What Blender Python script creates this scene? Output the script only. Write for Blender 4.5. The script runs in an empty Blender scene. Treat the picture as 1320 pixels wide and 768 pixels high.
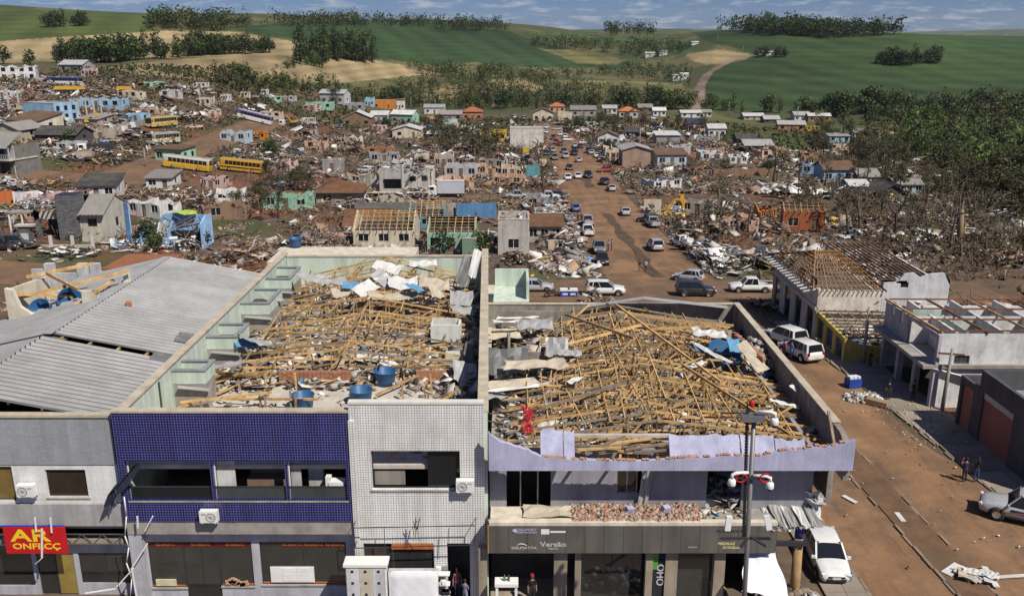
import bpy,bmesh,math,random
import numpy as np
from mathutils import Vector,Matrix
SC=bpy.context.scene
COL=SC.collection
random.seed(11)
RNG=np.random.default_rng(7)
PITCH=math.radians(16.3);FPX=1150.0;CX,CY=660.0,384.0;CAMH=27.0
cam_d=bpy.data.cameras.new('camera');cam=bpy.data.objects.new('camera',cam_d);COL.objects.link(cam)
cam.location=(0,0,CAMH);cam.rotation_euler=(math.pi/2-PITCH,0,0)
cam_d.sensor_width=36.0;cam_d.lens=FPX/1320*36;cam_d.clip_start=1.0;cam_d.clip_end=30000
SC.camera=cam
SUN_DIR=Vector((-0.78,0.84,-1.38)).normalized()
SUN_EL=math.asin(-SUN_DIR.z);SUN_AZ=math.atan2(-SUN_DIR.x,-SUN_DIR.y)
wd=bpy.data.worlds.new('World');SC.world=wd;wd.use_nodes=True
nt=wd.node_tree;nt.nodes.clear()
def N(tree,typ,**kw):
 n=tree.nodes.new(typ)
 for k,v in kw.items():setattr(n,k,v)
 return n
wo=N(nt,'ShaderNodeOutputWorld');bg=N(nt,'ShaderNodeBackground');nt.links.new(bg.outputs[0],wo.inputs[0])
sky=N(nt,'ShaderNodeTexSky',sky_type='NISHITA');sky.sun_disc=False
sky.sun_elevation=SUN_EL;sky.sun_rotation=SUN_AZ;sky.altitude=600;sky.air_density=1.0;sky.dust_density=0.35;sky.ozone_density=2.0
tc=N(nt,'ShaderNodeTexCoord');sp=N(nt,'ShaderNodeSeparateXYZ');nt.links.new(tc.outputs['Generated'],sp.inputs[0])
mz=N(nt,'ShaderNodeMath',operation='MAXIMUM');nt.links.new(sp.outputs[2],mz.inputs[0]);mz.inputs[1].default_value=0.0
az_=N(nt,'ShaderNodeMath',operation='ADD');nt.links.new(mz.outputs[0],az_.inputs[0]);az_.inputs[1].default_value=0.15
dx=N(nt,'ShaderNodeMath',operation='DIVIDE');nt.links.new(sp.outputs[0],dx.inputs[0]);nt.links.new(az_.outputs[0],dx.inputs[1])
dy=N(nt,'ShaderNodeMath',operation='DIVIDE');nt.links.new(sp.outputs[1],dy.inputs[0]);nt.links.new(az_.outputs[0],dy.inputs[1])
cb=N(nt,'ShaderNodeCombineXYZ');nt.links.new(dx.outputs[0],cb.inputs[0]);nt.links.new(dy.outputs[0],cb.inputs[1])
cn=N(nt,'ShaderNodeTexNoise');cn.inputs['Scale'].default_value=4.5;cn.inputs['Detail'].default_value=8;cn.inputs['Roughness'].default_value=0.62
nt.links.new(cb.outputs[0],cn.inputs['Vector'])
cr=N(nt,'ShaderNodeValToRGB');cr.color_ramp.elements[0].position=0.50;cr.color_ramp.elements[1].position=0.72
nt.links.new(cn.outputs[0],cr.inputs[0])
cmix=N(nt,'ShaderNodeMixRGB');nt.links.new(cr.outputs[0],cmix.inputs[0]);nt.links.new(sky.outputs[0],cmix.inputs[1])
cmix.inputs[2].default_value=(8.2,8.6,9.4,1)
tint=N(nt,'ShaderNodeMixRGB',blend_type='MULTIPLY');tint.inputs[0].default_value=1.0
nt.links.new(sky.outputs[0],tint.inputs[1]);tint.inputs[2].default_value=(0.30,0.50,1.0,1);nt.links.new(tint.outputs[0],cmix.inputs[1])
nt.links.new(cmix.outputs[0],bg.inputs[0]);bg.inputs[1].default_value=0.055
sl=bpy.data.lights.new('sun','SUN');sl.energy=5.0;sl.angle=math.radians(0.53);sl.color=(1.0,0.935,0.83)
sun=bpy.data.objects.new('sun',sl);COL.objects.link(sun);sun.location=(60,-50,120)
sun.rotation_euler=SUN_DIR.to_track_quat('-Z','Y').to_euler()
SC.view_settings.view_transform='Standard';SC.view_settings.look='None';SC.view_settings.gamma=1.0
SC.view_settings.exposure=0.12
SC.render.engine='CYCLES'
SC.cycles.max_bounces=5;SC.cycles.diffuse_bounces=3;SC.cycles.glossy_bounces=2;SC.cycles.transparent_max_bounces=6
cP,sP=math.cos(PITCH),math.sin(PITCH)
def S(t):
 t=np.clip(t,0,1);return t*t*(3-2*t)
def ray(px,py):
 u=(px-CX)/FPX;v=(py-CY)/FPX
 return np.array((u,cP-v*sP,-(v*cP+sP)))
def at(px,py,Y):
 d=ray(px,py);k=Y/d[1];return d[0]*k,CAMH+d[2]*k
def atz(px,py,z):
 d=ray(px,py);k=(z-CAMH)/d[2];return d[0]*k,d[1]*k
def project(x,y,z):
 zc=y*cP-(z-CAMH)*sP;yc=y*sP+(z-CAMH)*cP
 return CX+FPX*x/zc,CY-FPX*yc/zc,zc
def slope_of(py):
 d=ray(CX,py);return d[2]/d[1]
_tc_y=np.array([0,70,100,160,220,300,450,600,900,30000]);_tc_z=np.array([0,0,-2.4,-5.4,-7,-9,-13,-16,-14,-14.])
_tl_y=np.array([0,150,190,260,310,400,600,900,30000]);_tl_z=np.array([0,0,.8,5,9,12,10,14,14.])
_tr_y=np.array([0,70,100,150,250,350,500,700,30000]);_tr_z=np.array([0,0,-1.5,-4.5,-11,-17,-21,-20,-20.])
_hx=np.array([-900,0,200,330,560,640,690,740,800,870,920,1000,1080,1170,1240,1320,2200.])
_hs=np.array([10,13,19,22,26,31,36,41.5,43.5,43,40,37,44,44,47,49,50.])
_hr=np.array([1000,1000,1000,1150,1350,1350,1400,1500,1500,1300,1150,1050,1050,1050,1100,1100,1100.])
_h0=np.array([380,400,400,430,520,520,520,520,520,480,440,420,400,380,370,370,370.])
_he=np.array([slope_of(v) for v in _hs])
def _sm(y,ys,zs):
 a=12.0+0.04*y
 return (np.interp(y-a,ys,zs)+2*np.interp(y,ys,zs)+np.interp(y+a,ys,zs))/4
def zt(x,y):
 x=np.asarray(x,float);y=np.asarray(y,float)
 c=_sm(y,_tc_y,_tc_z);l=_sm(y,_tl_y,_tl_z);r=_sm(y,_tr_y,_tr_z)
 wl=S((-x-20-0.06*y)/110);wr=S((x-40-0.05*y)/90)
 z=c*(1-wl)*(1-wr)+l*wl+r*wr*(1-wl)
 t=CX+1195*x/np.maximum(y,20.0)
 e=np.interp(t,_hx,_he);R=np.interp(t,_hx,_hr);y0=np.interp(t,_hx,_h0)
 zp=CAMH+e*R
 w=S((y-y0)/(R-y0))
 zz=z*(1-w)+zp*w
 zz=np.where(y>R,zp-0.028*(y-R)*S((y-R)/500),zz)
 roll=6*np.sin(x/170+1.3)*np.sin(y/210+.4)+3*np.sin(x/77+y/95)
 zz=zz+roll*S((y-480)/250)*(1-S((y-R+150)/150)*.7)
 zz=np.maximum(zz,-22)
 far=S((y-2600)/1500)
 hill=18+26*np.sin(x/900+y/2100)+16*np.sin(x/410-y/1500+2)+0.0046*y
 return zz*(1-far)+np.maximum(hill,0)*far
_ts=np.concatenate([np.arange(25,420,.5),np.geomspace(420,9000,700)])
def G(px,py):
 d=ray(px,py);d=d/d[1]
 X=d[0]*_ts;Z=CAMH+d[2]*_ts;h=zt(X,_ts)
 b=np.nonzero(Z<=h)[0]
 if len(b)==0:return None
 i=b[0]
 if i==0:y=_ts[0]
 else:
  a0,a1=_ts[i-1],_ts[i];e0=Z[i-1]-h[i-1];e1=Z[i]-h[i]
  y=a0+(a1-a0)*e0/(e0-e1)
 return Vector((d[0]*y,y,float(zt(d[0]*y,y))))
def ppm(p):
 return FPX/(p[1]*cP-(p[2]-CAMH)*sP)
def gz(x,y):return float(zt(x,y))
def tag(o,label=None,cat=None,group=None,kind=None):
 if label:o['label']=label
 if cat:o['category']=cat
 if group:o['group']=group
 if kind:o['kind']=kind
 return o
def empty(name,loc,rz=0.0,label=None,cat=None,group=None):
 o=bpy.data.objects.new(name,None);COL.objects.link(o)
 o.location=loc;o.rotation_euler=(0,0,rz);o.empty_display_size=.2
 return tag(o,label,cat,group)
def kids(o):
 return [c for c in _children.get(o.name,[])]
_children={}
def link(o,parent=None):
 COL.objects.link(o)
 if parent is not None:
  o.parent=parent;_children.setdefault(parent.name,[]).append(o)
 return o
def copy_tree(o,loc=None,rz=None,scale=None,parent=None):
 c=o.copy();link(c,parent)
 if loc is not None:c.location=loc
 if rz is not None:c.rotation_euler=(0,0,rz)
 if scale is not None:c.scale=(scale,)*3 if not hasattr(scale,'__len__') else scale
 for ch in kids(o):copy_tree(ch,parent=c)
 return c
def newobj(name,me,parent=None,loc=None,rot=None):
 o=bpy.data.objects.new(name,me)
 if loc is not None:o.location=loc
 if rot is not None:o.rotation_euler=rot
 return link(o,parent)
class MB:
 """collects shapes and links them as one mesh"""
 def __init__(s):s.v=[];s.f=[];s.m=[];s.sm=[]
 def add(s,vs,fs,mi=0,smooth=False):
  b=len(s.v);s.v+=[tuple(p) for p in vs]
  for f in fs:s.f.append(tuple(b+i for i in f));s.m.append(mi);s.sm.append(smooth)
  return s
 BF=[(0,3,2,1),(4,5,6,7),(0,1,5,4),(1,2,6,5),(2,3,7,6),(3,0,4,7)]
 def box(s,x0,x1,y0,y1,z0,z1,mi=0,M=None):
  v=[(x0,y0,z0),(x1,y0,z0),(x1,y1,z0),(x0,y1,z0),(x0,y0,z1),(x1,y0,z1),(x1,y1,z1),(x0,y1,z1)]
  if M is not None:v=[tuple(M @ Vector(p)) for p in v]
  return s.add(v,s.BF,mi)
 def cbox(s,c,d,rz=0,rx=0,ry=0,mi=0):
  M=Matrix.Translation(c) @ Matrix.Rotation(rz,4,'Z') @ Matrix.Rotation(ry,4,'Y') @ Matrix.Rotation(rx,4,'X')
  return s.box(-d[0]/2,d[0]/2,-d[1]/2,d[1]/2,-d[2]/2,d[2]/2,mi,M)
 def beam(s,a,b,w,h,mi=0,up=(0,0,1)):
  a=Vector(a);b=Vector(b);d=(b-a);L=d.length
  if L<1e-6:return s
  d /= L;u=Vector(up)
  if abs(d.dot(u))>.98:u=Vector((0,1,0))
  n=d.cross(u).normalized();u=n.cross(d)
  v=[]
  for p in (a,b):
   for i,j in ((-1,-1),(1,-1),(1,1),(-1,1)):v.append(tuple(p+n*(i*w/2)+u*(j*h/2)))
  return s.add(v,[(3,2,1,0),(4,5,6,7),(0,1,5,4),(1,2,6,5),(2,3,7,6),(3,0,4,7)],mi)
 def tube(s,pts,rs,n=8,mi=0,caps=True,smooth=True):
  pts=[Vector(p) for p in pts]
  if not hasattr(rs,'__len__'):rs=[rs]*len(pts)
  b=len(s.v);u=None
  for i,p in enumerate(pts):
   d=(pts[min(i+1,len(pts)-1)]-pts[max(i-1,0)]).normalized()
   if u is None:
    u=Vector((1,0,0)) if abs(d.x)<.8 else Vector((0,1,0))
   nrm=d.cross(u).normalized();u=nrm.cross(d).normalized()
   for k in range(n):
    a=2*math.pi*k/n;s.v.append(tuple(p+(u*math.cos(a)+nrm*math.sin(a))*rs[i]))
  for i in range(len(pts)-1):
   for k in range(n):
    s.f.append((b+i*n+k,b+i*n+(k+1) % n,b+(i+1)*n+(k+1) % n,b+(i+1)*n+k));s.m.append(mi);s.sm.append(smooth)
  if caps:
   s.f.append(tuple(b+k for k in range(n))[::-1]);s.m.append(mi);s.sm.append(False)
   e=b+(len(pts)-1)*n;s.f.append(tuple(e+k for k in range(n)));s.m.append(mi);s.sm.append(False)
  return s
 def lathe(s,prof,c=(0,0,0),n=16,mi=0,M=None,smooth=True):
  b=len(s.v)
  for r,z in prof:
   for k in range(n):
    a=2*math.pi*k/n;p=Vector((c[0]+r*math.cos(a),c[1]+r*math.sin(a),c[2]+z))
    s.v.append(tuple(M @ p) if M is not None else tuple(p))
  for i in range(len(prof)-1):
   for k in range(n):
    s.f.append((b+i*n+k,b+i*n+(k+1) % n,b+(i+1)*n+(k+1) % n,b+(i+1)*n+k));s.m.append(mi);s.sm.append(smooth)
  return s
 def prism(s,poly,fn,t0,t1,mi=0):
  """poly in (u, w); fn(u, w, t) gives a point; extruded from t0 to t1"""
  n=len(poly);v=[fn(u,w,t0) for u,w in poly]+[fn(u,w,t1) for u,w in poly]
  f=[tuple(range(n))[::-1],tuple(range(n,2*n))]+[(i,(i+1) % n,n+(i+1) % n,n+i) for i in range(n)]
  return s.add(v,f,mi)
 def mesh(s,name,mats):
  me=bpy.data.meshes.new(name);me.from_pydata(s.v,[],s.f)
  for m in (mats if isinstance(mats,(list,tuple)) else [mats]):me.materials.append(m)
  me.polygons.foreach_set('material_index',s.m);me.polygons.foreach_set('use_smooth',s.sm)
  bm=bmesh.new();bm.from_mesh(me);bmesh.ops.recalc_face_normals(bm,faces=bm.faces);bm.to_mesh(me);bm.free()
  me.update();return me
 def build(s,name,mats,parent=None,loc=None,rot=None):
  return newobj(name,s.mesh(name,mats),parent,loc,rot)
def wall_mb(L,z0,z1,th,holes=(),mb=None,fn=None,top=None):
 """an upright wall from u=0..L with real openings (u0,u1,w0,w1); thickness runs 0..th away from the viewer's side.
    top: optional list of (u, z) giving a broken upper edge"""
 mb=mb or MB();fn=fn or (lambda u,w,t:(u,t,w))
 us=sorted({0.0,L,*[h[0] for h in holes],*[h[1] for h in holes],*([u for u,_ in top] if top else [])})
 ws=sorted({z0,z1,*[h[2] for h in holes],*[h[3] for h in holes]})
 us=[u for u in us if-1e-6<=u<=L+1e-6];ws=[w for w in ws if z0-1e-6<=w<=z1+1e-6]
 def solid(i,j):
  if i<0 or j<0 or i>=len(us)-1 or j>=len(ws)-1:return False
  cu=(us[i]+us[i+1])/2;cw=(ws[j]+ws[j+1])/2
  return not any(h[0]<cu<h[1] and h[2]<cw<h[3] for h in holes)
 def W(u,j):
  if top and j==len(ws)-1:return float(np.interp(u,[a for a,_ in top],[b for _,b in top]))
  return ws[j]
 for i in range(len(us)-1):
  for j in range(len(ws)-1):
   if not solid(i,j):continue
   a,b=us[i],us[i+1]
   p=[(a,W(a,j)),(b,W(b,j)),(b,W(b,j+1)),(a,W(a,j+1))]
   mb.add([fn(u,w,0) for u,w in p],[(0,1,2,3)]);mb.add([fn(u,w,th) for u,w in p],[(3,2,1,0)])
   for (q,r,di,dj) in ((0,1,0,-1),(1,2,1,0),(2,3,0,1),(3,0,-1,0)):
    if not solid(i+di,j+dj):
     (u0,w0),(u1,w1)=p[q],p[r]
     mb.add([fn(u0,w0,0),fn(u1,w1,0),fn(u1,w1,th),fn(u0,w0,th)],[(3,2,1,0)])
 return mb
def scatter(name,P,D,rz,tilt,col,mat,parent=None,loc=None,roll=None):
 """many small boxes in one mesh: P centres, D sizes, rz yaw, tilt about the local x axis, roll about y, col colours"""
 n=len(P);c=np.array([[-1,-1,-1],[1,-1,-1],[1,1,-1],[-1,1,-1],[-1,-1,1],[1,-1,1],[1,1,1],[-1,1,1]],float)/2
 q=c[None]*D[:,None,:]
 q=q*(1+RNG.uniform(-.18,.18,q.shape)*(D.min(1)>.04)[:,None,None])
 ct,st=np.cos(tilt)[:,None],np.sin(tilt)[:,None]
 y=q[...,1]*ct-q[...,2]*st;z=q[...,1]*st+q[...,2]*ct;x=q[...,0]
 if roll is not None:
  cr_,sr=np.cos(roll)[:,None],np.sin(roll)[:,None];x,z=x*cr_+z*sr,-x*sr+z*cr_
 cz,sz=np.cos(rz)[:,None],np.sin(rz)[:,None]
 V=np.stack([x*cz-y*sz,x*sz+y*cz,z],-1)+P[:,None,:]
 F=np.array(MB.BF);idx=(np.arange(n)[:,None,None]*8+F[None]).reshape(-1)
 return raw_mesh(name,V.reshape(-1,3),idx,4,np.repeat(col,8,0),mat,parent,loc)
def raw_mesh(name,V,idx,k,colv,mat,parent=None,loc=None,smooth=False):
 me=bpy.data.meshes.new(name);nv=len(V);nl=len(idx);nf=nl//k
 me.vertices.add(nv);me.vertices.foreach_set('co',np.ascontiguousarray(V,np.float32).ravel())
 me.loops.add(nl);me.loops.foreach_set('vertex_index',np.ascontiguousarray(idx,np.int32))
 me.polygons.add(nf);me.polygons.foreach_set('loop_start',np.arange(0,nl,k,dtype=np.int32))
 if smooth:me.polygons.foreach_set('use_smooth',np.ones(nf,bool))
 if colv is not None:
  a=me.color_attributes.new('Col','FLOAT_COLOR','POINT')
  a.data.foreach_set('color',np.concatenate([colv,np.ones((nv,1))],1).astype(np.float32).ravel())
 me.materials.append(mat);me.update();me.validate()
 return newobj(name,me,parent,loc) if name else me
def pm(name,rgb,rough=.85,var=.25,scale=1.5,bump=0.0,bscale=20.0,metal=0.0,rnd=0.0,spec=.3,dirt=None,dscale=.6,damt=.5,streak=0.0):
 m=bpy.data.materials.new(name);m.use_nodes=True;t=m.node_tree;b=t.nodes['Principled BSDF']
 b.inputs['Roughness'].default_value=rough;b.inputs['Metallic'].default_value=metal;b.inputs['Specular IOR Level'].default_value=spec
 co=N(t,'ShaderNodeTexCoord');no=N(t,'ShaderNodeTexNoise');no.inputs['Scale'].default_value=scale;no.inputs['Detail'].default_value=6;no.inputs['Roughness'].default_value=.65
 t.links.new(co.outputs['Object'],no.inputs['Vector'])
 mx=N(t,'ShaderNodeMixRGB');r=N(t,'ShaderNodeValToRGB');r.color_ramp.elements[0].position=.3;r.color_ramp.elements[1].position=.7
 t.links.new(no.outputs[0],r.inputs[0]);t.links.new(r.outputs[0],mx.inputs[0])
 mx.inputs[1].default_value=(*[max(0,c*(1-var)) for c in rgb],1);mx.inputs[2].default_value=(*[min(1,c*(1+var)) for c in rgb],1)
 out=mx.outputs[0]
 if dirt:
  n2=N(t,'ShaderNodeTexNoise');n2.inputs['Scale'].default_value=dscale;n2.inputs['Detail'].default_value=9;n2.inputs['Roughness'].default_value=.75
  t.links.new(co.outputs['Object'],n2.inputs['Vector'])
  r2=N(t,'ShaderNodeValToRGB');r2.color_ramp.elements[0].position=.45;r2.color_ramp.elements[1].position=.72
  r2.color_ramp.elements[1].color=(damt,damt,damt,1)
  t.links.new(n2.outputs[0],r2.inputs[0])
  m2=N(t,'ShaderNodeMixRGB');t.links.new(r2.outputs[0],m2.inputs[0]);t.links.new(out,m2.inputs[1]);m2.inputs[2].default_value=(*dirt,1);out=m2.outputs[0]
 if streak:
  mp=N(t,'ShaderNodeMapping');mp.inputs['Scale'].default_value=(1.7,1.7,.13);t.links.new(co.outputs['Object'],mp.inputs[0]);n4=N(t,'ShaderNodeTexNoise');n4.inputs['Scale'].default_value=1.0;n4.inputs['Detail'].default_value=8;n4.inputs['Roughness'].default_value=.65;t.links.new(mp.outputs[0],n4.inputs['Vector'])
  mr=N(t,'ShaderNodeMapRange');mr.inputs[1].default_value=.42;mr.inputs[2].default_value=.72;mr.inputs[3].default_value=1.05;mr.inputs[4].default_value=1-streak;t.links.new(n4.outputs[0],mr.inputs[0])
  ml=N(t,'ShaderNodeMixRGB',blend_type='MULTIPLY');ml.inputs[0].default_value=1;t.links.new(out,ml.inputs[1]);t.links.new(mr.outputs[0],ml.inputs[2]);out=ml.outputs[0]
 if rnd:
  oi=N(t,'ShaderNodeObjectInfo');mr=N(t,'ShaderNodeMapRange');mr.inputs[3].default_value=1-rnd;mr.inputs[4].default_value=1+rnd
  t.links.new(oi.outputs['Random'],mr.inputs[0])
  ml=N(t,'ShaderNodeMixRGB',blend_type='MULTIPLY');ml.inputs[0].default_value=1;t.links.new(out,ml.inputs[1]);t.links.new(mr.outputs[0],ml.inputs[2]);out=ml.outputs[0]
 t.links.new(out,b.inputs['Base Color'])
 if bump:
  bn=N(t,'ShaderNodeBump');bn.inputs['Strength'].default_value=bump;bn.inputs['Distance'].default_value=.05
  n3=N(t,'ShaderNodeTexNoise');n3.inputs['Scale'].default_value=bscale;n3.inputs['Detail'].default_value=5;t.links.new(co.outputs['Object'],n3.inputs['Vector'])
  t.links.new(n3.outputs[0],bn.inputs['Height']);t.links.new(bn.outputs[0],b.inputs['Normal'])
 return m
def attr_mat(name,rough=.85,var=.3,scale=2.0,metal=0,bump=0,bscale=8,trans=0):
 m=bpy.data.materials.new(name);m.use_nodes=True;t=m.node_tree;b=t.nodes['Principled BSDF']
 b.inputs['Roughness'].default_value=rough;b.inputs['Specular IOR Level'].default_value=.25;b.inputs['Metallic'].default_value=metal
 a=N(t,'ShaderNodeAttribute',attribute_name='Col');co=N(t,'ShaderNodeTexCoord')
 no=N(t,'ShaderNodeTexNoise');no.inputs['Scale'].default_value=scale;no.inputs['Detail'].default_value=7;no.inputs['Roughness'].default_value=.7;t.links.new(co.outputs['Object'],no.inputs['Vector'])
 mr=N(t,'ShaderNodeMapRange');mr.inputs[1].default_value=.3;mr.inputs[2].default_value=.7;mr.inputs[3].default_value=1-var;mr.inputs[4].default_value=1+var;t.links.new(no.outputs[0],mr.inputs[0])
 ml=N(t,'ShaderNodeMixRGB',blend_type='MULTIPLY');ml.inputs[0].default_value=1;t.links.new(a.outputs['Color'],ml.inputs[1]);t.links.new(mr.outputs[0],ml.inputs[2])
 t.links.new(ml.outputs[0],b.inputs['Base Color'])
 if bump:
  bn=N(t,'ShaderNodeBump');bn.inputs['Strength'].default_value=bump;bn.inputs['Distance'].default_value=.1
  n3=N(t,'ShaderNodeTexNoise');n3.inputs['Scale'].default_value=bscale;n3.inputs['Detail'].default_value=6;t.links.new(co.outputs['Object'],n3.inputs['Vector'])
  t.links.new(n3.outputs[0],bn.inputs['Height']);t.links.new(bn.outputs[0],b.inputs['Normal'])
 if trans:
  tr=N(t,'ShaderNodeBsdfTranslucent');t.links.new(ml.outputs[0],tr.inputs[0]);ms=N(t,'ShaderNodeMixShader');ms.inputs[0].default_value=trans
  t.links.new(b.outputs[0],ms.inputs[1]);t.links.new(tr.outputs[0],ms.inputs[2]);t.links.new(ms.outputs[0],t.nodes['Material Output'].inputs[0])
 return m
def tile_mat(name,rgb,grout,size,rough=.3,mort=.09,var=.2,axis='xz',ratio=1.0,dirt=None,offset=0.0):
 m=bpy.data.materials.new(name);m.use_nodes=True;t=m.node_tree;b=t.nodes['Principled BSDF'];b.inputs['Roughness'].default_value=rough
 co=N(t,'ShaderNodeTexCoord');s=N(t,'ShaderNodeSeparateXYZ');t.links.new(co.outputs['Object'],s.inputs[0]);c=N(t,'ShaderNodeCombineXYZ')
 i,j={'xz':(0,2),'yz':(1,2),'xy':(0,1)}[axis]
 t.links.new(s.outputs[i],c.inputs[0]);t.links.new(s.outputs[j],c.inputs[1])
 br=N(t,'ShaderNodeTexBrick');br.offset=offset;br.inputs['Scale'].default_value=1/size;br.inputs['Brick Width'].default_value=ratio;br.inputs['Row Height'].default_value=1.0
 br.inputs['Mortar Size'].default_value=mort;br.inputs['Mortar Smooth'].default_value=.1;br.inputs['Bias'].default_value=0
 br.inputs['Color1'].default_value=(*[x*(1-var) for x in rgb],1);br.inputs['Color2'].default_value=(*[min(1,x*(1+var)) for x in rgb],1);br.inputs['Mortar'].default_value=(*grout,1)
 t.links.new(c.outputs[0],br.inputs['Vector']);out=br.outputs['Color']
 no=N(t,'ShaderNodeTexNoise');no.inputs['Scale'].default_value=.8;no.inputs['Detail'].default_value=8;t.links.new(co.outputs['Object'],no.inputs['Vector'])
 if dirt:
  r2=N(t,'ShaderNodeValToRGB');r2.color_ramp.elements[0].position=.5;r2.color_ramp.elements[1].position=.8;r2.color_ramp.elements[1].color=(.5,.5,.5,1)
  t.links.new(no.outputs[0],r2.inputs[0]);m2=N(t,'ShaderNodeMixRGB');t.links.new(r2.outputs[0],m2.inputs[0]);t.links.new(out,m2.inputs[1]);m2.inputs[2].default_value=(*dirt,1);out=m2.outputs[0]
 mp=N(t,'ShaderNodeMapping');mp.inputs['Scale'].default_value=(2.2,2.2,.16);t.links.new(co.outputs['Object'],mp.inputs[0]);n4=N(t,'ShaderNodeTexNoise');n4.inputs['Scale'].default_value=1.0;n4.inputs['Detail'].default_value=7;t.links.new(mp.outputs[0],n4.inputs['Vector'])
 mr=N(t,'ShaderNodeMapRange');mr.inputs[1].default_value=.35;mr.inputs[2].default_value=.7;mr.inputs[3].default_value=1.06;mr.inputs[4].default_value=.82;t.links.new(n4.outputs[0],mr.inputs[0])
 ml=N(t,'ShaderNodeMixRGB',blend_type='MULTIPLY');ml.inputs[0].default_value=1;t.links.new(out,ml.inputs[1]);t.links.new(mr.outputs[0],ml.inputs[2]);out=ml.outputs[0]
 t.links.new(out,b.inputs['Base Color'])
 bn=N(t,'ShaderNodeBump');bn.inputs['Strength'].default_value=.5;bn.inputs['Distance'].default_value=.01;bn.invert=True
 t.links.new(br.outputs['Fac'],bn.inputs['Height']);t.links.new(bn.outputs[0],b.inputs['Normal'])
 return m
M={}
def mat(key,*a,**k):
 if key not in M:M[key]=pm(key,*a,**k)
 return M[key]
_cm={}
def paint(rgb,rough=.8,var=.15,dirt=(.16,.10,.06),damt=.45,dscale=.5):
 k=(tuple(round(c,3) for c in rgb),rough)
 if k not in _cm:_cm[k]=pm('painted_surface',rgb,rough,var,.9,.15,12,dirt=dirt,dscale=dscale,damt=damt,streak=.3)
 return _cm[k]
mat('concrete',(.30,.28,.25),.9,.25,1.2,.3,14,dirt=(.12,.09,.07),dscale=.5)
mat('concrete_pale',(.50,.46,.39),.9,.18,1.0,.3,14,dirt=(.22,.17,.12),dscale=.8)
mat('concrete_dark',(.17,.16,.145),.9,.25,1.0,.3,12,dirt=(.08,.06,.05))
mat('timber',(.50,.325,.14),.75,.35,2.0,.2,30,rnd=.42,dirt=(.17,.105,.055),dscale=1.3,damt=.75)
mat('timber_rust',(.30,.165,.07),.8,.35,2.0,.2,30,rnd=.4,dirt=(.12,.07,.04),dscale=1.3,damt=.7)
mat('timber_grey',(.24,.19,.14),.85,.3,3.0,.2,30,rnd=.3)
mat('timber_dark',(.13,.08,.05),.85,.3,3.0,rnd=.3)
mat('steel',(.32,.33,.34),.45,.15,3.0,metal=.8)
mat('sheet_pan_shaded',(.13,.13,.128),.6,.22,.5,rnd=.1,dirt=(.12,.10,.08),dscale=.35,damt=.5)  # dirty pan faces, also darkened to paint rib contrast that sunlight leaves out
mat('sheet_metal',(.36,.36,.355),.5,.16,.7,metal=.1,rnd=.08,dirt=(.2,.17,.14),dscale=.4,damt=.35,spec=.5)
mat('dark_metal',(.035,.035,.04),.5,.2)
mat('glass_dark',(.012,.014,.017),.08,.2,spec=.6)
mat('glass_grey',(.05,.056,.06),.1,.3,.8,spec=.6)
mat('white_plastic',(.72,.72,.70),.45,.06,dirt=(.4,.36,.3),damt=.3)
mat('rubber',(.02,.02,.021),.85,.2)
mat('interior_shade',(.06,.055,.05),.9,.3)  # near-black on room surfaces: indoor shade put into the colour
mat('brick',(.36,.17,.10),.9,.25,3,.3,20,rnd=.25)
mat('tank_blue',(.02,.10,.24),.45,.15,1.5,dirt=(.15,.14,.14),damt=.3)
mat('red_cloth',(.40,.012,.03),.9,.2)
mat('black_cloth',(.02,.022,.03),.9,.25)
mat('chrome',(.6,.6,.6),.25,.05,metal=.9)
RUB=attr_mat('rubble_mix',.85,.3,3.0)
LEAF=attr_mat('leaf_mix',.75,.35,.9,trans=.25)
# ============================================================ ground, roads, fields
def vnoise(x,y,s,seed=0):
 """smooth value noise in 0..1 on a lattice of size s"""
 r=np.random.default_rng(seed).random((257,257));x=np.asarray(x)/s+1000.3;y=np.asarray(y)/s+1000.7
 i=np.floor(x).astype(int);j=np.floor(y).astype(int);f=S(x-i);g=S(y-j);i0=i % 256;j0=j % 256;i1=(i+1) % 256;j1=(j+1) % 256
 return (r[i0,j0]*(1-f)+r[i1,j0]*f)*(1-g)+(r[i0,j1]*(1-f)+r[i1,j1]*f)*g
def fnoise(x,y,s,seed=0):
 return .5*vnoise(x,y,s,seed)+.3*vnoise(x,y,s/2.3,seed+1)+.2*vnoise(x,y,s/5.1,seed+2)
def inpoly(px,py,poly):
 r=np.zeros(px.shape,bool);n=len(poly)
 for i in range(n):
  x0,y0=poly[i];x1,y1=poly[(i+1) % n]
  if y0==y1:continue
  c=((y0>py)!=(y1>py)) & (px<(x1-x0)*(py-y0)/(y1-y0)+x0);r ^= c
 return r
XC_Y=[20,39,54,85,120,200,300,420];XC_X=[25,23.6,22.4,20.2,18.6,18.4,19.5,15]
def xc(y):return np.interp(y,XC_Y,XC_X)
def hw(y):return np.interp(y,[20,60,100,250,420],[6.6,6.6,6.8,6.8,5.5])
def cross1(x):return 104-.03*(np.asarray(x)-15)+np.where(np.asarray(x)<-30,5.0*S((-np.asarray(x)-30)/40),0)
def cross2(x):return 190+0*np.asarray(x)
LX=-86.0
def road_mask(x,y,pad=0.0):
 m=(np.abs(x-xc(y))<hw(y)+pad) & (y<430)
 m |= np.abs(y-cross1(x))<6.3+pad
 m |= (np.abs(y-cross2(x))<5.0+pad) & (x<20)
 m |= (np.abs(x-(LX-.0*(y-190)))<5.5+pad) & (y>185) & (y<330)
 m |= (np.abs(y-215)<5+pad) & (x<-40) & (x>-86)
 return m
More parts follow.
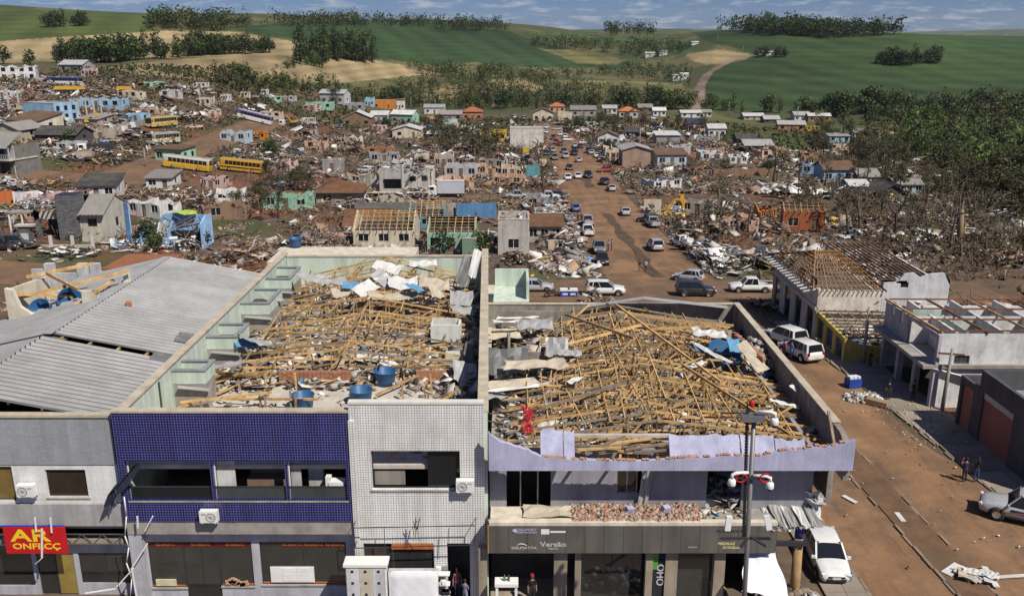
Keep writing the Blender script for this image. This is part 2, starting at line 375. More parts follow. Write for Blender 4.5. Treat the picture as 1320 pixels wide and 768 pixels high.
FIELDS=[
 ('grass_bright',[(-400,8),(0,11),(205,17),(196,40),(130,44),(0,53),(-400,66)]),
 ('stubble',[(-400,66),(0,53),(130,45),(215,40),(300,41),(393,56),(398,75),(300,72),(60,80),(-50,84),(-400,90)]),
 ('soy_cloud_shade',[(288,37),(345,31),(440,27),(440,48),(397,54)]),
 ('stubble',[(128,86),(240,76),(365,68),(420,73),(440,74),(500,80),(565,95),(500,101),(440,107),(390,109),(300,106),(180,96)]),
 ('soy_cloud_shade',[(430,34),(560,34),(655,40),(690,53),(740,66),(800,76),(840,90),(760,88),(640,86),(560,84),(490,76),(395,60),(395,46)]),
 ('soy_mid',[(430,24),(620,27),(640,33),(560,34),(440,34)]),
 ('tan_green',[(696,63),(760,66),(806,78),(796,84),(745,82)]),
 ('tan_green',[(612,80),(650,88),(640,98),(560,88)]),
 ('stubble',[(628,104),(665,100),(702,113),(690,119),(640,113)]),
 ('stubble',[(545,122),(590,108),(622,116),(600,124),(560,130)]),
 ('tan_green',[(720,104),(800,104),(880,108),(885,124),(830,124),(740,118)]),
 ('lime',[(668,42),(720,41),(800,46),(878,49),(905,56),(860,58),(770,57),(690,52)]),
 ('lime',[(800,66),(880,58),(905,62),(880,72),(820,73)]),
 ('soy_right',[(890,41),(930,36),(1010,33),(1400,40),(1700,46),(1700,150),(1400,142),(1100,142),(903,143),(905,120),(915,95),(940,82),(976,72),(945,62),(905,52)]),
 ('stubble',[(884,70),(930,64),(972,71),(940,81),(910,84),(890,77)]),
 ('track',[(890,142),(906,142),(909,110),(920,92),(940,82),(975,73),(970,71.5),(925,84),(905,98),(897,112)]),
]
FCOL={'grass_bright':(.052,.070,.018),'stubble':(.26,.20,.105),'soy_cloud_shade':(.026,.052,.016),'soy_mid':(.034,.056,.018),'tan_green':(.15,.14,.055),  # dark soy greens have cloud shadow put into the crop colour
  'lime':(.065,.095,.03),'soy_right':(.030,.056,.016),'track':(.20,.14,.11)}
def build_terrain():
 t=np.concatenate([np.linspace(-2.2,-.68,40)[:-1],np.linspace(-.68,.68,600),np.linspace(.68,2.2,40)[1:]])
 y=np.concatenate([np.array([-60.,-20,5,20]),np.linspace(28,110,34),np.geomspace(112,2000,400),np.geomspace(2060,14000,50)])
 T,Y=np.meshgrid(t,y);X=T*np.maximum(Y,60);Z=zt(X,Y);Z[-1] -= 60
 nx,ny=len(t),len(y)
 px,py,zc=project(X,np.maximum(Y,20),Z)
 n1=fnoise(X,Y,40,3);n2=fnoise(X,Y,9,8);n3=fnoise(X,Y,140,21)
 dirt=np.array((.115,.078,.052));red=np.array((.165,.066,.034));grass=np.array((.065,.075,.026));grey=np.array((.105,.085,.066));scrub=np.array((.062,.070,.028));green=np.array((.045,.07,.02))
 C=dirt[None,None]*np.ones((ny,nx,1))
 def mixin(C,c,w):return C*(1-w[...,None])+c*w[...,None]
 C=mixin(C,grey,S((n2-.5)/.15)*.7)
 C=mixin(C,grass,S((n1-.5)/.14)*S((n2-.35)/.2)*.85)
 C=mixin(C,red,S((fnoise(X,Y,22,40)-.60)/.1)*.75)
 for (ax,ay,ar,ac) in ((-37,121,13,red),(-29,131,9,grass*1.2),(-55,150,16,grass),(-48,172,12,red),(9,112,9,grass*1.1),(33,118,8,grass),(48,172,20,dirt*.8),(-50,215,16,red*.9),(25,260,18,red),(60,285,14,red*1.2)):
  C=mixin(C,np.asarray(ac),S((ar-np.hypot(X-ax,(Y-ay)*.9)+6*(n2-.5))/4)*.85)
 gr=S((X-50-.13*(Y-100))/30)*S((Y-110)/40)
 C=mixin(C,grass*1.0,gr*.8)
 C=mixin(C,grass*1.1,S((Y-290)/40)*S((X-60)/40)*.8)
 w=S((Y-(470-.12*np.abs(X)))/60)
 C=mixin(C,scrub,w)
 C=mixin(C,np.array((.14,.12,.05)),w*S((n1-.52)/.12)*.7)
 R=np.interp(px,_hx,_hr)
 vis=(Y>330) & (Y<R+120)
 for k,poly in FIELDS:
  mk=inpoly(px,py,poly) & vis
  c=np.array(FCOL[k])
  st=1+.15*np.sin((X*.8+Y*.25)/(3.0 if k=='stubble' else 5.0))+.9*(n3-.5)+.5*(n1-.5)+.12*np.sin(Z*1.7)
  C=np.where(mk[...,None],c*st[...,None],C)
 fy=S((Y-R-100)/200)*(Y>700)
 fc=np.array((.05,.075,.03))*(1-S((n3-.5)/.2)[...,None])+np.array((.16,.13,.06))*S((n3-.5)/.2)[...,None]
 C=C*(1-fy[...,None])+fc*fy[...,None]
 V=np.stack([X,Y,Z],-1).reshape(-1,3)
 i=(np.arange(ny-1)[:,None]*nx+np.arange(nx-1)[None]).ravel()
 idx=np.stack([i,i+1,i+nx+1,i+nx],-1).reshape(-1)
 m=attr_mat('earth',.95,.38,.55,bump=.5,bscale=2.5)
 o=raw_mesh('ground',V,idx,4,np.clip(C,.004,1).reshape(-1,3),m,smooth=True)
 tag(o,'brown earth of the wrecked town running out to green and straw fields on the hills',None,kind='structure')
build_terrain()
def road_mat(name,rgb,dust,asphalt):
 m=bpy.data.materials.new(name);m.use_nodes=True;t=m.node_tree;b=t.nodes['Principled BSDF'];b.inputs['Roughness'].default_value=.92;b.inputs['Specular IOR Level'].default_value=.2
 co=N(t,'ShaderNodeTexCoord');mp=N(t,'ShaderNodeMapping');mp.inputs['Scale'].default_value=(.55,.045,1);t.links.new(co.outputs['Object'],mp.inputs[0])
 a=N(t,'ShaderNodeTexNoise');a.inputs['Scale'].default_value=1.0;a.inputs['Detail'].default_value=8;a.inputs['Roughness'].default_value=.65;t.links.new(mp.outputs[0],a.inputs['Vector'])
 c=N(t,'ShaderNodeTexNoise');c.inputs['Scale'].default_value=.22;c.inputs['Detail'].default_value=10;c.inputs['Roughness'].default_value=.7;t.links.new(co.outputs['Object'],c.inputs['Vector'])
 r=N(t,'ShaderNodeValToRGB');r.color_ramp.elements[0].position=.36;r.color_ramp.elements[1].position=.62;t.links.new(a.outputs[0],r.inputs[0])
 x=N(t,'ShaderNodeMixRGB');t.links.new(r.outputs[0],x.inputs[0]);x.inputs[1].default_value=(*asphalt,1);x.inputs[2].default_value=(*rgb,1)
 r2=N(t,'ShaderNodeValToRGB');r2.color_ramp.elements[0].position=.45;r2.color_ramp.elements[1].position=.68;t.links.new(c.outputs[0],r2.inputs[0])
 x2=N(t,'ShaderNodeMixRGB');t.links.new(r2.outputs[0],x2.inputs[0]);t.links.new(x.outputs[0],x2.inputs[1]);x2.inputs[2].default_value=(*dust,1)
 f=N(t,'ShaderNodeTexNoise');f.inputs['Scale'].default_value=6;f.inputs['Detail'].default_value=6;t.links.new(co.outputs['Object'],f.inputs['Vector'])
 mr=N(t,'ShaderNodeMapRange');mr.inputs[3].default_value=.78;mr.inputs[4].default_value=1.22;t.links.new(f.outputs[0],mr.inputs[0])
 ml=N(t,'ShaderNodeMixRGB',blend_type='MULTIPLY');ml.inputs[0].default_value=1;t.links.new(x2.outputs[0],ml.inputs[1]);t.links.new(mr.outputs[0],ml.inputs[2]);t.links.new(ml.outputs[0],b.inputs['Base Color'])
 bn=N(t,'ShaderNodeBump');bn.inputs['Strength'].default_value=.3;bn.inputs['Distance'].default_value=.03;t.links.new(f.outputs[0],bn.inputs['Height']);t.links.new(bn.outputs[0],b.inputs['Normal'])
 return m
STREET=road_mat('dusty_street',(.215,.122,.066),(.29,.172,.094),(.11,.074,.050))
DIRTY=road_mat('side_street',(.17,.102,.06),(.22,.132,.075),(.11,.08,.056))
ASPH=road_mat('asphalt_street',(.055,.048,.044),(.13,.09,.06),(.045,.042,.040))
def ribbon(name,cx_fn,hw_fn,ys,off,m,along='y',nseg=10,label=None,kind='structure',rough_edge=.35):
 mb=MB();rows=[]
 for k,y in enumerate(ys):
  c=float(cx_fn(y));h=float(hw_fn(y));row=[]
  for i in range(nseg+1):
   e=random.uniform(-rough_edge,rough_edge) if i in (0,nseg) else 0
   u=c+(-h+2*h*i/nseg)+e
   x,yy=(u,y) if along=='y' else (y,u)
   mb.v.append((x,yy,gz(x,yy)+off));row.append(len(mb.v)-1)
  rows.append(row)
 for a,b in zip(rows,rows[1:]):
  for i in range(nseg):
   mb.f.append((a[i],a[i+1],b[i+1],b[i]));mb.m.append(0);mb.sm.append(True)
 o=mb.build(name,m);tag(o,label,kind=kind);return o
ribbon('main_street',xc,hw,list(np.arange(26,130,3))+list(np.arange(130,425,5)),.03,STREET,label='wide dusty red-brown main street running away from the camera')
ribbon('cross_street',cross1,lambda x:6.2,list(np.arange(-130,60,4)),.045,DIRTY,'x',label='dusty cross street behind the shop buildings')
ribbon('side_street',cross2,lambda x:4.8,list(np.arange(-150,13,4)),.04,DIRTY,'x',label='dirt side street with a parked box truck')
ribbon('hill_street',lambda y:LX,lambda y:5.4,list(np.arange(186,330,4)),.055,DIRTY,label='dirt street climbing the slope on the left with parked buses')
ribbon('asphalt_lane',lambda y:-55+.0*y,lambda y:3.6,list(np.arange(198,240,4)),.06,ASPH,label='short dark asphalt lane between rubble lots')
def median_x(y):return np.interp(y,[26,39,54,85,94],[24.3,23.4,22.5,20.6,20.0])
RED=pm('red_median_soil',(.14,.078,.045),.95,.35,.8,.5,6,dirt=(.11,.085,.05),dscale=.3,damt=.95)
ribbon('median_strip',median_x,lambda y:.95,list(np.arange(26,93,2.5)),.09,RED,nseg=4,label='red earth median strip in the street',rough_edge=.05)
ribbon('median_strip',lambda y:np.interp(y,[112,172],[18.9,18.2]),lambda y:.8,list(np.arange(112,172,3)),.06,pm('dark_median_soil',(.085,.058,.035),.95,.4,.6,.5,6),nseg=4,label='dark earth median strip farther up the street',rough_edge=.5)
ribbon('median_strip',lambda y:18.3,lambda y:.9,list(np.arange(206,226,3)),.06,pm('dark_median_soil',(.085,.058,.035),.95,.4,.6,.5,6),nseg=4,label='short dark median strip beyond the side street',rough_edge=.5)
def kerb(fn,y0,y1,step=1.0,w=.16,h=.16,name='kerb',label=None):
 """a kerb of separate stones"""
 root=empty(name,(0,0,0));tag(root,label,kind='structure');proto={}
 ys=np.arange(y0,y1,step);n=0
 for y in ys:
  if random.random()<.22:continue
  a=(float(fn(y)),y);b=(float(fn(y+step*.96)),y+step*.96);z=gz(*a)
  L=round(math.hypot(b[0]-a[0],b[1]-a[1]),2)
  if L not in proto:
   mb=MB();mb.box(-w/2,w/2,0,L,-.05,h);proto[L]=mb.mesh('kerb_stone',M['kerb'])
  newobj('kerb_stone',proto[L],root,(a[0]+random.uniform(-.05,.05),a[1],z+random.uniform(-.07,.0)),(0,0,math.atan2(-(b[0]-a[0]),b[1]-a[1])));n+=1
mat('kerb',(.21,.165,.125),.9,.25,2,.3,10,rnd=.2,dirt=(.16,.09,.05))
kerb(lambda y:median_x(y)-1.02,28,92,1.1,label='worn concrete kerb along the left edge of the median')
kerb(lambda y:median_x(y)+1.02,28,92,1.1,label='worn concrete kerb along the right edge of the median')
PAVE=pm('pavement_slab',(.27,.235,.195),.92,.22,1.4,.3,8,rnd=.16,dirt=(.17,.105,.065),dscale=.35,damt=.75)
def pavement(name,x0,x1,y0,y1,label,sx=1.5,sy=1.5,skew=lambda y:0.0):
 root=empty(name,(0,0,0));tag(root,label,kind='structure')
 nx=max(1,round((x1-x0)/sx));ny=max(1,round((y1-y0)/sy));dx_,dy_=(x1-x0)/nx,(y1-y0)/ny
 mb=MB();mb.box(-dx_/2+.012,dx_/2-.012,-dy_/2+.012,dy_/2-.012,-.25,0);me=mb.mesh('paving_slab',PAVE)
 for i in range(nx):
  for j in range(ny):
   y=y0+(j+.5)*dy_;x=x0+(i+.5)*dx_+skew(y)
   newobj('paving_slab',me,root,(x,y,gz(x,y)+.14+random.uniform(-.006,.006)),(random.uniform(-.004,.004),random.uniform(-.004,.004),0))
skw=lambda y:float(xc(y)-xc(55))
pavement('pavement',29.35,33.2,44,88,'dusty concrete pavement along the shops on the right of the street',1.9,2.0,skw)
kerb(lambda y:29.25+skw(y),44,92,1.1,h=.15,label='kerb between the street and the right pavement')
pavement('pavement',15.75,17.9,36.2,60,'broken pavement beside the lilac corner building',1.1,1.4,lambda y:0)
kerb(lambda y:18.0,36,61,1.1,h=.15,label='kerb beside the lilac corner building')
pavement('pavement',-30,15.6,33.5,37.4,'pavement in front of the row of shops',1.5,1.9)
# ============================================================ trees
def leaf_cloud(n,blobs,size,cols,seed,flat=.35):
 r=np.random.default_rng(seed);k=r.choice(len(blobs),n,p=np.array([b[3]*b[4]*b[5] for b in blobs])/sum(b[3]*b[4]*b[5] for b in blobs));B=np.array(blobs)[k]
 d=r.normal(size=(n,3));d /= np.linalg.norm(d,axis=1)[:,None];rad=r.uniform(.55,1.08,n)
 P=B[:,:3]+d*B[:,3:6]*rad[:,None]
 nrm=d+r.normal(size=(n,3))*.6;nrm /= np.linalg.norm(nrm,axis=1)[:,None]
 a=np.cross(nrm,r.normal(size=(n,3)));a /= np.linalg.norm(a,axis=1)[:,None];b=np.cross(nrm,a)
 s=size*r.uniform(.6,1.35,n)[:,None]
 V=np.stack([P-a*s,P-b*s*.55,P+a*s,P+b*s*.55],1).reshape(-1,3)
 c=np.array(cols)[r.integers(0,len(cols),n)]*r.uniform(.65,1.35,(n,1))
 bl=r.uniform(.75,1.25,len(blobs))[k][:,None]
 return V,np.repeat(c*bl,4,0)
def trunk_geo(h,r0,seed,limbs=4,spread=2.0,top=None):
 rr=random.Random(seed);mb=MB();top=top or h
 pts=[(0,0,-.3)];x=y=0
 for k in range(1,5):
  x+=rr.uniform(-.05,.05)*h/4;y+=rr.uniform(-.05,.05)*h/4;pts.append((x,y,top*k/4))
 mb.tube(pts,[r0*(1-.17*k) for k in range(5)],6)
 for k in range(limbs):
  b=Vector(pts[2 if k % 2 else 3]);a=rr.uniform(0,6.28);e=b+Vector((math.cos(a)*spread,math.sin(a)*spread,spread*rr.uniform(.5,1.2)))
  mb.tube([b,(b+e)/2+Vector((0,0,.1*spread)),e],[r0*.45,r0*.3,r0*.12],4)
 return mb
def mb_arrays(mb,col):
 """quads/tris of an MB as arrays (tris padded)"""
 V=np.array(mb.v);F=np.array([f if len(f)==4 else (f[0],f[1],f[2],f[2]) for f in mb.f if len(f) in (3,4)])
 return V,F,np.tile(np.array(col),(len(V),1))
GREENS={'dark':[(.024,.042,.015),(.034,.056,.018),(.046,.068,.022)],'mid':[(.045,.070,.02),(.065,.092,.026),(.08,.105,.032)],
          'olive':[(.075,.082,.03),(.095,.098,.04),(.115,.105,.05)],'light':[(.09,.13,.032),(.12,.15,.04),(.075,.11,.03)],'brown':[(.085,.06,.03),(.11,.085,.05),(.07,.07,.03)]}
def tree_blobs(kind,h,w,rr):
 bl=[]
 if kind=='tall':
  for k in range(5):
   z=h*(.22+.17*k);bl.append((rr.uniform(-.2,.2)*w,rr.uniform(-.2,.2)*w,z,w*(.38-.045*k),w*(.38-.045*k),h*.13))
 else:
  bl.append((0,0,h*.5,w*.36,w*.36,h*.36))
  for k in range(6):
   a=k*1.05+rr.uniform(-.3,.3);q=rr.uniform(.22,.36)*w
   bl.append((math.cos(a)*q,math.sin(a)*q,h*rr.uniform(.2,.78),w*rr.uniform(.17,.27),w*rr.uniform(.17,.27),h*rr.uniform(.12,.2)))
 return bl
def far_tree_mesh(kind,h,w,pal,n,seed,name='broadleaf_tree'):
 rr=random.Random(seed);V,c=leaf_cloud(n,tree_blobs(kind,h,w,rr),max(.35,.07*w),GREENS[pal],seed)
 idx=np.arange(len(V));mb=trunk_geo(h,.018*h+.05,seed,3,w*.3,h*.8);V2,F2,c2=mb_arrays(mb,(.07,.055,.042))
 V=np.concatenate([V,V2]);idx=np.concatenate([idx,(F2+len(c)).ravel()]);c=np.concatenate([c,c2])
 o=raw_mesh(name,V,idx,4,c,LEAF);me=o.data;bpy.data.objects.remove(o);return me
FT={}
for kind in ('round','tall'):
 for pal in ('dark','mid','olive','light','brown'):
  for k in range(2):
   FT[(kind,pal,k)]=far_tree_mesh(kind,10,8.5 if kind=='round' else 5.0,pal,330,17*k+len(FT))
def polyline_pts(pts,n,jx=3,jy=2):
 pts=np.array(pts,float);seg=np.hypot(*np.diff(pts,axis=0).T);cum=np.concatenate([[0],np.cumsum(seg)]);out=[]
 for k in range(n):
  s=random.random()*cum[-1];out.append((np.interp(s,cum,pts[:,0])+random.gauss(0,jx),np.interp(s,cum,pts[:,1])+random.uniform(-jy,jy)))
 return out
class Wood:
 """far-off wood that reads as one mass: many small trees gathered into one mesh"""
 def __init__(s):s.V=[];s.C=[];s.n=0
 def tree(s,p,h,w,pal,n,seed):
  rr=random.Random(seed);V,c=leaf_cloud(n,tree_blobs('round' if rr.random()<.75 else 'tall',h,w,rr),.072*w+.2,GREENS[pal],seed)
  s.V.append(V+np.array(p));s.C.append(c)
  x=.012*h+.06;b=np.array([[-x,0,-.4],[x,0,-.4],[x*.6,0,h*.6],[-x*.6,0,h*.6],[0,-x,-.4],[0,x,-.4],[0,x*.6,h*.6],[0,-x*.6,h*.6]])
  s.V.append(b+np.array(p));s.C.append(np.tile((.07,.06,.048),(8,1)))
 def build(s,name,label):
  V=np.concatenate(s.V);C=np.concatenate(s.C)
  tag(raw_mesh(name,V,np.arange(len(V)),4,C,LEAF),label,kind='stuff')
def wood_area(w,polys,n,h,pal,leaves=44,jit=.35):
 """trees standing on the ground inside an outline seen from the camera"""
 k=0;tries=0
 xs=[p[0] for p in polys];ys=[p[1] for p in polys]
 while k<n and tries<n*30:
  tries+=1;px=random.uniform(min(xs),max(xs));py=random.uniform(min(ys),max(ys))
  if not inpoly(np.array([px]),np.array([py]),polys)[0]:continue
  g=G(px,py)
  if g is None:continue
  k+=1;hh=h*random.uniform(1-jit,1+jit);w.tree(g,hh,hh*random.uniform(.7,1.0),random.choice(pal),leaves,random.randrange(10**6))
TREE_N=[0];PALW={'dark':'dark green','mid':'mid green','olive':'olive','light':'light green','brown':'brown'}
def part_of(v,lo,hi):t=(v-lo)/max(hi-lo,1e-6);return ', left end' if t<.2 else ', left of middle' if t<.4 else ', middle' if t<.6 else ', right of middle' if t<.8 else ', right end'
def tree_line(pts,n,h,pal,label,group,jx=3,jy=1.5,kinds=('round','round','tall'),name='broadleaf_tree'):
 for (px,py) in polyline_pts(pts,n,jx,jy):
  g=G(px,py)
  if g is None:continue
  kind=random.choice(kinds);pw=random.choice(pal);me=FT[(kind,pw,random.randrange(2))];lb_=('slim ' if kind=='tall' else 'broad ')+PALW[pw]+' tree'+label.split('tree',1)[1]+part_of(px,min(q[0] for q in pts),max(q[0] for q in pts))
  s=h/10*random.uniform(.65,1.3);o=newobj(name,me,None,g-Vector((0,0,.2)),(0,0,random.uniform(0,6.28)));o.scale=(s*random.uniform(.85,1.2),s*random.uniform(.85,1.2),s)
  tag(o,lb_,'tree',group);TREE_N[0]+=1
w=Wood();wood_area(w,[(922,39),(960,43),(1010,46),(1060,50),(1120,48),(1168,44),(1166,39),(1100,36),(1000,34),(950,34)],420,15,['dark','dark','mid'],40)
w.build('hilltop_wood','dense dark wood capping the green hill on the right')
w=Wood();wood_area(w,[(192,38),(230,41),(270,44),(300,38),(345,33),(430,28),(640,33),(660,38),(600,37),(440,34),(400,36),(300,32),(240,26),(200,26)],380,13,['dark','dark','mid','olive'],34)
w.build('ridge_wood','dark wood along the far ridge on the left and centre')
w=Wood();wood_area(w,[(680,58),(720,52),(790,58),(890,62),(880,70),(820,76),(760,66),(700,64)],170,12,['dark','mid'],30)
wood_area(w,[(780,46),(845,46),(845,43),(780,42)],70,17,['dark'],30);wood_area(w,[(560,40),(640,41),(660,39),(560,37)],60,12,['dark'],28)
wood_area(w,[(395,80),(470,76),(470,70),(395,66)],90,13,['dark','mid'],40)
w.build('field_wood','dark clumps of wood between the fields in the middle distance')
w=Wood();wood_area(w,[(300,112),(420,112),(470,128),(520,110),(610,100),(680,118),(760,112),(850,122),(900,126),(895,140),(700,144),(520,140),(420,126),(300,122)],420,8,['mid','olive','dark','olive'],34)
wood_area(w,[(520,88),(640,92),(700,100),(850,88),(900,95),(890,112),(820,104),(760,100),(700,112),(620,106),(540,96)],230,9,['dark','mid','olive'],30)
w.build('valley_wood','scrubby olive and dark wood filling the valley beyond the town')
w=Wood();wood_area(w,[(1095,150),(1120,140),(1200,136),(1330,132),(1500,132),(1500,300),(1340,262),(1260,225),(1195,195),(1140,172)],560,9.5,['mid','olive','olive','light','dark'],95)
w.build('valley_forest','dense green forest filling the valley on the right')
tree_line([(62,76),(120,82),(200,76),(280,70),(355,68)],90,13,['dark','mid','dark'],'dark tree in the row across the straw field','trees in the field row',2,1)
tree_line([(50,36),(115,33)],12,11,['dark'],'dark tree in the small clump on the bright green hill','trees in the clump on the left hill',3,.8)
tree_line([(395,82),(432,78),(478,80)],34,21,['dark','dark','mid'],'tall dark tree at the corner of the straw field','tall trees by the straw field corner',7,2,('tall',))
tree_line([(1125,82),(1160,84),(1212,82)],20,13,['dark'],'dark tree in the dip of the right green field','trees in the dip of the green field',3,1)
tree_line([(420,134),(520,138),(640,140),(760,138),(890,142)],60,12,['dark','mid','olive'],'dark tree behind the farthest houses of the town','trees behind the farthest houses',4,2)
tree_line([(905,142),(980,146),(1060,148)],14,10,['mid','olive'],'tree behind the upper right houses','trees behind the upper right houses',4,1.5)
tree_line([(1075,150),(1130,146),(1200,148),(1320,150)],40,14,['dark','dark','mid'],'tall dark tree along the foot of the green hill','trees along the foot of the green hill',4,2)
tree_line([(1150,188),(1215,200),(1315,245),(1290,190)],70,9.5,['mid','light','olive','light'],'green tree in the valley forest on the right','trees at the front of the valley forest',20,12)
tree_line([(270,108),(300,106),(400,118)],18,9,['mid','olive'],'small tree between the town and the straw field','trees between town and straw field',8,2)
tree_line([(135,78),(40,84),(0,82)],6,9,['dark'],'dark tree behind the upper left houses','trees behind the upper left houses',6,1)
tree_line([(370,90),(395,84),(420,88)],6,8,['dark','mid'],'small dark tree on the field edge','trees on the field edge',6,1)
tree_line([(980,73),(1018,74)],7,9,['dark'],'dark tree beside the farmhouse on the green hill','trees by the hill farmhouse',4,.5)
# ============================================================ the row of shops in front
WHITE_TILE=tile_mat('white_tile',(.76,.76,.74),(.32,.31,.30),.125,.3,.10,.05,dirt=(.42,.38,.32))
WHITE_TILE_S=tile_mat('white_small_tile',(.74,.74,.73),(.52,.52,.51),.10,.35,.07,.06,dirt=(.42,.40,.36))
GREY_TILE=tile_mat('grey_small_tile',(.30,.31,.33),(.25,.26,.28),.10,.4,.07,.08,ratio=2.0,dirt=(.24,.24,.24))
BLUE_TILE=tile_mat('blue_tile',(.007,.008,.085),(.12,.12,.27),.13,.16,.10,.45)
MINT=paint((.50,.58,.50),.85,.08,(.38,.38,.30),.3,1.0)
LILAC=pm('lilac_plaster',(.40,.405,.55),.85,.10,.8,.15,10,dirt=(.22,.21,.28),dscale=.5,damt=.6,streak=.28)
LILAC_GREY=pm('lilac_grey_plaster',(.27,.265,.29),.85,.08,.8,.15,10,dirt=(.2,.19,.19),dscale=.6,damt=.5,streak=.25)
STORE_GREY=pm('shopfront_grey',(.40,.405,.44),.75,.1,1,.1,10,dirt=(.22,.19,.16),dscale=.7,damt=.5,streak=.25)
PANEL_GREY=pm('fascia_panel',(.105,.10,.092),.5,.1,1,rnd=.06,dirt=(.15,.13,.10),dscale=.6,damt=.5,streak=.3)
BEIGE=paint((.30,.25,.19),.85,.1,(.16,.11,.08),.4,1.0)
CREAM=paint((.62,.56,.45),.85,.1,(.35,.27,.19),.5,.8)
COPE=pm('coping',(.46,.40,.31),.9,.2,1.4,.3,12,dirt=(.2,.15,.1),dscale=1.0)
GLASS_SHOP=pm('shop_glass',(.03,.03,.028),.06,.3,.7,spec=.7)
YELLOW=mat('yellow_print',(.75,.52,.02),.6,.05);REDP=mat('red_print',(.46,.01,.015),.55,.1);WHITEP=mat('white_print',(.7,.7,.7),.6,.05)
def frect(px0,py0,px1,py1,Y):
 my=(py0+py1)/2;mx=(px0+px1)/2
 return at(px0,my,Y)[0],at(px1,my,Y)[0],at(mx,py1,Y)[1],at(mx,py0,Y)[1]
def facade(name,parent,m,px0,px1,py0,py1,Y,th=.25,holes=(),z0=None,z1=None,x0=None,x1=None,top=None):
 a,b,c,d=frect(px0,py0,px1,py1,Y)
 if x0 is not None:a=x0
 if x1 is not None:b=x1
 if z0 is not None:c=z0
 if z1 is not None:d=z1
 hs=[(h[0]-a,h[1]-a,h[2],h[3]) for h in holes]
 tp=[(x-a,z) for x,z in top] if top else None
 return wall_mb(b-a,c,d,th,hs,fn=lambda u,w,t:(a+u,Y+t,w),top=tp).build(name,m,parent)
def text(name,s,size,m,parent,x,y,z,align='CENTER',rot=(math.pi/2,0,0),sx=1.0,ext=.006,shear=0.0):
 c=bpy.data.curves.new(name,'FONT');c.body=s;c.size=size;c.align_x=align;c.align_y='CENTER';c.extrude=ext;c.resolution_u=3;c.shear=shear;c.offset=size*.022
 t=bpy.data.objects.new(name,c);me=bpy.data.meshes.new_from_object(t);bpy.data.objects.remove(t);me.materials.clear();me.materials.append(m)
 o=newobj(name,me,parent,(x,y,z),rot);o.scale=(sx,1,1);return o
def window(parent,r,Y,dep=.14,panes=1,fr=.05,glass=None,fm=None,name='window',frame_only=False,rows=1):
 x0,x1,z0,z1=r;fm=fm or M['dark_metal'];mb=MB();y0,y1=Y+dep,Y+dep+.05
 mb.box(x0,x1,y0,y1,z0,z0+fr);mb.box(x0,x1,y0,y1,z1-fr,z1);mb.box(x0,x0+fr,y0+.001,y1-.001,z0+fr,z1-fr);mb.box(x1-fr,x1,y0+.001,y1-.001,z0+fr,z1-fr)
 for k in range(1,panes):
  x=x0+(x1-x0)*k/panes;mb.box(x-fr*.4,x+fr*.4,y0+.002,y1-.002,z0+fr,z1-fr)
 for k in range(1,rows):
  z=z0+(z1-z0)*k/rows;mb.box(x0+fr,x1-fr,y0+.003,y1-.003,z-fr*.3,z+fr*.3)
 f=mb.build(name,fm,parent)
 if not frame_only:
  for k in range(panes):
   g=MB();xa=x0+(x1-x0)*k/panes+fr*.5;xb=x0+(x1-x0)*(k+1)/panes-fr*.5;g.box(xa,xb,y0+.02,y0+.03,z0+fr*.6,z1-fr*.6);g.build('pane',glass or M['glass_dark'],f)
 return f
def ac_unit(px,py,Y,label,flip=1):
 x,z=at(px,py,Y);r=empty('air_conditioner',(x,Y,z),0,label,'air conditioner')
 b=MB();b.box(-.42,.42,-.42,-.10,-.28,.30);b.build('casing',M['white_plastic'],r)
 g=MB();c=-.12*flip
 g.lathe([(.24,0),(.24,.012),(.20,.02),(.20,.006)],n=20,M=Matrix.Translation((c,-.42,.01)) @ Matrix.Rotation(math.pi/2,4,'X'))
 for k in range(6):g.cbox((c,-.432,.01),(.42,.006,.012),ry=k*math.pi/6)
 g.build('fan_grille',mat('grille_grey',(.30,.30,.30),.5),r)
 d=MB();d.box(.22*flip-.1,.22*flip+.1,-.424,-.42,.12,.2);d.build('label_plate',mat('grille_grey',(.30,.30,.30),.5),r)
 k=MB()
 for s in (-.3,.3):k.box(s-.02,s+.02,-.44,0,-.32,-.285);k.beam((s,-.40,-.31),(s,-.02,-.55),.03,.03)
 k.build('bracket',M['white_plastic'],r);return r
XA,XB=-18.5,-1.35
YF=38.3
A=empty('clothes_shop_building',(-25,YF,0),0,'white tiled shop building with ribbed metal roof and a red sign, at the left end','building')
A.location=(0,0,0)
xA0=-31.5
w1=frect(60,605,112,640,YF);w0=frect(-60,601,18,645,YF)
zt_=at(75,537,YF)[1];zb_=at(75,598,YF)[1];zc_=at(75,648,YF)[1];zd_=at(75,676,YF)[1]
facade('parapet_band',A,GREY_TILE,0,150,537,598,YF-.05,.3,x0=xA0,x1=XA-.2,z0=zb_,z1=zt_)
facade('wall',A,WHITE_TILE_S,0,150,598,648,YF,.25,[w0,w1],x0=xA0,x1=XA-.2,z0=zc_,z1=zb_-.003)
facade('canopy_band',A,paint((.36,.36,.36),.8,.08),0,150,648,676,YF-.12,.4,x0=xA0,x1=XA-.12,z0=zd_,z1=zc_-.004)  # grey paint puts the shade of this band into its colour
MB().box(xA0,XA-.1,YF-.12,YF+.28,zt_+.004,zt_+.13).build('coping',COPE,A)
window(A,w1,YF,.12,2,.045,mat('glass_brown',(.035,.025,.02),.15,.3))
window(A,w0,YF,.12,2,.05,mat('curtain_ochre',(.16,.11,.03),.7,.3))
MB().box(w1[0]-.1,w1[1]+.1,YF-.06,YF+.1,w1[2]-.08,w1[2]-.002).build('window_sill',M['concrete_pale'],A)
YS=YF+.75
holes=[frect(-70,703,42,754,YS),frect(50,712,98,768,YS),frect(103,712,170,751,YS)]
holes[1]=(holes[1][0],holes[1][1],0.0,holes[1][3])
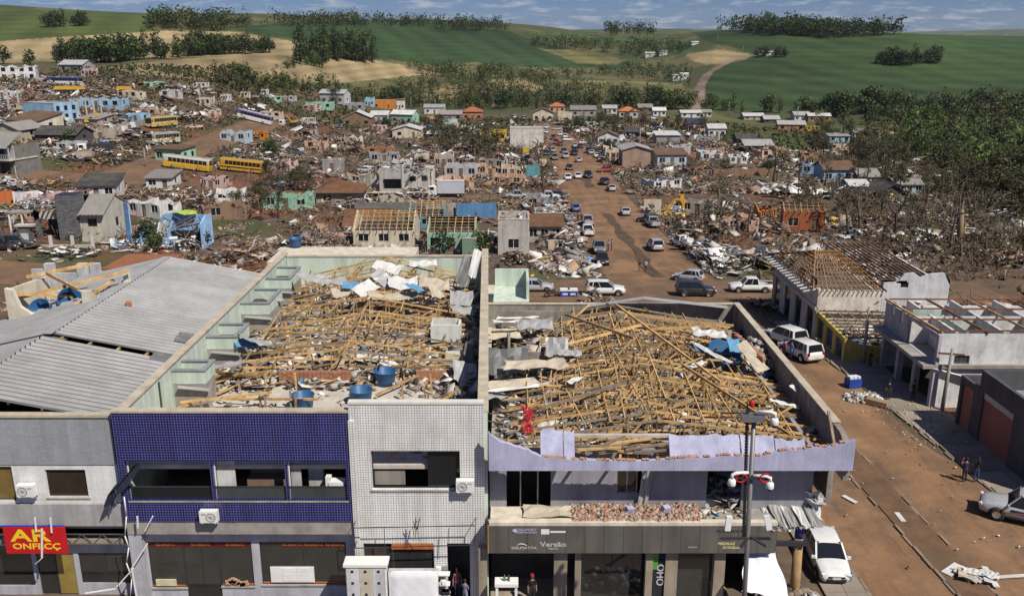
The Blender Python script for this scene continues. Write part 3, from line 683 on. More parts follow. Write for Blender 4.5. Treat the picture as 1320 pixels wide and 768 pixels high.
facade('shop_wall',A,STORE_GREY,0,178,676,768,YS,.2,holes,x0=xA0,x1=XA+.35,z0=0,z1=at(75,703,YS)[1]+.35)
for i,h in enumerate((holes[0],holes[2])):window(A,h,YS,.06,2,.05,GLASS_SHOP,name='shop_window')
dr=empty('shop_door',(0,0,0));dr.parent=A;_children.setdefault(A.name,[]).append(dr)
d0,d1,_,d3=holes[1];dm=(d0+d1)/2
MB().box(d0,dm-.02,YS+.08,YS+.11,.05,d3).build('door_leaf',GLASS_SHOP,dr)
MB().box(dm+.02,d1,YS+.05,YS+.08,.05,d3).build('door_leaf',mat('ochre_film',(.26,.19,.05),.25,.2,spec=.6),dr)
MB().box(dm-.03,dm+.03,YS+.03,YS+.12,0,d3).build('door_frame',M['dark_metal'],dr)
zl=at(75,703,YS)[1]
MB().box(xA0,XA+.3,YF+.1,YS+4,zd_-.25,zd_-.02).build('floor_slab',M['concrete'],A)
tr=MB()
for z in (zl+.42,zl+.95):tr.beam((xA0,YF+.25,z),(XA+.3,YF+.25,z),.04,.04)
k=xA0
while k<XA:tr.beam((k,YF+.25,zl+.42),(k+.5,YF+.25,zl+.95),.025,.025);tr.beam((k+.5,YF+.25,zl+.95),(k+1,YF+.25,zl+.42),.025,.025);k+=1
tr.build('sign_truss',M['steel'],A)
MB().box(xA0,XA+.3,YF+.32,YF+.7,zl+.34,zl+.62).build('sign_backing',BEIGE,A)
MB().box(xA0,XA+.2,YS+4,YS+4.2,0,zt_-.2).build('back_partition',M['interior_shade'],A)
for (px,w) in ((23,0),(100,0)):pass
sg=empty('sign',(0,0,0),0,'torn red sign with yellow letters AR ONFECÇ over the left shop','sign')
s=frect(6,679,86,713,YF-.35);MB().box(s[0],s[1],YF-.35,YF-.31,s[2],s[3]).build('board',REDP,sg)
MB().box(s[0]-.1,s[1]-.05,YF-.33,YF-.29,s[3]+.004,s[3]+.07).build('top_strip',mat('blue_print',(.02,.05,.35),.5),sg)
ty=YF-.355;hgt=s[3]-s[2]
text('lettering','AR',hgt*.62,YELLOW,sg,s[0]+(s[1]-s[0])*.42,ty,s[2]+hgt*.66,sx=1.65)
text('lettering','ONFECÇ',hgt*.30,YELLOW,sg,s[0]+(s[1]-s[0])*.5,ty,s[2]+hgt*.27,sx=1.35)
pb=MB()
for px,a,b in ((45,667,686),(65,667,687)):
 x,z=at(px,a,YF-.5);x2,z2=at(px+1,b,YF-.5);pb.beam((x,YF-.5,z),(x2,YF-.45,z2),.07,.05)
x,z=at(54,681,YF-.5);x2,z2=at(53,720,YF-.5);pb.beam((x,YF-.5,z),(x2,YF-.42,z2),.08,.04);pb.beam((x2,YF-.5,z2),(x2-.35,YF-.45,z2-.3),.05,.03)
pb.build('torn_strip',WHITEP,sg)
ac_unit(38,628,YF,'white air conditioner on the white tiled wall left of the small window')
def ribbed(name,parent,P,along,down,nl,nd,m,rib=.43,h=.11,sag=0.0):
 """a sheet of P + u*along + v*down; ribs run down the slope"""
 P=Vector(P);A_=Vector(along);D_=Vector(down);L=A_.length;k=int(L/rib);n=A_.cross(D_).normalized()
 if n.z<0:n=-n
 mb=MB();prof=[]
 for i in range(k):
  for f,z in ((0,0),(.55,0),(.68,h),(.87,h)):prof.append(((i+f)/k,z))
 prof.append((1,0));rows=[]
 for j in range(nd+1):
  r=[]
  for u,z in prof:
   mb.v.append(tuple(P+A_*u+D_*(j/nd)+n*(z-sag*math.sin(math.pi*j/nd)*math.sin(math.pi*u))));r.append(len(mb.v)-1)
  rows.append(r)
 for a,b in zip(rows,rows[1:]):
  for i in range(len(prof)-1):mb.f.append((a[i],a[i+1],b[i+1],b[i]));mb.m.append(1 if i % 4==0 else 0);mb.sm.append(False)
 return mb.build(name,[m,M['sheet_pan_shaded']],parent)
RX,RZ,EX,EZ=-25.8,11.15,XA-.25,9.75
ys=[YF+.2,42.1,45.6];y=46.7
span=[(ys[0],43.4),(43.4,46.35),(47.2,50.4),(50.4,53.6),(53.6,56.8),(56.8,60),(60,63),(63,64.7)]
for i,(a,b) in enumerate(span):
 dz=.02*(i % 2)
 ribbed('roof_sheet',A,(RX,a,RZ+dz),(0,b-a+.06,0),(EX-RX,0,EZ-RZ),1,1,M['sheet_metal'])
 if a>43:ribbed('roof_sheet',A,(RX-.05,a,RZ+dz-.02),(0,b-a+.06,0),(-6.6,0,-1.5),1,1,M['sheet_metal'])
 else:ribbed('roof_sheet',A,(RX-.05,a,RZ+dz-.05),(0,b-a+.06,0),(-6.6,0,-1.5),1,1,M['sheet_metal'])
rc=MB();rc.beam((RX,46.9,RZ+.08),(RX,64.8,RZ+.10),.55,.05);rc.build('ridge_cap',M['sheet_metal'],A)
for x in np.arange(RX+.7,EX,1.55):
 z=RZ+(EZ-RZ)*(x-RX)/(EX-RX)-.12;MB().beam((x,YF+.3,z),(x,64.5,z),.08,.12).build('purlin',M['timber'],A)
MB().box(RX-6,EX,YF+.3,64.5,8.55,8.7).build('ceiling_slab',M['interior_shade'],A)
MB().box(RX-6.5,EX,64.72,64.95,0,9.6).build('back_wall',CREAM,A)
gm=MB();gm.prism([(RX,11.2),(EX,9.85),(EX,9.0),(RX-6,9.0),(RX-6,9.8)],lambda u,w,t:(u,t,w),64.96,65.1);gm.build('gable_end',CREAM,A)
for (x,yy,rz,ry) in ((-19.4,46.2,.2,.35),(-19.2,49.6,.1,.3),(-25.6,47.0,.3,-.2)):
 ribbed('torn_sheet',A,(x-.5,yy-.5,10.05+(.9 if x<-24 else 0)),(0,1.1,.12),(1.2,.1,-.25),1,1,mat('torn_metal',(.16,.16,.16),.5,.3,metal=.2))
MB().cbox((-24,53.5,10.98),(.35,.3,.3),.4,.2).build('stray_brick',M['brick'],A)
T=empty('tank_bay',(0,0,0),0,'broken cream rooftop box holding blue tanks and timber on the ribbed roof','tank bay')
ax,ay=atz(8,418,10.6);bx,by=atz(112,408,10.6);c_x,cy_=atz(140,392,10.6)
yb=53.5;x0=ax;x1=bx
tx0=at(8,390,yb)[0];tx1=at(118,390,yb)[0];tx2=at(140,380,yb+4)[0]
zt0=at(8,372,yb)[1];z00=at(8,420,yb)[1]
L=tx1-tx0
wall_mb(L,z00,zt0,.3,fn=lambda u,w,t:(tx0+u,yb+t,w),top=[(0,zt0),(.5,zt0-.1),(.8,zt0-1.2),(1.5,zt0-1.7),(3.2,zt0-1.6),(4.4,zt0-1.3),(L-.6,zt0-1.25),(L-.55,zt0-.2),(L,zt0-.15)]).build('front_wall',CREAM,T)
mb=MB();mb.prism([(0,z00),(4.2,z00),(4.2,zt0+.1),(3.9,zt0+.1),(3.7,zt0-1.2),(1.0,zt0-1.2),(.8,zt0-.8),(0,zt0-1.2)],lambda u,w,t:(tx1-.15+t+.12*u,yb+.32+u,w),0,.3);mb.build('side_wall',CREAM,T)
mb=MB();mb.prism([(0,z00),(4.6,z00),(4.6,zt0-.5),(0,zt0-.1)],lambda u,w,t:(tx0+.0+t,yb+.32+u,w),0,.3);mb.build('side_wall',CREAM,T)
MB().box(tx0+.3,tx1+.3,yb+4.4,yb+4.7,z00,zt0-1.4).build('back_wall',CREAM,T)
MB().box(tx0+.3,tx1+.3,yb+.3,yb+4.4,z00,z00+.35).build('floor',M['concrete'],T)
for a,b in (((tx0+.2,yb+1,zt0-.9),(tx1+.9,yb+3.9,zt0+.15)),((tx0+1.2,yb+3,zt0+.2),(tx0+4,yb+1.2,zt0-.4)),((tx0+.4,yb+.6,zt0-.5),(tx0+3,yb+2.4,zt0-1.2)),((tx1-1.2,yb+.2,zt0-1.2),(tx1-.2,yb+3.8,zt0-.5)),((tx0-.5,yb+3.6,zt0-.2),(tx0+3.6,yb+4.4,zt0+.5))):
 MB().beam(a,b,.14,.2).build('timber',M['timber'],T)
def tank(name,x,y,z,r,h,label,tilt=(0,0),parent=None,open_top=True):
 t=empty(name,(x,y,z),0,label,'water tank');t.rotation_euler=(tilt[0],tilt[1],.3)
 b=MB();b.lathe([(0.0,0.02),(r*.82,0),(r*.86,h*.25),(r*.88,h*.27),(r*.92,h*.6),(r*.94,h*.62),(r,h),(r*1.06,h+.03),(r*1.05,h+.07),(r*.97,h+.05),(r*.84,.08),(0,.06)],n=24);b.build('tank_body',M['tank_blue'],t)
 return t
tank('water_tank',tx0+2.7,yb+2.1,z00+.9,.75,.9,'tipped blue water tank in the rooftop box, upper of two',(1.1,.3)).rotation_euler.z=.6
tank('water_tank',tx0+1.7,yb+1.3,z00+.45,.7,.8,'tipped blue water tank in the rooftop box, lower left of two',(.9,-.5))
tank('water_tank',tx1-.7,yb+2.6,z00+.5,.6,.8,'blue water tank at the right end of the rooftop box',(.5,.6))
B=empty('blue_tiled_building',(0,0,0),0,'building with blue and white tiled front and collapsed roof between its party walls','building')
YB=37.95
bz0,bz1=at(300,672,YB)[1],at(300,532,YB)[1]
bays=[frect(163,594,272,645,YB),frect(275.5,594,368,645,YB),frect(371.5,594,447,645,YB)]
xw=at(452.5,600,YB)[0]
bays=[(max(b[0],XA+.35),b[1],bays[0][2],bays[0][3]) for b in bays]
facade('tiled_wall',B,BLUE_TILE,150,452,532,672,YB,.35,bays,x0=XA,x1=xw,z0=bz0,z1=bz1)
MB().box(XA-.02,xw,YB-.03,YB+.40,bz1+.003,bz1+.10).build('coping',COPE,B)
for i,b in enumerate(bays):
 f=window(B,b,YB,.2,1 if i else 1,.05,frame_only=True,name='balcony_opening',fm=M['white_plastic'])
 zr=b[2]+.62
 MB().box(b[0]+.05,b[1]-.05,YB+.16,YB+.18,b[2]+.03,zr).build('glass_rail',M['glass_grey'] if i else M['glass_dark'],B)
 MB().box(b[0],b[1],YB+.14,YB+.20,zr,zr+.05).build('hand_rail',M['dark_metal'],B)
 MB().box(b[0]-.05,b[1]+.05,YB-.05,YB+.34,b[2]-.07,b[2]-.004).build('sill',M['concrete'],B)
mid=(bays[1][0]+.05,bays[1][0]+.8)
MB().box(bays[1][0]+.02,bays[1][0]+.9,YB+.42,YB+.47,bays[1][2],bays[1][3]).build('inner_panel',paint((.62,.62,.60),.7,.08),B)
MB().box(bays[2][0]+.75,bays[2][0]+1.45,YB+.9,YB+1.2,bays[2][2]-.3,bays[2][3]).build('wardrobe_door',paint((.45,.44,.40),.7,.08),B)
MB().box(bays[2][0]+.02,bays[2][0]+.5,YB+.5,YB+.55,bays[2][2],bays[2][3]).build('inner_panel',paint((.45,.45,.44),.7,.08),B)
sofa=MB();sofa.cbox((bays[1][0]+2.3,YB+1.3,bays[1][2]+.35),(2.0,.9,.7));sofa.cbox((bays[1][0]+2.3,YB+1.65,bays[1][2]+.8),(2.0,.3,.8));tag(sofa.build('sofa',mat('brown_fabric',(.20,.13,.09),.9)),'brown sofa inside the middle opening of the blue wall','sofa')
bx_=MB();bx_.cbox((bays[2][1]-.55,YB+.5,bays[2][2]+.55),(.75,.5,.55));bx_.cbox((bays[2][1]-.95,YB+.45,bays[2][2]+.75),(.25,.3,.65));tag(bx_.build('white_box',M['white_plastic']),'white boxes standing in the right opening of the blue wall','box')
ac_unit(272,661,YB,'white air conditioner low on the blue tiled wall',-1)
wz0,wz1=0.0,at(535,521,YB)[1]
big=frect(479,581,593,631,YB);sw=frect(470,700,560,768,YB);sd=frect(577,700,606,768,YB)
sw=(sw[0],sw[1],0.0,sw[3]);sd=(sd[0],sd[1],0,sd[3])
facade('white_wall',B,WHITE_TILE,453,617,521,768,YB,.3,[big,sw,sd],x0=xw+.01,x1=XB+.05,z0=0,z1=wz1)
MB().box(xw,XB+.05,YB-.03,YB+.36,wz1+.003,wz1+.11).build('coping',pm('coping_white',(.62,.60,.55),.85,.1,dirt=(.35,.3,.24)),B)
MB().box(xw-.02,xw+.25,YB-.10,YB-.003,0,wz1-.8).build('pilaster',WHITE_TILE,B)
wf=window(B,big,YB,.2,1,.05,frame_only=True,name='wide_window')
g=MB();g.box(big[0]+(big[1]-big[0])*.63,big[1]-.05,YB+.22,YB+.23,big[2]+.05,big[3]-.05);g.build('pane',M['glass_dark'],wf)
MB().box(big[0]-.08,big[1]+.08,YB-.05,YB+.25,big[2]-.09,big[2]-.003).build('sill',M['concrete'],B)
MB().box(big[0]+.05,big[0]+1.5,YB+.5,YB+.56,big[2],big[2]+.75).build('headboard',paint((.25,.23,.20),.8,.1),B)
window(B,(sw[0]+.02,sw[0]+(sw[1]-sw[0])*.34,1.95,sw[3]),YB,.15,1,.05,mat('brown_blind',(.055,.04,.035),.6),name='shop_window')
window(B,(sw[0]+(sw[1]-sw[0])*.34,sw[1],0.0,sw[3]-.32),YB,.12,2,.05,GLASS_SHOP,name='shop_window')
MB().box(sw[0]+(sw[1]-sw[0])*.4,sw[1],YB-.03,YB+.1,sw[3]-.30,sw[3]-.04).build('orange_lintel',mat('orange_paint',(.42,.12,.03),.6,.3),B)
MB().box(sw[0],sw[0]+(sw[1]-sw[0])*.34,YB+.02,YB+.3,0,1.93).build('low_wall',WHITE_TILE,B)
MB().box(sd[0],sd[1],YB+1.3,YB+1.35,0,sd[3]).build('dark_hall',M['interior_shade'],B)
ac_unit(600,622,YB,'white air conditioner at the right end of the white tiled wall',1)
fr=empty('signage_rack',(0,0,0),0,'bare bent steel sign frame standing off the white tiled wall','sign frame')
q=[at(456,680,YB-.6),at(613,677,YB-.6),at(611,702,YB-.6),at(458,706,YB-.6)]
for i in range(4):
 a,b=q[i],q[(i+1) % 4];MB().beam((a[0],YB-.6,a[1]),(b[0],YB-.6,b[1]),.035,.035).build('rail',M['dark_metal'],fr)
for t in (.25,.78):
 a=q[0];b=q[1];c=q[3];d=q[2]
 MB().beam((a[0]+(b[0]-a[0])*t,YB-.6,a[1]),(c[0]+(d[0]-c[0])*t,YB-.6,c[1]),.03,.03).build('upright',M['dark_metal'],fr)
for p in q:MB().beam((p[0],YB-.6,p[1]),(p[0],YB,p[1]+.1),.025,.025).build('bracket',M['dark_metal'],fr)
hw_=MB();a=at(536,668,YB-.6)
for k in range(7):hw_.beam((a[0]+random.uniform(-.15,.2),YB-.62,a[1]+random.uniform(-.2,.1)),(a[0]+random.uniform(-.25,.3),YB-.5,a[1]-random.uniform(.5,1.3)),.03,.03)
hw_.build('hanging_scrap',M['timber_grey'],fr)
YS2=YB+.55;lint=at(300,698,YS2)[1]
h1=frect(193,698,238,757,YS2);h2=frect(238,698,283,768,YS2);h3=frect(283,698,326,755,YS2);h4=frect(336,698,447,753,YS2)
grp=(h1[0],h3[1]-.0,0.0,lint)
holes=[(h1[0],h1[1],h1[2],lint),(h1[1],h3[0],0.0,lint),(h3[0],h3[1],h3[2],lint),(h4[0],h4[1],h4[2],lint)]
facade('shop_wall',B,STORE_GREY,180,452,672,768,YS2,.2,holes,x0=XA+.6,x1=xw-.02,z0=0,z1=bz0-.006)
MB().box(XA+.02,xw-.02,YB+.05,YB+.5,lint+.72,bz0-.01).build('canopy_band',M['concrete'],B)
MB().box(XA+.0,XA+.62,YB+.1,YB+.6,0,bz0-.01).build('corner_pillar',STORE_GREY,B)
for h in (holes[0],holes[2],holes[3]):
 f=window(B,h,YS2,.05,1 if h is not holes[3] else 2,.05,GLASS_SHOP,name='shop_window')
 x0=h[0] if h is not holes[3] else h[0]+(h[1]-h[0])*.25
 MB().box(x0+.05,h[1]-.05,YS2+.055,YS2+.065,h[3]-.30,h[3]-.06).build('red_band',mat('red_band',(.14,.008,.01),.5),f)
 n=1 if h is not holes[3] else 3
 for k in range(n):text('lettering','REI BARATO',.17,mat('dull_yellow',(.38,.2,.03),.6),f,x0+(h[1]-x0)*(k+.5)/n,YS2+.05,h[3]-.18,ext=.003)
 MB().box(h[0]-.03,h[1]+.03,YS2-.06,YS2+.08,h[2]-.07,h[2]-.004).build('sill',M['concrete'],B)
 MB().box(h[0]+.05,h[1]-.05,YS2+.05,YS2+.06,h[2]+.05,h[2]+.14).build('coloured_strip',mat('orange_paint',(.42,.12,.03),.6,.3),f)
dd=window(B,holes[1],YS2,.05,2,.05,GLASS_SHOP,name='glass_door')
MB().box(holes[1][0]+.05,holes[1][1]-.05,YS2+.055,YS2+.065,lint-.30,lint-.06).build('red_band',mat('red_band',(.14,.008,.01),.5),dd)
text('lettering','REI BARATO',.17,mat('dull_yellow',(.38,.2,.03),.6),dd,(holes[1][0]+holes[1][1])/2,YS2+.05,lint-.18,ext=.003)
sb=MB();sb.box(h4[0]+.45,h4[0]+2.6,YS2-.02,YS2+.045,h4[2]+.15,h4[2]+1.0);sbo=sb.build('sideboard',M['white_plastic']);tag(sbo,'white sideboard with drawers in the shop window right of the glass door','sideboard')
for i in range(3):
 for j in (0,1):MB().box(h4[0]+1.05+j*.7,h4[0]+1.7+j*.7,YS2-.035,YS2-.022,h4[2]+.2+i*.26,h4[2]+.42+i*.26).build('drawer',M['white_plastic'],sbo)
bdl=MB();bdl.cbox(((h1[0]+h1[1])/2-.15,YS2+.0,h1[2]+.3),(1.0,.08,.35));tag(bdl.build('cream_bundle',mat('cream_cloth',(.48,.45,.30),.9)),'folded cream bundle low in the left shop window','bundle')
cl=MB()
for k in range(7):cl.cbox((h3[0]+.35+.14*k,YS2-.0,h3[2]+.2+.12*math.sin(k)),(.3,.08,.25),ry=k)
tag(cl.build('peach_cloth',mat('peach_cloth',(.45,.27,.18),.9)),'crumpled peach cloth low in the shop window right of the door','cloth')
rag=MB();a=at(170,602,YB-.2);b=at(146,625,YB-.4);c=at(141,650,YB-.4)
R_=[]
for i in range(9):
 t=i/8;p0=Vector((a[0]+.35,YB-.1,a[1]+.25)).lerp(Vector((b[0],YB-.3,b[1])),min(1,t*1.7)) if t<.6 else Vector((b[0],YB-.3,b[1])).lerp(Vector((c[0],YB-.3,c[1])),(t-.6)/.4)
 w=.15+.4*math.sin(math.pi*min(1,t*1.1));R_.append((p0,w))
for (p,w_),(q_,v_) in zip(R_,R_[1:]):
 n=len(rag.v);rag.v+=[tuple(p+Vector((0,0,-.05))),tuple(p+Vector((.12,-.12,-w_))),tuple(q_+Vector((.12,-.1,-v_))),tuple(q_+Vector((0,0,-.05)))];rag.f.append((n,n+1,n+2,n+3));rag.m.append(0);rag.sm.append(True)
 n=len(rag.v);rag.v+=[tuple(p+Vector((0,-.0,-.05))),tuple(p+Vector((-.25,-.2,-w_*.8))),tuple(q_+Vector((-.25,-.22,-v_*.8))),tuple(q_+Vector((0,0,-.05)))];rag.f.append((n,n+1,n+2,n+3));rag.m.append(0);rag.sm.append(True)
tag(rag.build('torn_awning',mat('navy_cloth',(.018,.022,.04),.8)),'torn navy awning cloth hanging at the corner of the blue wall','awning')
wr=MB();prev=None
for (px,py) in ((160,640),(163,665),(161,690),(166,705),(163,725),(170,745),(168,768)):
 x,z=at(px,py,YB-.25);p=Vector((x,YB-.25,max(z,.02)))
 if prev is not None:wr.tube([prev,p],.03,5)
 prev=p
for (p1,p2) in (((169,733),(190,700)),((150,756),(172,732)),((110,764),(150,758)),((197,665),(187,684)),((177,665),(178,680)),((170,733),(176,768))):
 a=at(*p1,YB-.35);b=at(*p2,YB-.3);wr.beam((a[0],YB-.35,a[1]),(b[0],YB-.3,b[1]),.07,.05)
tag(wr.build('broken_bracket_pole',M['white_plastic']),'broken white sign bracket and cables leaning at the corner of the two left shops','bracket')
WALLY0,WALLY1=YB+.35,70.6
MB().box(XA,XB,YB+.4,70.3,7.35,7.55).build('roof_slab',M['concrete_pale'],B)
MB().box(XA+.3,XB,YB+.5,YB+5.5,4.2,4.4).build('floor_slab',M['concrete'],B)
MB().box(XA+.3,XB,YB+5.2,YB+5.4,0,7.3).build('back_partition',M['interior_shade'],B)
MB().box(XA-.17,XA+.17,YB+.42,70.8,0,10.05).build('party_wall',MINT,B)
MB().box(XA-.24,XA+.24,YB+.42,70.85,10.053,10.15).build('coping',COPE,B)
mb=MB();mb.box(-.2,.2,0,33.0,0,10.25);o=mb.build('party_wall',MINT,B,(XB,YB+.32,0),(0,0,math.atan2(.85,33)))
mb=MB();mb.box(-.26,.26,0,33.0,0,.12);mb.build('coping',COPE,B,(XB,YB+.32,10.253),(0,0,math.atan2(.85,33)))
tb=[(XA+.2,9.9),(XA+6,10.0),(XA+8.5,10.15),(XA+11,10.0),(XB-1.2,9.85)]
wall_mb(XB-1.2-XA-.2,7.0,9.9,.3,fn=lambda u,w,t:(XA+.2+u,70.3+t,w)).build('back_wall',MINT,B)
MB().box(XA+.2,XB-1.1,70.25,70.65,9.903,10.0).build('coping',COPE,B)
MB().box(XA-1.6,-8.2,71.0,76.5,5.5,9.3).build('annex',CREAM,B)
tank('water_tank',*atz(381,318,9.35),9.31,.55,.75,'small blue water tank on the pale flat roof behind the middle building')
for k,(ya,yb_,xe) in enumerate(((45.0,46.6,XA+1.95),(50.6,53.2,XA+2.0),(57.6,61.2,XA+2.1),(64.0,67.5,XA+2.0))):
 lw=empty('light_well',(0,0,0));lw.parent=B;_children.setdefault(B.name,[]).append(lw)
 zt1,zb1=9.75,9.0
 MB().box(XA+.18,xe,ya,ya+.14,zb1,zt1).build('well_wall',MINT,lw);MB().box(XA+.18,xe,yb_-.14,yb_,zb1,zt1).build('well_wall',MINT,lw)
 MB().box(xe-.14,xe,ya+.145,yb_-.145,zb1,zt1).build('well_wall',MINT,lw)
 cp=MB();cp.box(XA+.18,xe+.06,ya-.06,ya+.2,zt1+.003,zt1+.07);cp.box(XA+.18,xe+.06,yb_-.2,yb_+.06,zt1+.003,zt1+.07);cp.box(xe-.2,xe+.06,ya+.205,yb_-.205,zt1+.003,zt1+.07);cp.build('well_coping',mat('grey_flashing',(.24,.25,.25),.6,.2),lw)
 MB().box(XA+.18,xe-.15,ya+.145,yb_-.145,7.5,zb1+.1).build('well_floor',M['interior_shade'],lw)
 MB().box(XA+.18,xe-.02,ya+.02,yb_-.02,7.5,zb1-.003).build('well_base',M['concrete'],lw)
 MB().beam((XA+.5,ya-.2,8.9),(xe+.2,ya-.1,8.7),.3,.06).build('gutter_piece',M['sheet_metal'],lw)
def timber(parent,a,b,w=.07,h=.14,m='timber',name='rafter'):
 if m=='timber' and random.random()<.14:m='timber_grey'
 return MB().beam(a,b,w,h).build(name,M[m],parent)
def jit(p,s=.06):return (p[0]+random.gauss(0,s),p[1]+random.gauss(0,s),p[2]+random.gauss(0,s*.6))
def truss(parent,Y,x0,x1,zb,za,n_web,loss=.12,tiltY=.0,lean=0.0,xm=None):
 t=empty('roof_truss',(0,0,0));t.parent=parent;_children.setdefault(parent.name,[]).append(t)
 xm=xm if xm is not None else (x0+x1)/2
 def top(x):return zb+.15+(za-zb-.15)*(1-abs(x-xm)/max(xm-x0,x1-xm))
 def P(x,z):return (x,Y+lean*(z-zb)+tiltY*(x-xm),z)
 r=random.random
 if r()>loss:timber(t,jit(P(x0,zb)),jit(P(xm,zb)),.05,.10,name='bottom_chord')
 if r()>loss:timber(t,jit(P(xm,zb)),jit(P(x1,zb)),.05,.10,name='bottom_chord')
 if r()>loss:timber(t,jit(P(x0,top(x0))),jit(P(xm,za)),.05,.11,name='top_chord')
 if r()>loss:timber(t,jit(P(xm,za)),jit(P(x1,top(x1))),.05,.11,name='top_chord')
 for k in range(1,n_web):
  x=x0+(x1-x0)*k/n_web
  if r()>loss:timber(t,jit(P(x,zb),.03),jit(P(x,top(x)),.03),.05,.10,name='web')
  if r()>loss+.25 and k<n_web-1:
   x2=x0+(x1-x0)*(k+1)/n_web
   timber(t,P(x,zb),P(x2,top(x2)) if k % 2 else P(x2,zb+.2),.05,.11,name='web')
 return t
def roof_rubble(name,parent,x0,x1,y0,y1,z,n,amt,seed,label=None,big=1.0,skew=0.0):
 r=np.random.default_rng(seed);P=np.stack([r.uniform(x0,x1,n),r.uniform(y0,y1,n),np.zeros(n)],1)
 if skew:P[:,0] -= skew*(P[:,1]-y0)
 hgt=fnoise(P[:,0],P[:,1],2.5,seed)*amt;P[:,2]=z+.03+hgt*r.random(n)
 kind=r.choice(4,n,p=[.42,.26,.17,.15]);D=np.zeros((n,3));C=np.zeros((n,3));tl=r.normal(0,.25,n)
 pal=[np.array(c) for c in ((.48,.44,.39),(.36,.33,.29),(.60,.58,.54),(.36,.21,.14),(.24,.21,.18),(.42,.34,.25),(.12,.11,.10))]
 for i in range(n):
  if kind[i]==0:D[i]=r.uniform(.12,.5,3)*(1,.8,.5);C[i]=pal[r.integers(0,7)]
  elif kind[i]==1:D[i]=(r.uniform(.5,1.3),r.uniform(.3,.9),.03);C[i]=pal[r.choice([0,1,2,4])];tl[i] *= 1.6
  elif kind[i]==2:D[i]=(r.uniform(.8,2.2),.09,.05);C[i]=np.array((.34,.21,.10))*r.uniform(.5,1.2)
  else:D[i]=r.uniform(.1,.4,3);C[i]=[(.62,.61,.60),(.05,.06,.08),(.08,.17,.32),(.10,.06,.04),(.5,.46,.38)][r.integers(0,5)]
 D *= big
 o=scatter(name,P,D,r.uniform(0,6.28,n),tl,C*r.uniform(.7,1.15,(n,1)),RUB,parent,roll=r.normal(0,.2,n));o['kind']='stuff';return o
rfB=B
n=0
for Y in np.arange(49.3,69.9,1.25):
 sl_=(Y-49)/20
 truss(rfB,Y,XA+2.3-.2*sl_,XB-1.5-.4*sl_,8.35,9.4+.75*sl_,12,.16,random.uniform(-.03,.03),random.uniform(-.2,.15),xm=-9.9)
for x in (-15.6,-13.9,-12.1,-10.9,-9.9,-8.9,-7.5,-5.9,-4.3):
 za=9.3-abs(x+9.9)*.13
 y=48.5
 while y<69:
  L=random.uniform(3,6.5)
  if random.random()>.25:timber(B,jit((x,y,za+(y-49)*.035),.1),jit((x+random.uniform(-.3,.3),min(y+L,69.8),za+(y+L-49)*.035),.1),.06,.1,name='purlin')
  y+=L
for k in range(34):
 x=random.uniform(XA+1.2,XB-1.2);y=random.uniform(39.2,49.5);L=random.uniform(2.2,6);a=random.choice([random.gauss(.12,.16),random.gauss(1.1,.25),random.gauss(-.1,.15)])
 z=random.uniform(7.75,8.55);d=(math.cos(a)*L/2,math.sin(a)*L/2);dzz=random.uniform(-.25,.25)
 x=min(max(x,XA+.6+abs(d[0])),XB-.7-abs(d[0]));yy0,yy1=max(y-d[1],38.8),max(y+d[1],38.8)
 timber(B,(x-d[0],yy0,z-dzz),(x+d[0],yy1,z+dzz),.07,.13,name='fallen_timber')
for k in range(26):
 x=random.uniform(XA+1.5,XB-1.5);y=random.uniform(39.5,49);timber(B,(x,y,7.55),(x+random.uniform(-.1,.1),y+random.uniform(-.15,.15),random.uniform(8.2,8.9)),.08,.16,random.choice(['timber','timber_grey','timber']),'post')
bw=MB().box(-13.6,-9.4,48.6,48.78,7.55,8.35).build('brick_wall',M['brick'],B)
for row in range(5):
 for k in range(17):
  if random.random()<.9:newobj('brick',bpy.data.meshes.get('single_brick') or MB().box(0,.225,-.03,0,0,.13).mesh('single_brick',M['brick']),bw,(-13.58+.245*k,48.597,7.57+.155*row))
bw2=MB().box(-5.6,-2.6,48.9,49.1,7.55,8.25).build('brick_wall',M['brick'],B)
roof_rubble('roof_rubble',B,XA+.6,XB-1.4,47.5,69.5,7.55,2000,.6,5)
roof_rubble('roof_rubble',B,XA+.5,XB-.6,38.6,48.5,7.55,190,.15,6,big=.5)
roof_rubble('roof_rubble',B,XB-2.2,XB-.6,42,69,7.55,420,1.5,9,skew=.025)
def sheet(parent,c,sx,sy,rz,tilt,roll,m,name='loose_sheet',bend=.25,n=6):
 """a bent, dented sheet with real thickness"""
 mb=MB();nv=3;am=.045*(sx*sy)**.5;f1,f2,ph=random.uniform(2,5),random.uniform(2,5),random.uniform(0,6)
 Z=[[bend*(4*(i/n-.5)**2)*sx*.25+am*math.sin(f1*i/n*3+ph+j)+random.uniform(-am,am)*.8 for j in range(nv+1)] for i in range(n+1)];J=[(random.uniform(-.04,.04)*sx,random.uniform(-.05,.05)*sy) for k in range((n+1)*(nv+1))]
 for t_ in (0,.02):
  for i in range(n+1):
   for j in range(nv+1):e=J[i*(nv+1)+j];mb.v.append(((i/n-.5)*sx+e[0],(j/nv-.5)*sy+e[1],Z[i][j]+t_))
 w=nv+1;k=w*(n+1)
 for i in range(n):
  for j in range(nv):a=i*w+j;mb.f+=[(a,a+1,a+w+1,a+w),(k+a,k+a+w,k+a+w+1,k+a+1)]
  a=i*w;mb.f+=[(a,a+w,k+a+w,k+a),(a+nv,k+a+nv,k+a+w+nv,a+w+nv)]
 for j in range(nv):mb.f+=[(j,k+j,k+j+1,j+1),(n*w+j,n*w+j+1,k+n*w+j+1,k+n*w+j)]
 mb.m=[0]*len(mb.f);mb.sm=[False]*len(mb.f)
 return mb.build(name,m,parent,c,(tilt,roll,rz))
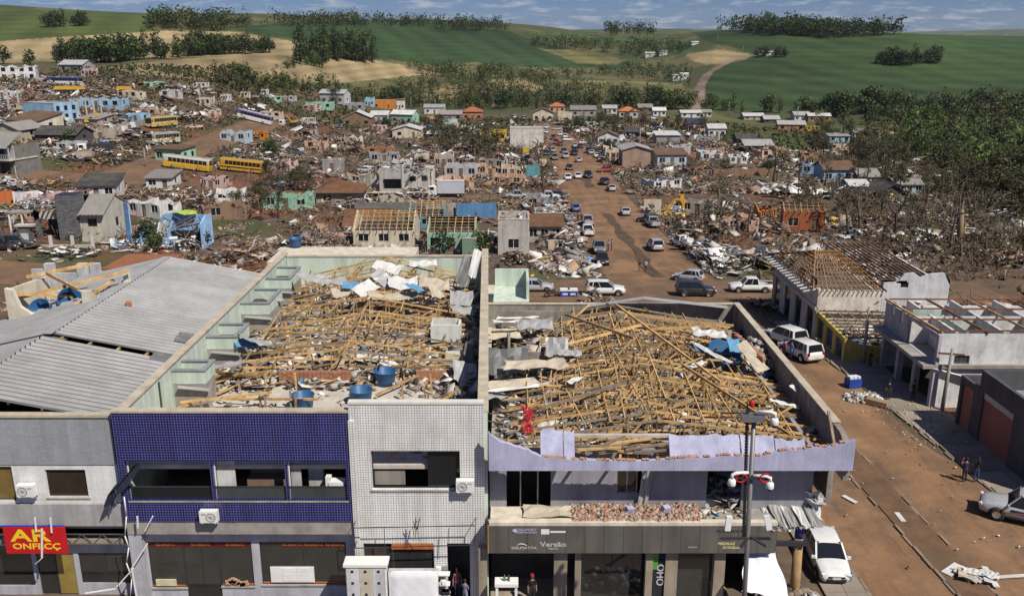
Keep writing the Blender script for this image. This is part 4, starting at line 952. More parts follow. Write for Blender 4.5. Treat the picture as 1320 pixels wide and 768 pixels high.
SHT=[mat('sheet_white',(.58,.58,.56),.6,.12,dirt=(.3,.26,.2)),M['sheet_metal'],mat('torn_metal',(.16,.16,.16),.5,.3,metal=.2),mat('sheet_beige',(.46,.40,.31),.8,.15,dirt=(.25,.2,.15)),mat('sheet_blue',(.10,.27,.44),.6,.15,dirt=(.2,.2,.2),damt=.3)]
for (px,py,z,sx,sy,rz,tl,rl,mi) in (
 (520,365,10,3.2,2.2,.3,.3,.1,0),(470,372,10,2.6,1.6,.9,.5,-.2,0),(535,372,10.1,2.2,1.6,1.2,.5,.3,4),(455,368,10,2,1.2,.2,.3,.1,4),(495,360,10.2,2.8,1.4,-.5,.5,.5,1),(560,365,10,3,2.4,.1,.2,.2,3),(505,382,9.6,4.6,1.3,.05,.25,0,3),
 (420,362,9.8,4,1,.2,.4,.1,1),(400,357,9.8,3,.9,.5,.5,.2,1),(545,340,10,3,1.2,.2,.3,0,0),(500,345,10.1,3,1.6,-.2,.4,.2,0),(595,385,9.4,2.2,2.0,.1,.5,.1,1),(600,415,9,1.8,1.4,.4,-.5,.5,2),(605,455,8.6,1.4,2.6,.1,.2,.9,2),(598,480,8.4,1.5,1.6,.3,.6,.4,1),(595,400,9.3,2.5,1.2,.6,.4,.3,1),
 (600,350,10.3,1.4,3.4,.2,1.0,.4,2),(612,340,10.8,.9,3.0,.1,1.1,.3,0),(330,440,9.2,3.6,1.1,1.0,.3,.5,1),(318,442,9.2,2.4,.9,.8,.6,.2,4),(350,385,9.5,2.5,.8,.9,.4,.3,1),(295,470,9.0,2.4,.5,1.1,.2,.2,1),(480,462,8.0,2.8,1.0,.2,.15,.1,0),(500,468,8.0,1.6,.9,.8,.3,.2,0),(560,375,9.9,2,1.6,1.0,.8,.3,3),(440,378,9.6,1.8,1.5,.4,.3,.1,3)):
 x,y=atz(px,py,z);q=.72 if py<470 else 1;sheet(B,(x,y,z),sx*q,sy*q,rz,tl,rl,SHT[mi],bend=.12)
wb=empty('vent_box',(0,0,0));wb.parent=B;_children.setdefault(B.name,[]).append(wb)
x,y=atz(555,420,9.3);m_=paint((.62,.64,.60),.8,.08)
for (a,b,c,d) in ((0,1.9,0,.15),(0,1.9,1.35,1.5),(0,.15,.15,1.35),(1.75,1.9,.15,1.35)):MB().box(x+a,x+b,y+c,y+d,8.2,9.35).build('box_wall',m_,wb)
MB().box(x+.15,x+1.75,y+.15,y+1.35,8.3,8.7).build('box_floor',M['interior_shade'],wb)
MB().box(*(lambda p:(p[0],p[0]+1.5,p[1],p[1]+1.1))(atz(573,458,8.6)),7.6,8.5).build('low_mint_box',MINT,B)
for (px,py,z,lab) in ((497,489,7.56,'blue water tank standing among fallen timbers, middle of three on the roof slab'),(466,514,7.56,'blue water tank half hidden by the white tiled parapet'),(391,521,7.45,'teal blue tank at the front edge behind the blue parapet')):
 x,y=atz(px,py+6,z);tank('water_tank',x,y,z,.62,.8,lab)
C_=empty('lilac_corner_building',(0,0,0),0,'lilac corner building with a broken parapet and exposed roof timbers, grey fascia below','building')
YL,YU,YG=37.2,38.6,37.0
lx0,lx1=XB+.28,at(1101,590,YL)[0]
def P_(px,py):return at(px,py,YL)
zlo=at(850,606.5,YL)[1]
prof=[(616,557),(634,562),(650,571),(664,576),(680,579),(697,589),(740,593),(800,594),(865,592),(905,590),(955,588),(985,587),(1002,583),(1030,580),(1050,576),(1062,577),(1080,573),(1101,568)]
tops=[(P_(*p)[0],P_(*p)[1]) for p in prof];tops[0]=(lx0,tops[0][1]);tops[-1]=(lx1,tops[-1][1])
tt=[]
for (a,b) in zip(tops,tops[1:]):
 tt.append(a)
 for k in (.33,.66):tt.append((a[0]+(b[0]-a[0])*k,a[1]+(b[1]-a[1])*k+random.uniform(-.06,.06)))
tt.append(tops[-1])
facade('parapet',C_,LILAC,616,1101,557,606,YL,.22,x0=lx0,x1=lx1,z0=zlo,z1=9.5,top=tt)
bk=MB()
for i in range(130):
 x=random.uniform(lx0+2.5,lx1-.5);z=float(np.interp(x,[t[0] for t in tt],[t[1] for t in tt]));bk.cbox((x,YL+.12,z+.02),(random.uniform(.05,.2),.2,random.uniform(.03,.08)),0,0,random.uniform(-.3,.3))
o=bk.build('broken_brick_edge',mat('brick_pale',(.42,.24,.16),.9,.3),C_);o['kind']='stuff'
def slab_piece(px0,px1,py_top,py_bot,name='parapet_slab',m=LILAC,rag=.08,lift=0.0):
 """a broken piece of parapet leaning back from the wall head"""
 xa,za=at(px0,py_bot,YL+.25);xb,_=at(px1,py_bot,YL+.25);H_=abs(at(px0,py_top,YL+.25)[1]-za)
 n=9;mb=MB();L=H_*1.12;ang=math.radians(52)
 for t_ in (0,.16):
  for i in range(n+1):
   u=i/n;x=xa+(xb-xa)*u
   b_=random.uniform(-rag,rag);t2=L+random.uniform(-rag,rag)
   for v in (b_,t2):mb.v.append((x,YL+.26+v*math.cos(ang)+t_*math.sin(ang),za+lift+v*math.sin(ang)-t_*math.cos(ang)))
 k=2*(n+1)
 for i in range(n):
  a=2*i;mb.f+=[(a,a+2,a+3,a+1),(k+a,k+a+1,k+a+3,k+a+2),(a,k+a,k+a+2,a+2),(a+1,a+3,k+a+3,k+a+1)]
 mb.f+=[(0,1,k+1,k),(2*n,k+2*n,k+2*n+1,2*n+1)];mb.m+=[0]*(4*n+2);mb.sm+=[False]*(4*n+2)
 return mb.build(name,m,C_)
slab_piece(697,726,560,592);slab_piece(727,741,561,591);slab_piece(864,955,565,591);slab_piece(957,1000,566,590);slab_piece(1001,1040,570,588)
MB().beam((at(740,563,YL+1.3)[0],YL+1.3,9.0),(at(865,563,YL+1.3)[0],YL+1.3,9.0),.2,.14).build('tie_beam',M['concrete_pale'],C_)
for k in range(14):
 x=at(745+k*9,580,YL+.7)[0];z=random.uniform(8.3,8.7);L=random.uniform(1.2,3);a=random.gauss(0,.5)
 timber(C_,(x-L/2*math.cos(a),YL+.5+random.random()*.8,z),(x+L/2*math.cos(a),YL+.6+random.random()*.9,z+random.uniform(-.2,.5)),.09,.1,random.choice(['timber','timber_grey']),'batten')
CONC=pm('bare_parapet',(.27,.245,.205),.95,.22,1.1,.4,10,dirt=(.13,.10,.08),dscale=.5,damt=.8,streak=.35)
PZ=9.3;PX=lx1-.18
segs=[37.45,39.2,42.4,45.6,48.8,52,55.4,58.9]
for a,b in zip(segs[1:],segs[2:]):MB().box(PX-.14,PX+.14,a+.012,b,5.1,PZ+random.uniform(-.03,.03)).build('parapet_panel',CONC,C_)
mb=MB();mb.prism([(0,7.2),(1.7,7.2),(1.7,PZ),(.9,PZ-.05),(.3,8.95),(0,9.0)],lambda u,w,t:(PX-.14+t,37.45+u,w),0,.28);mb.build('parapet_panel',CONC,C_)
timber(C_,(PX-.5,37.6,8.4),(PX-.3,39.6,9.75),.12,.16,'timber_grey','leaning_post')
MB().box(PX-.2,PX+.2,39.2,59.1,PZ+.04,PZ+.10).build('coping',COPE,C_)
MB().box(XB-.4,PX-.15,58.9,59.15,5,PZ).build('back_parapet',CONC,C_)
MB().box(XB-.4,PX-.15,58.85,59.2,PZ+.003,PZ+.07).build('coping',COPE,C_)
fl=MB();fl.beam((5.2,58.7,9.25),(9.0,58.5,9.9),.5,.04);fl.beam((9.0,58.5,9.9),(14.8,58.6,9.2),.6,.04);fl.build('flashing',SHT[1],C_)
ux1_=at(1047,630,YU)[0];MB().box(lx0,PX-.15,YU+.25,58.8,7.1,7.3).build('roof_slab',M['concrete'],C_)
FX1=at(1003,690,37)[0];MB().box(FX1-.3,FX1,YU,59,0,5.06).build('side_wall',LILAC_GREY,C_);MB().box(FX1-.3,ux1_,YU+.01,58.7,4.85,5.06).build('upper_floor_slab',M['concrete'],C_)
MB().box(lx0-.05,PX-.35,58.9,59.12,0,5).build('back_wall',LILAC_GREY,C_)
uz0=5.08;uz1=zlo+.4;ux1=at(1047,630,YU)[0]
o1=frect(653,607,710,653,YU);o2=frect(795,607,838,635,YU);o3=frect(911,607,956,655,YU)
o1=(o1[0],o1[1],uz0,zlo+.15);o2=(o2[0],o2[1],o2[2],zlo+.15);o3=(o3[0],o3[1],uz0,zlo+.15)
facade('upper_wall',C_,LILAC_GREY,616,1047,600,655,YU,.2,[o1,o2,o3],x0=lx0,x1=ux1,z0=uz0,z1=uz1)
MB().box(ux1-.2,ux1,YU+.205,58.8,5.1,uz1).build('upper_side_wall',LILAC_GREY,C_)
for k in range(9):
 x=lx0+.8+k*1.75;MB().beam((x,YL+.24,zlo+.1),(x+.2,YU+.1,zlo+.35),.1,.16).build('eaves_bracket',M['timber'],C_)
MB().box(lx0+.05,ux1-.3,YU+3.5,YU+3.7,0,7.1).build('back_partition',M['interior_shade'],C_)
d=window(C_,(o1[0]+(o1[1]-o1[0])*.3,o1[0]+(o1[1]-o1[0])*.72,uz0,o1[3]),YU,.05,1,.06,frame_only=True,fm=M['steel'],name='door_frame')
d=window(C_,(o2[0],o2[0]+(o2[1]-o2[0])*.62,o2[2],o2[3]),YU,.05,2,.05,mat('glass_brown',(.035,.025,.02),.15,.3),M['steel'])
sheet(C_,(o2[1]-.25,YU-.15,6.4),.5,2.3,0,math.pi/2,.1,SHT[1],'hanging_sheet')
roof_rubble('room_rubble',C_,o3[0],o3[1],YU+.2,YU+2.5,5.1,80,.8,31)
fz0,fz1=at(800,712,YG)[1],at(800,677,YG)[1];fx1=at(1001,690,YG)[0]
MB().box(lx0,fx1,YG+.02,YU-.005,fz1-.35,fz1-.02).build('balcony_slab',M['concrete'],C_)
MB().box(lx0,fx1,YG-.02,YG+.3,fz1-.002,fz1+.16).build('balcony_kerb',CREAM,C_)
nb=15
for k in range(nb):
 a=lx0+(fx1-lx0)*k/nb;b=lx0+(fx1-lx0)*(k+1)/nb
 MB().box(a+.008,b-.008,YG-.04,YG,fz0,fz1).build('fascia_panel',PANEL_GREY,C_)
MB().box(lx0-.07,lx0-.004,YG-.05,YG+.6,fz0,fz1).build('fascia_end',mat('rust_end',(.35,.2,.07),.7),C_)
cs=empty('balcony_topping',(0,0,0));cs.parent=C_;_children.setdefault(C_.name,[]).append(cs)
MB().box(lx0+.05,at(738,660,YU)[0],YG+.31,YU-.01,fz1+.0,fz1+.10).build('cream_sheet',CREAM,cs)
sheet(cs,((at(708,662,38)[0]),37.9,fz1+.22),2.4,.9,0,.1,.02,SHT[3],'fallen_panel',.05)
def rubble_heap(name,parent,cx,cy,cz,rx,ry,h,n,seed,pal,smin=.06,smax=.28,label=None):
 r=np.random.default_rng(seed);a=r.uniform(0,6.28,n);q=np.sqrt(r.random(n));x=np.cos(a)*q;y=np.sin(a)*q
 z=h*(1-q**2)*r.random(n)**.5;P=np.stack([cx+x*rx,cy+y*ry,cz+z+.03],1)
 D=r.uniform(smin,smax,(n,1))*r.uniform(.5,1.2,(n,3));C=np.array(pal)[r.integers(0,len(pal),n)]*r.uniform(.65,1.2,(n,1))
 o=scatter(name,P,D,r.uniform(0,6.28,n),r.normal(0,.4,n),C,RUB,parent,roll=r.normal(0,.4,n));o['kind']='stuff'
 if label:o['label']=label
 return o
BR=[(.36,.20,.13),(.42,.27,.20),(.32,.26,.22),(.40,.33,.28),(.30,.16,.10),(.30,.24,.20)]
bx0,bx1=at(738,665,37.9)[0],at(900,665,37.9)[0]
r=np.random.default_rng(3);n=2000
P=np.stack([bx0+(bx1-bx0)*r.random(n)**1.1,r.uniform(YG+.15,YU-.1,n),fz1+.05+r.random(n)*.21],1)
P[:,2]=fz1+.05+(P[:,2]-fz1)*(.3+.7*S((P[:,1]-YG)/1.0))
o=scatter('brick_rubble',P,r.uniform(.05,.15,(n,1))*r.uniform(.5,1.6,(n,3)),r.uniform(0,6.28,n),r.normal(0,.4,n),np.array(BR)[r.integers(0,6,n)]*r.uniform(.7,1.2,(n,1)),RUB,cs,roll=r.normal(0,.4,n));o['kind']='stuff'
for (px,py) in ((811,658),(858,657)):
 x,z=at(px,py,37.8);MB().cbox((x,37.8,z+.05),(.4,.25,.32),.5,.3,.2).build('lilac_chunk',LILAC,cs)
roof_rubble('thin_rubble',cs,bx1-.3,at(960,660,38)[0],YG+.35,YU-.1,fz1,60,.08,12,big=.45)
def flet(s,px,py,hpx,m,sx=1,al='CENTER',shear=0):
 x,z=at(px,py,YG-.05);text('lettering',s,hpx/26.3*1.35,m,C_,x,YG-.043,z,al,sx=sx,ext=.004,shear=shear)
WG=mat('grey_white_print',(.42,.42,.42),.6,.05);VI=mat('violet_print',(.40,.39,.50),.6);PY=mat('pale_yellow_print',(.60,.58,.25),.6)
flet('CALLPORT',678,682.5,3.2,VI,1.25);flet('GERADORES',679,686,2.2,VI,1.5)
x,z=at(663.5,684,YG);MB().lathe([(.0,.004),(.13,.004),(.13,0)],n=16,M=Matrix.Translation((x,YG-.043,z)) @ Matrix.Rotation(math.pi/2,4,'X')).build('round_emblem',VI,C_)
r_=frect(697.5,681,708,687.5,YG);MB().box(r_[0],r_[1],YG-.047,YG-.041,r_[2],r_[3]).build('white_badge',mat('white_print',(.7,.7,.7)),C_)
r_=frect(709,683.3,729,685.5,YG);MB().box(r_[0],r_[1],YG-.047,YG-.041,r_[2],r_[3]).build('white_badge',mat('white_print',(.7,.7,.7)),C_)
flet('DELPIATTA',675.5,706,3.4,WG,1.35)
ar=MB();pts=[at(665+i*1.6,702.5-2.6*math.sin(math.pi*(i/9)),YG) for i in range(10)]
ar.tube([(p[0],YG-.045,p[1]) for p in pts],[.012+.025*math.sin(math.pi*i/9) for i in range(10)],5);ar.build('arc_emblem',WG,C_)
flet('Versão',713,701.5,7.0,WG,1.2);flet('TEXAS',713,707,2.0,WG,1.6)
flet('FORMULA',941,684.5,3.4,mat('dark_print',(.02,.02,.02)),1.6);flet('PEDRAS',936,700.5,3.4,PY,1.3,shear=.2);flet("D'ÁGUA",943,705.5,3.4,PY,1.3,shear=.2);flet('CLÍNICA',893,705,1.8,WG,1.2)
zb=fz0-.02;YP=YG+.35
for (a,b) in ((617,628),(714,731),(741,749),(832,841),(857,873),(920,934)):
 x0,x1=at(a,740,YP)[0],at(b,740,YP)[0];MB().box(x0,x1,YP,YP+.4,0,zb).build('pillar',BEIGE,C_)
MB().box(lx0,at(950,760,YP)[0],YP+.1,YP+3,.0,.16).build('plinth',BEIGE,C_)
for (a,b,c) in ((750,831,.5),(875,919,.25)):
 x0,x1=at(a,740,YP)[0],at(b,740,YP)[0];window(C_,(x0,x1,.17,zb),YP+c,.2,2 if b-a>60 else 1,.05,GLASS_SHOP,name='shop_window')
MB().box(lx0,at(955,740,YP)[0],YP+2.9,YP+3.0,.17,zb).build('back_partition',M['interior_shade'],C_)
x0,x1=at(842,740,YP)[0],at(857,740,YP)[0]
bn=empty('banner',(0,0,0),0,'narrow black and green upright banner between pillars under the grey fascia','banner');MB().box(x0,x1,YP+.1,YP+.13,.3,zb-.02).build('cloth',M['black_cloth'],bn)
MB().box(x0-.1,x0+.22,YP+.085,YP+.095,2.5,zb-.02).build('green_panel',mat('green_print',(.10,.32,.05),.6),bn)
text('lettering','OHO',.5,WG,bn,x1-.22,YP+.08,2.2,rot=(math.pi/2,math.pi/2,0))
CAN=empty('crumpled_canopy',(0,0,0),0,'crumpled grey metal canopy hanging at the street corner of the lilac building','canopy')
for k in range(12):
 px=992+k*4.9;x,z=at(px,667,37.9);sheet(CAN,(x,37.9,z+.06*(k % 3)),.46,1.7+random.uniform(-.2,.3),random.uniform(-.12,.12),.12+random.uniform(-.08,.1),random.uniform(-.25,.25),SHT[1] if k % 4 else SHT[0],'metal_strip',.2)
for k in range(7):
 x,z=at(1047+random.uniform(-4,9),645+random.uniform(-12,18),38.6);sheet(CAN,(x,38.6,z),.7,.7,random.uniform(0,3),random.uniform(.3,1.2),random.uniform(-.6,.6),random.choice(SHT[:2]),'metal_strip',.5)
MB().beam((at(985,680,37.3)[0],37.3,4.0),(at(1042,681,37.3)[0],37.3,4.0),.2,.2).build('canopy_beam',M['dark_metal'],CAN)
tp=MB();nu,nv=14,18
q=[at(962,712,37.4),at(1000,712,37.4),at(1016,768,36.2),at(958,768,35.4)]
for j in range(nv+1):
 for i in range(nu+1):
  u,v=i/nu,j/nv;x=(q[0][0]*(1-u)+q[1][0]*u)*(1-v)+(q[3][0]*(1-u)+q[2][0]*u)*v;z=(q[0][1]*(1-u)+q[1][1]*u)*(1-v)+(max(q[3][1],.1)*(1-u)+max(.1,q[2][1])*u)*v
  tp.v.append((x+.05*math.sin(9*v+3*u),37.35-1.6*v+.10*math.sin(7*u+5*v)+.10*abs(math.sin(9*u-5*v))+.05*math.sin(13*v+u*8),z))
for j in range(nv):
 for i in range(nu):a=j*(nu+1)+i;tp.f.append((a,a+1,a+nu+2,a+nu+1));tp.m.append(0);tp.sm.append(True)
tag(tp.build('white_tarpaulin',pm('tarpaulin',(.66,.68,.72),.6,.05,.7)),'creased white tarpaulin draped at the corner of the lilac building','tarpaulin')
tx0,tx1,xm=lx0+.6,PX-.3,6.95
for Y in np.arange(39.5,58.3,.84):
 left=tx0+(2.6 if 46<Y<57 else .3)
 truss(C_,Y,left-.02*(Y-39),tx1-random.uniform(0,.3),8.0,9.5,13,.1 if Y<52 else .18,random.uniform(-.05,.05),random.uniform(-.4,.35),xm=xm+random.uniform(-.3,.3))
for k in range(110):
 x,y=random.uniform(1,14),random.uniform(40,57);z=9.75-abs(x-xm)*.2+random.uniform(-.9,.12);a=random.choice([random.gauss(0,.5),random.gauss(1.57,.6),random.uniform(0,3.14)]);L=random.uniform(.8,2.6)/2;dz_=random.uniform(-.5,.5)
 timber(C_,(max(.1,x-L*math.cos(a)),y-L*math.sin(a),z-dz_*L),(min(14.6,x+L*math.cos(a)),y+L*math.sin(a),z+dz_*L),.06,random.uniform(.05,.11),name='tangled_timber')
for x in (.9,1.7,2.5,3.3,4.1,4.9,5.6,6.3,6.95,7.6,8.4,9.2,10.0,10.8,11.6,12.4,13.2,14.0):
 za=9.55-abs(x-xm)*.17
 y=39.5
 while y<58:
  L=random.uniform(5,11)
  if x<3 and y>45 and random.random()<.6:y+=L;continue
  timber(C_,jit((x,y,za),.2),jit((x+random.uniform(-.5,.5),min(y+L,58.5),za),.2),.05,.07,name='purlin');y+=L
for (a,b) in (((6.9,57,9.9),(11.3,45,9.1)),((9.5,47,9.4),(13.5,39.6,8.5)),((1.5,42,8.9),(6,43.5,9.7)),((9.6,54.5,9.6),(14.4,55.2,9.0)),((8.8,53.5,9.3),(13.4,54.8,9.1)),((4,40,8.3),(9,41,9.8)),((2,50,9.2),(8,52.5,9.9)),((3.5,56,9.5),(7.2,50,9.9))):
 timber(C_,a,b,.09,.14,name='loose_timber')
roof_rubble('roof_rubble',C_,lx0+.4,PX-.4,39,58.5,7.3,3600,.5,15)
roof_rubble('roof_rubble',C_,lx0+.4,lx0+3.4,46,58,7.3,500,1.7,16,skew=.02)
roof_rubble('roof_rubble',C_,PX-1.6,PX-.3,40,57,7.3,320,1.4,17)
for (px,py,z,sx,sy,rz,tl,rl,mi) in ((660,415,9.3,3,.5,.3,.1,.1,0),(655,425,9.2,2.5,.35,.5,.1,.1,3),(668,410,9.4,3.2,.3,.1,.1,0,0),(690,418,9.3,2.8,1.8,.1,.2,0,1),(650,430,9,2.6,1.4,.4,.3,.1,3),(660,495,8.6,3.5,1.1,.4,.2,.1,3),(640,510,8.4,2.5,.8,1,.3,.3,1),(668,500,8.7,4,.4,.3,.1,0,0),(690,470,9.1,4.2,1.2,.1,.25,0,3),(735,455,9.4,1.5,.9,.1,.2,.1,1),(718,447,9.5,1.6,1.5,.05,1.1,0,1),(655,465,9,2.8,2,.1,1.2,0,2),(740,490,9.2,1.6,.5,1,.2,.1,0),(1010,520,8.7,2.0,.4,.1,.2,.3,0),(1025,500,9,1,.6,.8,.5,.2,0),(905,450,9.4,1.3,.9,.3,.3,.4,4),(898,470,9.2,2.3,.5,.9,.2,.1,0),(917,455,9.5,3.5,.4,-1.0,.1,.1,0),(970,460,9.2,2.6,1,-1,.3,.6,3),(915,430,9.6,2.4,1.6,0,.1,.1,0)):
 x,y=atz(px,py,z);sheet(C_,(x,y,z),sx*.85,sy*.75,rz,tl,rl,SHT[mi],bend=.08)
for (px,py,z,w_,h_) in ((690,405,9.2,4.6,1.5),(665,458,8.9,3.4,1.2)):
 x,y=atz(px,py,z);MB().box(x-w_/2,x+w_/2,y,y+.15,7.3,z+.2).build('room_wall',CONC,C_)
MB().box(*(lambda p:(p[0]-.5,p[0]-.35,p[1]-3,p[1]))(atz(665,430,9)),7.3,9.1).build('room_wall',CONC,C_)
rc_=MB()
for k,(px,py) in enumerate(((683,526),(680,533),(675,540),(686,545),(679,536))):x,y=atz(px,py,9.0);pass
for k in range(9):
 x,y=atz(677+(k*5) % 11,524+2.6*k,9.1)
 for i in range(5):rc_.cbox((x+.07*i-.2,y+.1*math.sin(k+i*2),9.05-.05*k+.05*math.cos(i*2+k)),(.11,.28,.012),k+i*.7,.5*math.sin(k*2+i),.6*math.cos(k+i*1.7))
tag(rc_.build('red_cloth',M['red_cloth']),'crumpled dark red cloth caught on the timbers of the lilac building','cloth')
x,y=atz(950,455,8.9);tk=tank('water_tank',x-1,y+.6,8.0,1.0,1.0,'broken pale blue tank shell in the timbers near the right parapet',(.5,.2));
sheet(C_,(*atz(945,445,9.3),9.3),1.2,.9,.4,.9,.3,SHT[4],'blue_fragment',.6)
ch=empty('fallen_chimney',(0,0,0),0,'toppled brick chimney lying against the right parapet','chimney');x,y=atz(962,450,9.2)
for k in range(10):
 for j in range(4):
  MB().cbox((x-.3+.16*k*.55,y+1.6-.34*k,9.2-.04*k+.14*j),(.42,.2,.13),-1.0+random.uniform(-.06,.06),random.uniform(-.05,.05),0).build('brick',M['brick'],ch)
rubble_heap('white_rubble',C_,*atz(978,450,8.8),8.0,1.2,2.6,1.2,140,44,[(.45,.44,.43),(.3,.28,.26),(.22,.2,.2),(.38,.32,.26)],.12,.5)
# ============================================================ town houses
def corr_mat(name,rgb,rough=.5,metal=.1,axis=0,freq=3.5,dirt=(.25,.2,.15),damt=.5):
 m=pm(name,rgb,rough,.15,.6,metal=metal,rnd=.15,dirt=dirt,dscale=.35,damt=damt);t=m.node_tree;b=t.nodes['Principled BSDF']
 co=N(t,'ShaderNodeTexCoord');wv=N(t,'ShaderNodeTexWave');wv.bands_direction='XY'[axis];wv.inputs['Scale'].default_value=freq;t.links.new(co.outputs['Object'],wv.inputs['Vector'])
 bn=N(t,'ShaderNodeBump');bn.inputs['Strength'].default_value=.6;bn.inputs['Distance'].default_value=.06;t.links.new(wv.outputs[0],bn.inputs['Height']);t.links.new(bn.outputs[0],b.inputs['Normal']);return m
ROOF={'tin':corr_mat('tin_roof',(.42,.42,.40),.5,.15),'white':corr_mat('white_roof',(.60,.60,.57),.6),'grey':corr_mat('fibre_roof',(.24,.23,.21),.85,0),'dark':corr_mat('dark_roof',(.055,.052,.05),.8,0),
  'terra':corr_mat('terracotta_roof',(.36,.13,.055),.85,0),'brown':corr_mat('brown_roof',(.15,.085,.05),.9,0),'earth':pm('earth_roof',(.13,.065,.032),.95,.4,.8,.5,4,dirt=(.2,.13,.07)),'orange':corr_mat('orange_roof',(.48,.16,.04),.85,0),'navy':corr_mat('navy_roof',(.03,.04,.08),.6)}
WC={'white':(.62,.62,.60),'cream':(.58,.52,.40),'beige':(.40,.35,.28),'grey':(.30,.30,.30),'lgrey':(.45,.45,.45),'mint':(.28,.48,.36),'lblue':(.30,.47,.62),'blue':(.12,.28,.52),'green':(.25,.52,.22),'brick':(.38,.18,.10),'orange':(.55,.20,.03),'peach':(.55,.36,.25),'yellow':(.60,.38,.04),'pink':(.55,.38,.36),'dark':(.07,.07,.075),'teal':(.10,.30,.34),'brown':(.22,.14,.09),'rust':(.34,.11,.04),'paleblue':(.42,.50,.56)}
def child(parent,name):
 e=bpy.data.objects.new(name,None);e.empty_display_size=.1;return link(e,parent)
def ragged(L,H,amt,rr,n=None):
 n=n or max(3,int(L/1.3));return [(L*i/n,max(.4,H-amt*(rr.random()**1.5)*H)) for i in range(n+1)]
def rubble_patch(name,parent,x0,x1,y0,y1,z,n,seed,hh=.8,big=1.0,bright=1.0):
 r=np.random.default_rng(seed);P=np.stack([r.uniform(x0,x1,n),r.uniform(y0,y1,n),z+hh*r.random(n)**2],1);k=r.choice(3,n,p=[.45,.3,.25]);D=np.zeros((n,3));C=np.zeros((n,3))
 pal=np.array([(.40,.36,.31),(.24,.20,.17),(.52,.50,.47),(.34,.18,.11),(.14,.11,.09),(.30,.21,.13),(.09,.08,.075)])
 a=r.uniform(.15,.6,(n,3));D[:]=a*(1,.8,.6);D[k==1]=np.stack([r.uniform(.6,2.0,n),r.uniform(.3,1.1,n),np.full(n,.03)],1)[k==1];D[k==2]=np.stack([r.uniform(.9,2.8,n),np.full(n,.1),np.full(n,.06)],1)[k==2]
 C=pal[r.integers(0,7,n)]*r.uniform(.7,1.25,(n,1));w_=r.random(n)<.12*bright;C[w_]=(.66,.66,.65);b_=r.random(n)<.03;C[b_]=(.10,.22,.42)
 o=scatter(name,P,D*big,r.uniform(0,6.28,n),r.normal(0,.3,n),C,RUB,parent,roll=r.normal(0,.25,n));o['kind']='stuff';return o
HN=[0];FOOT=[]
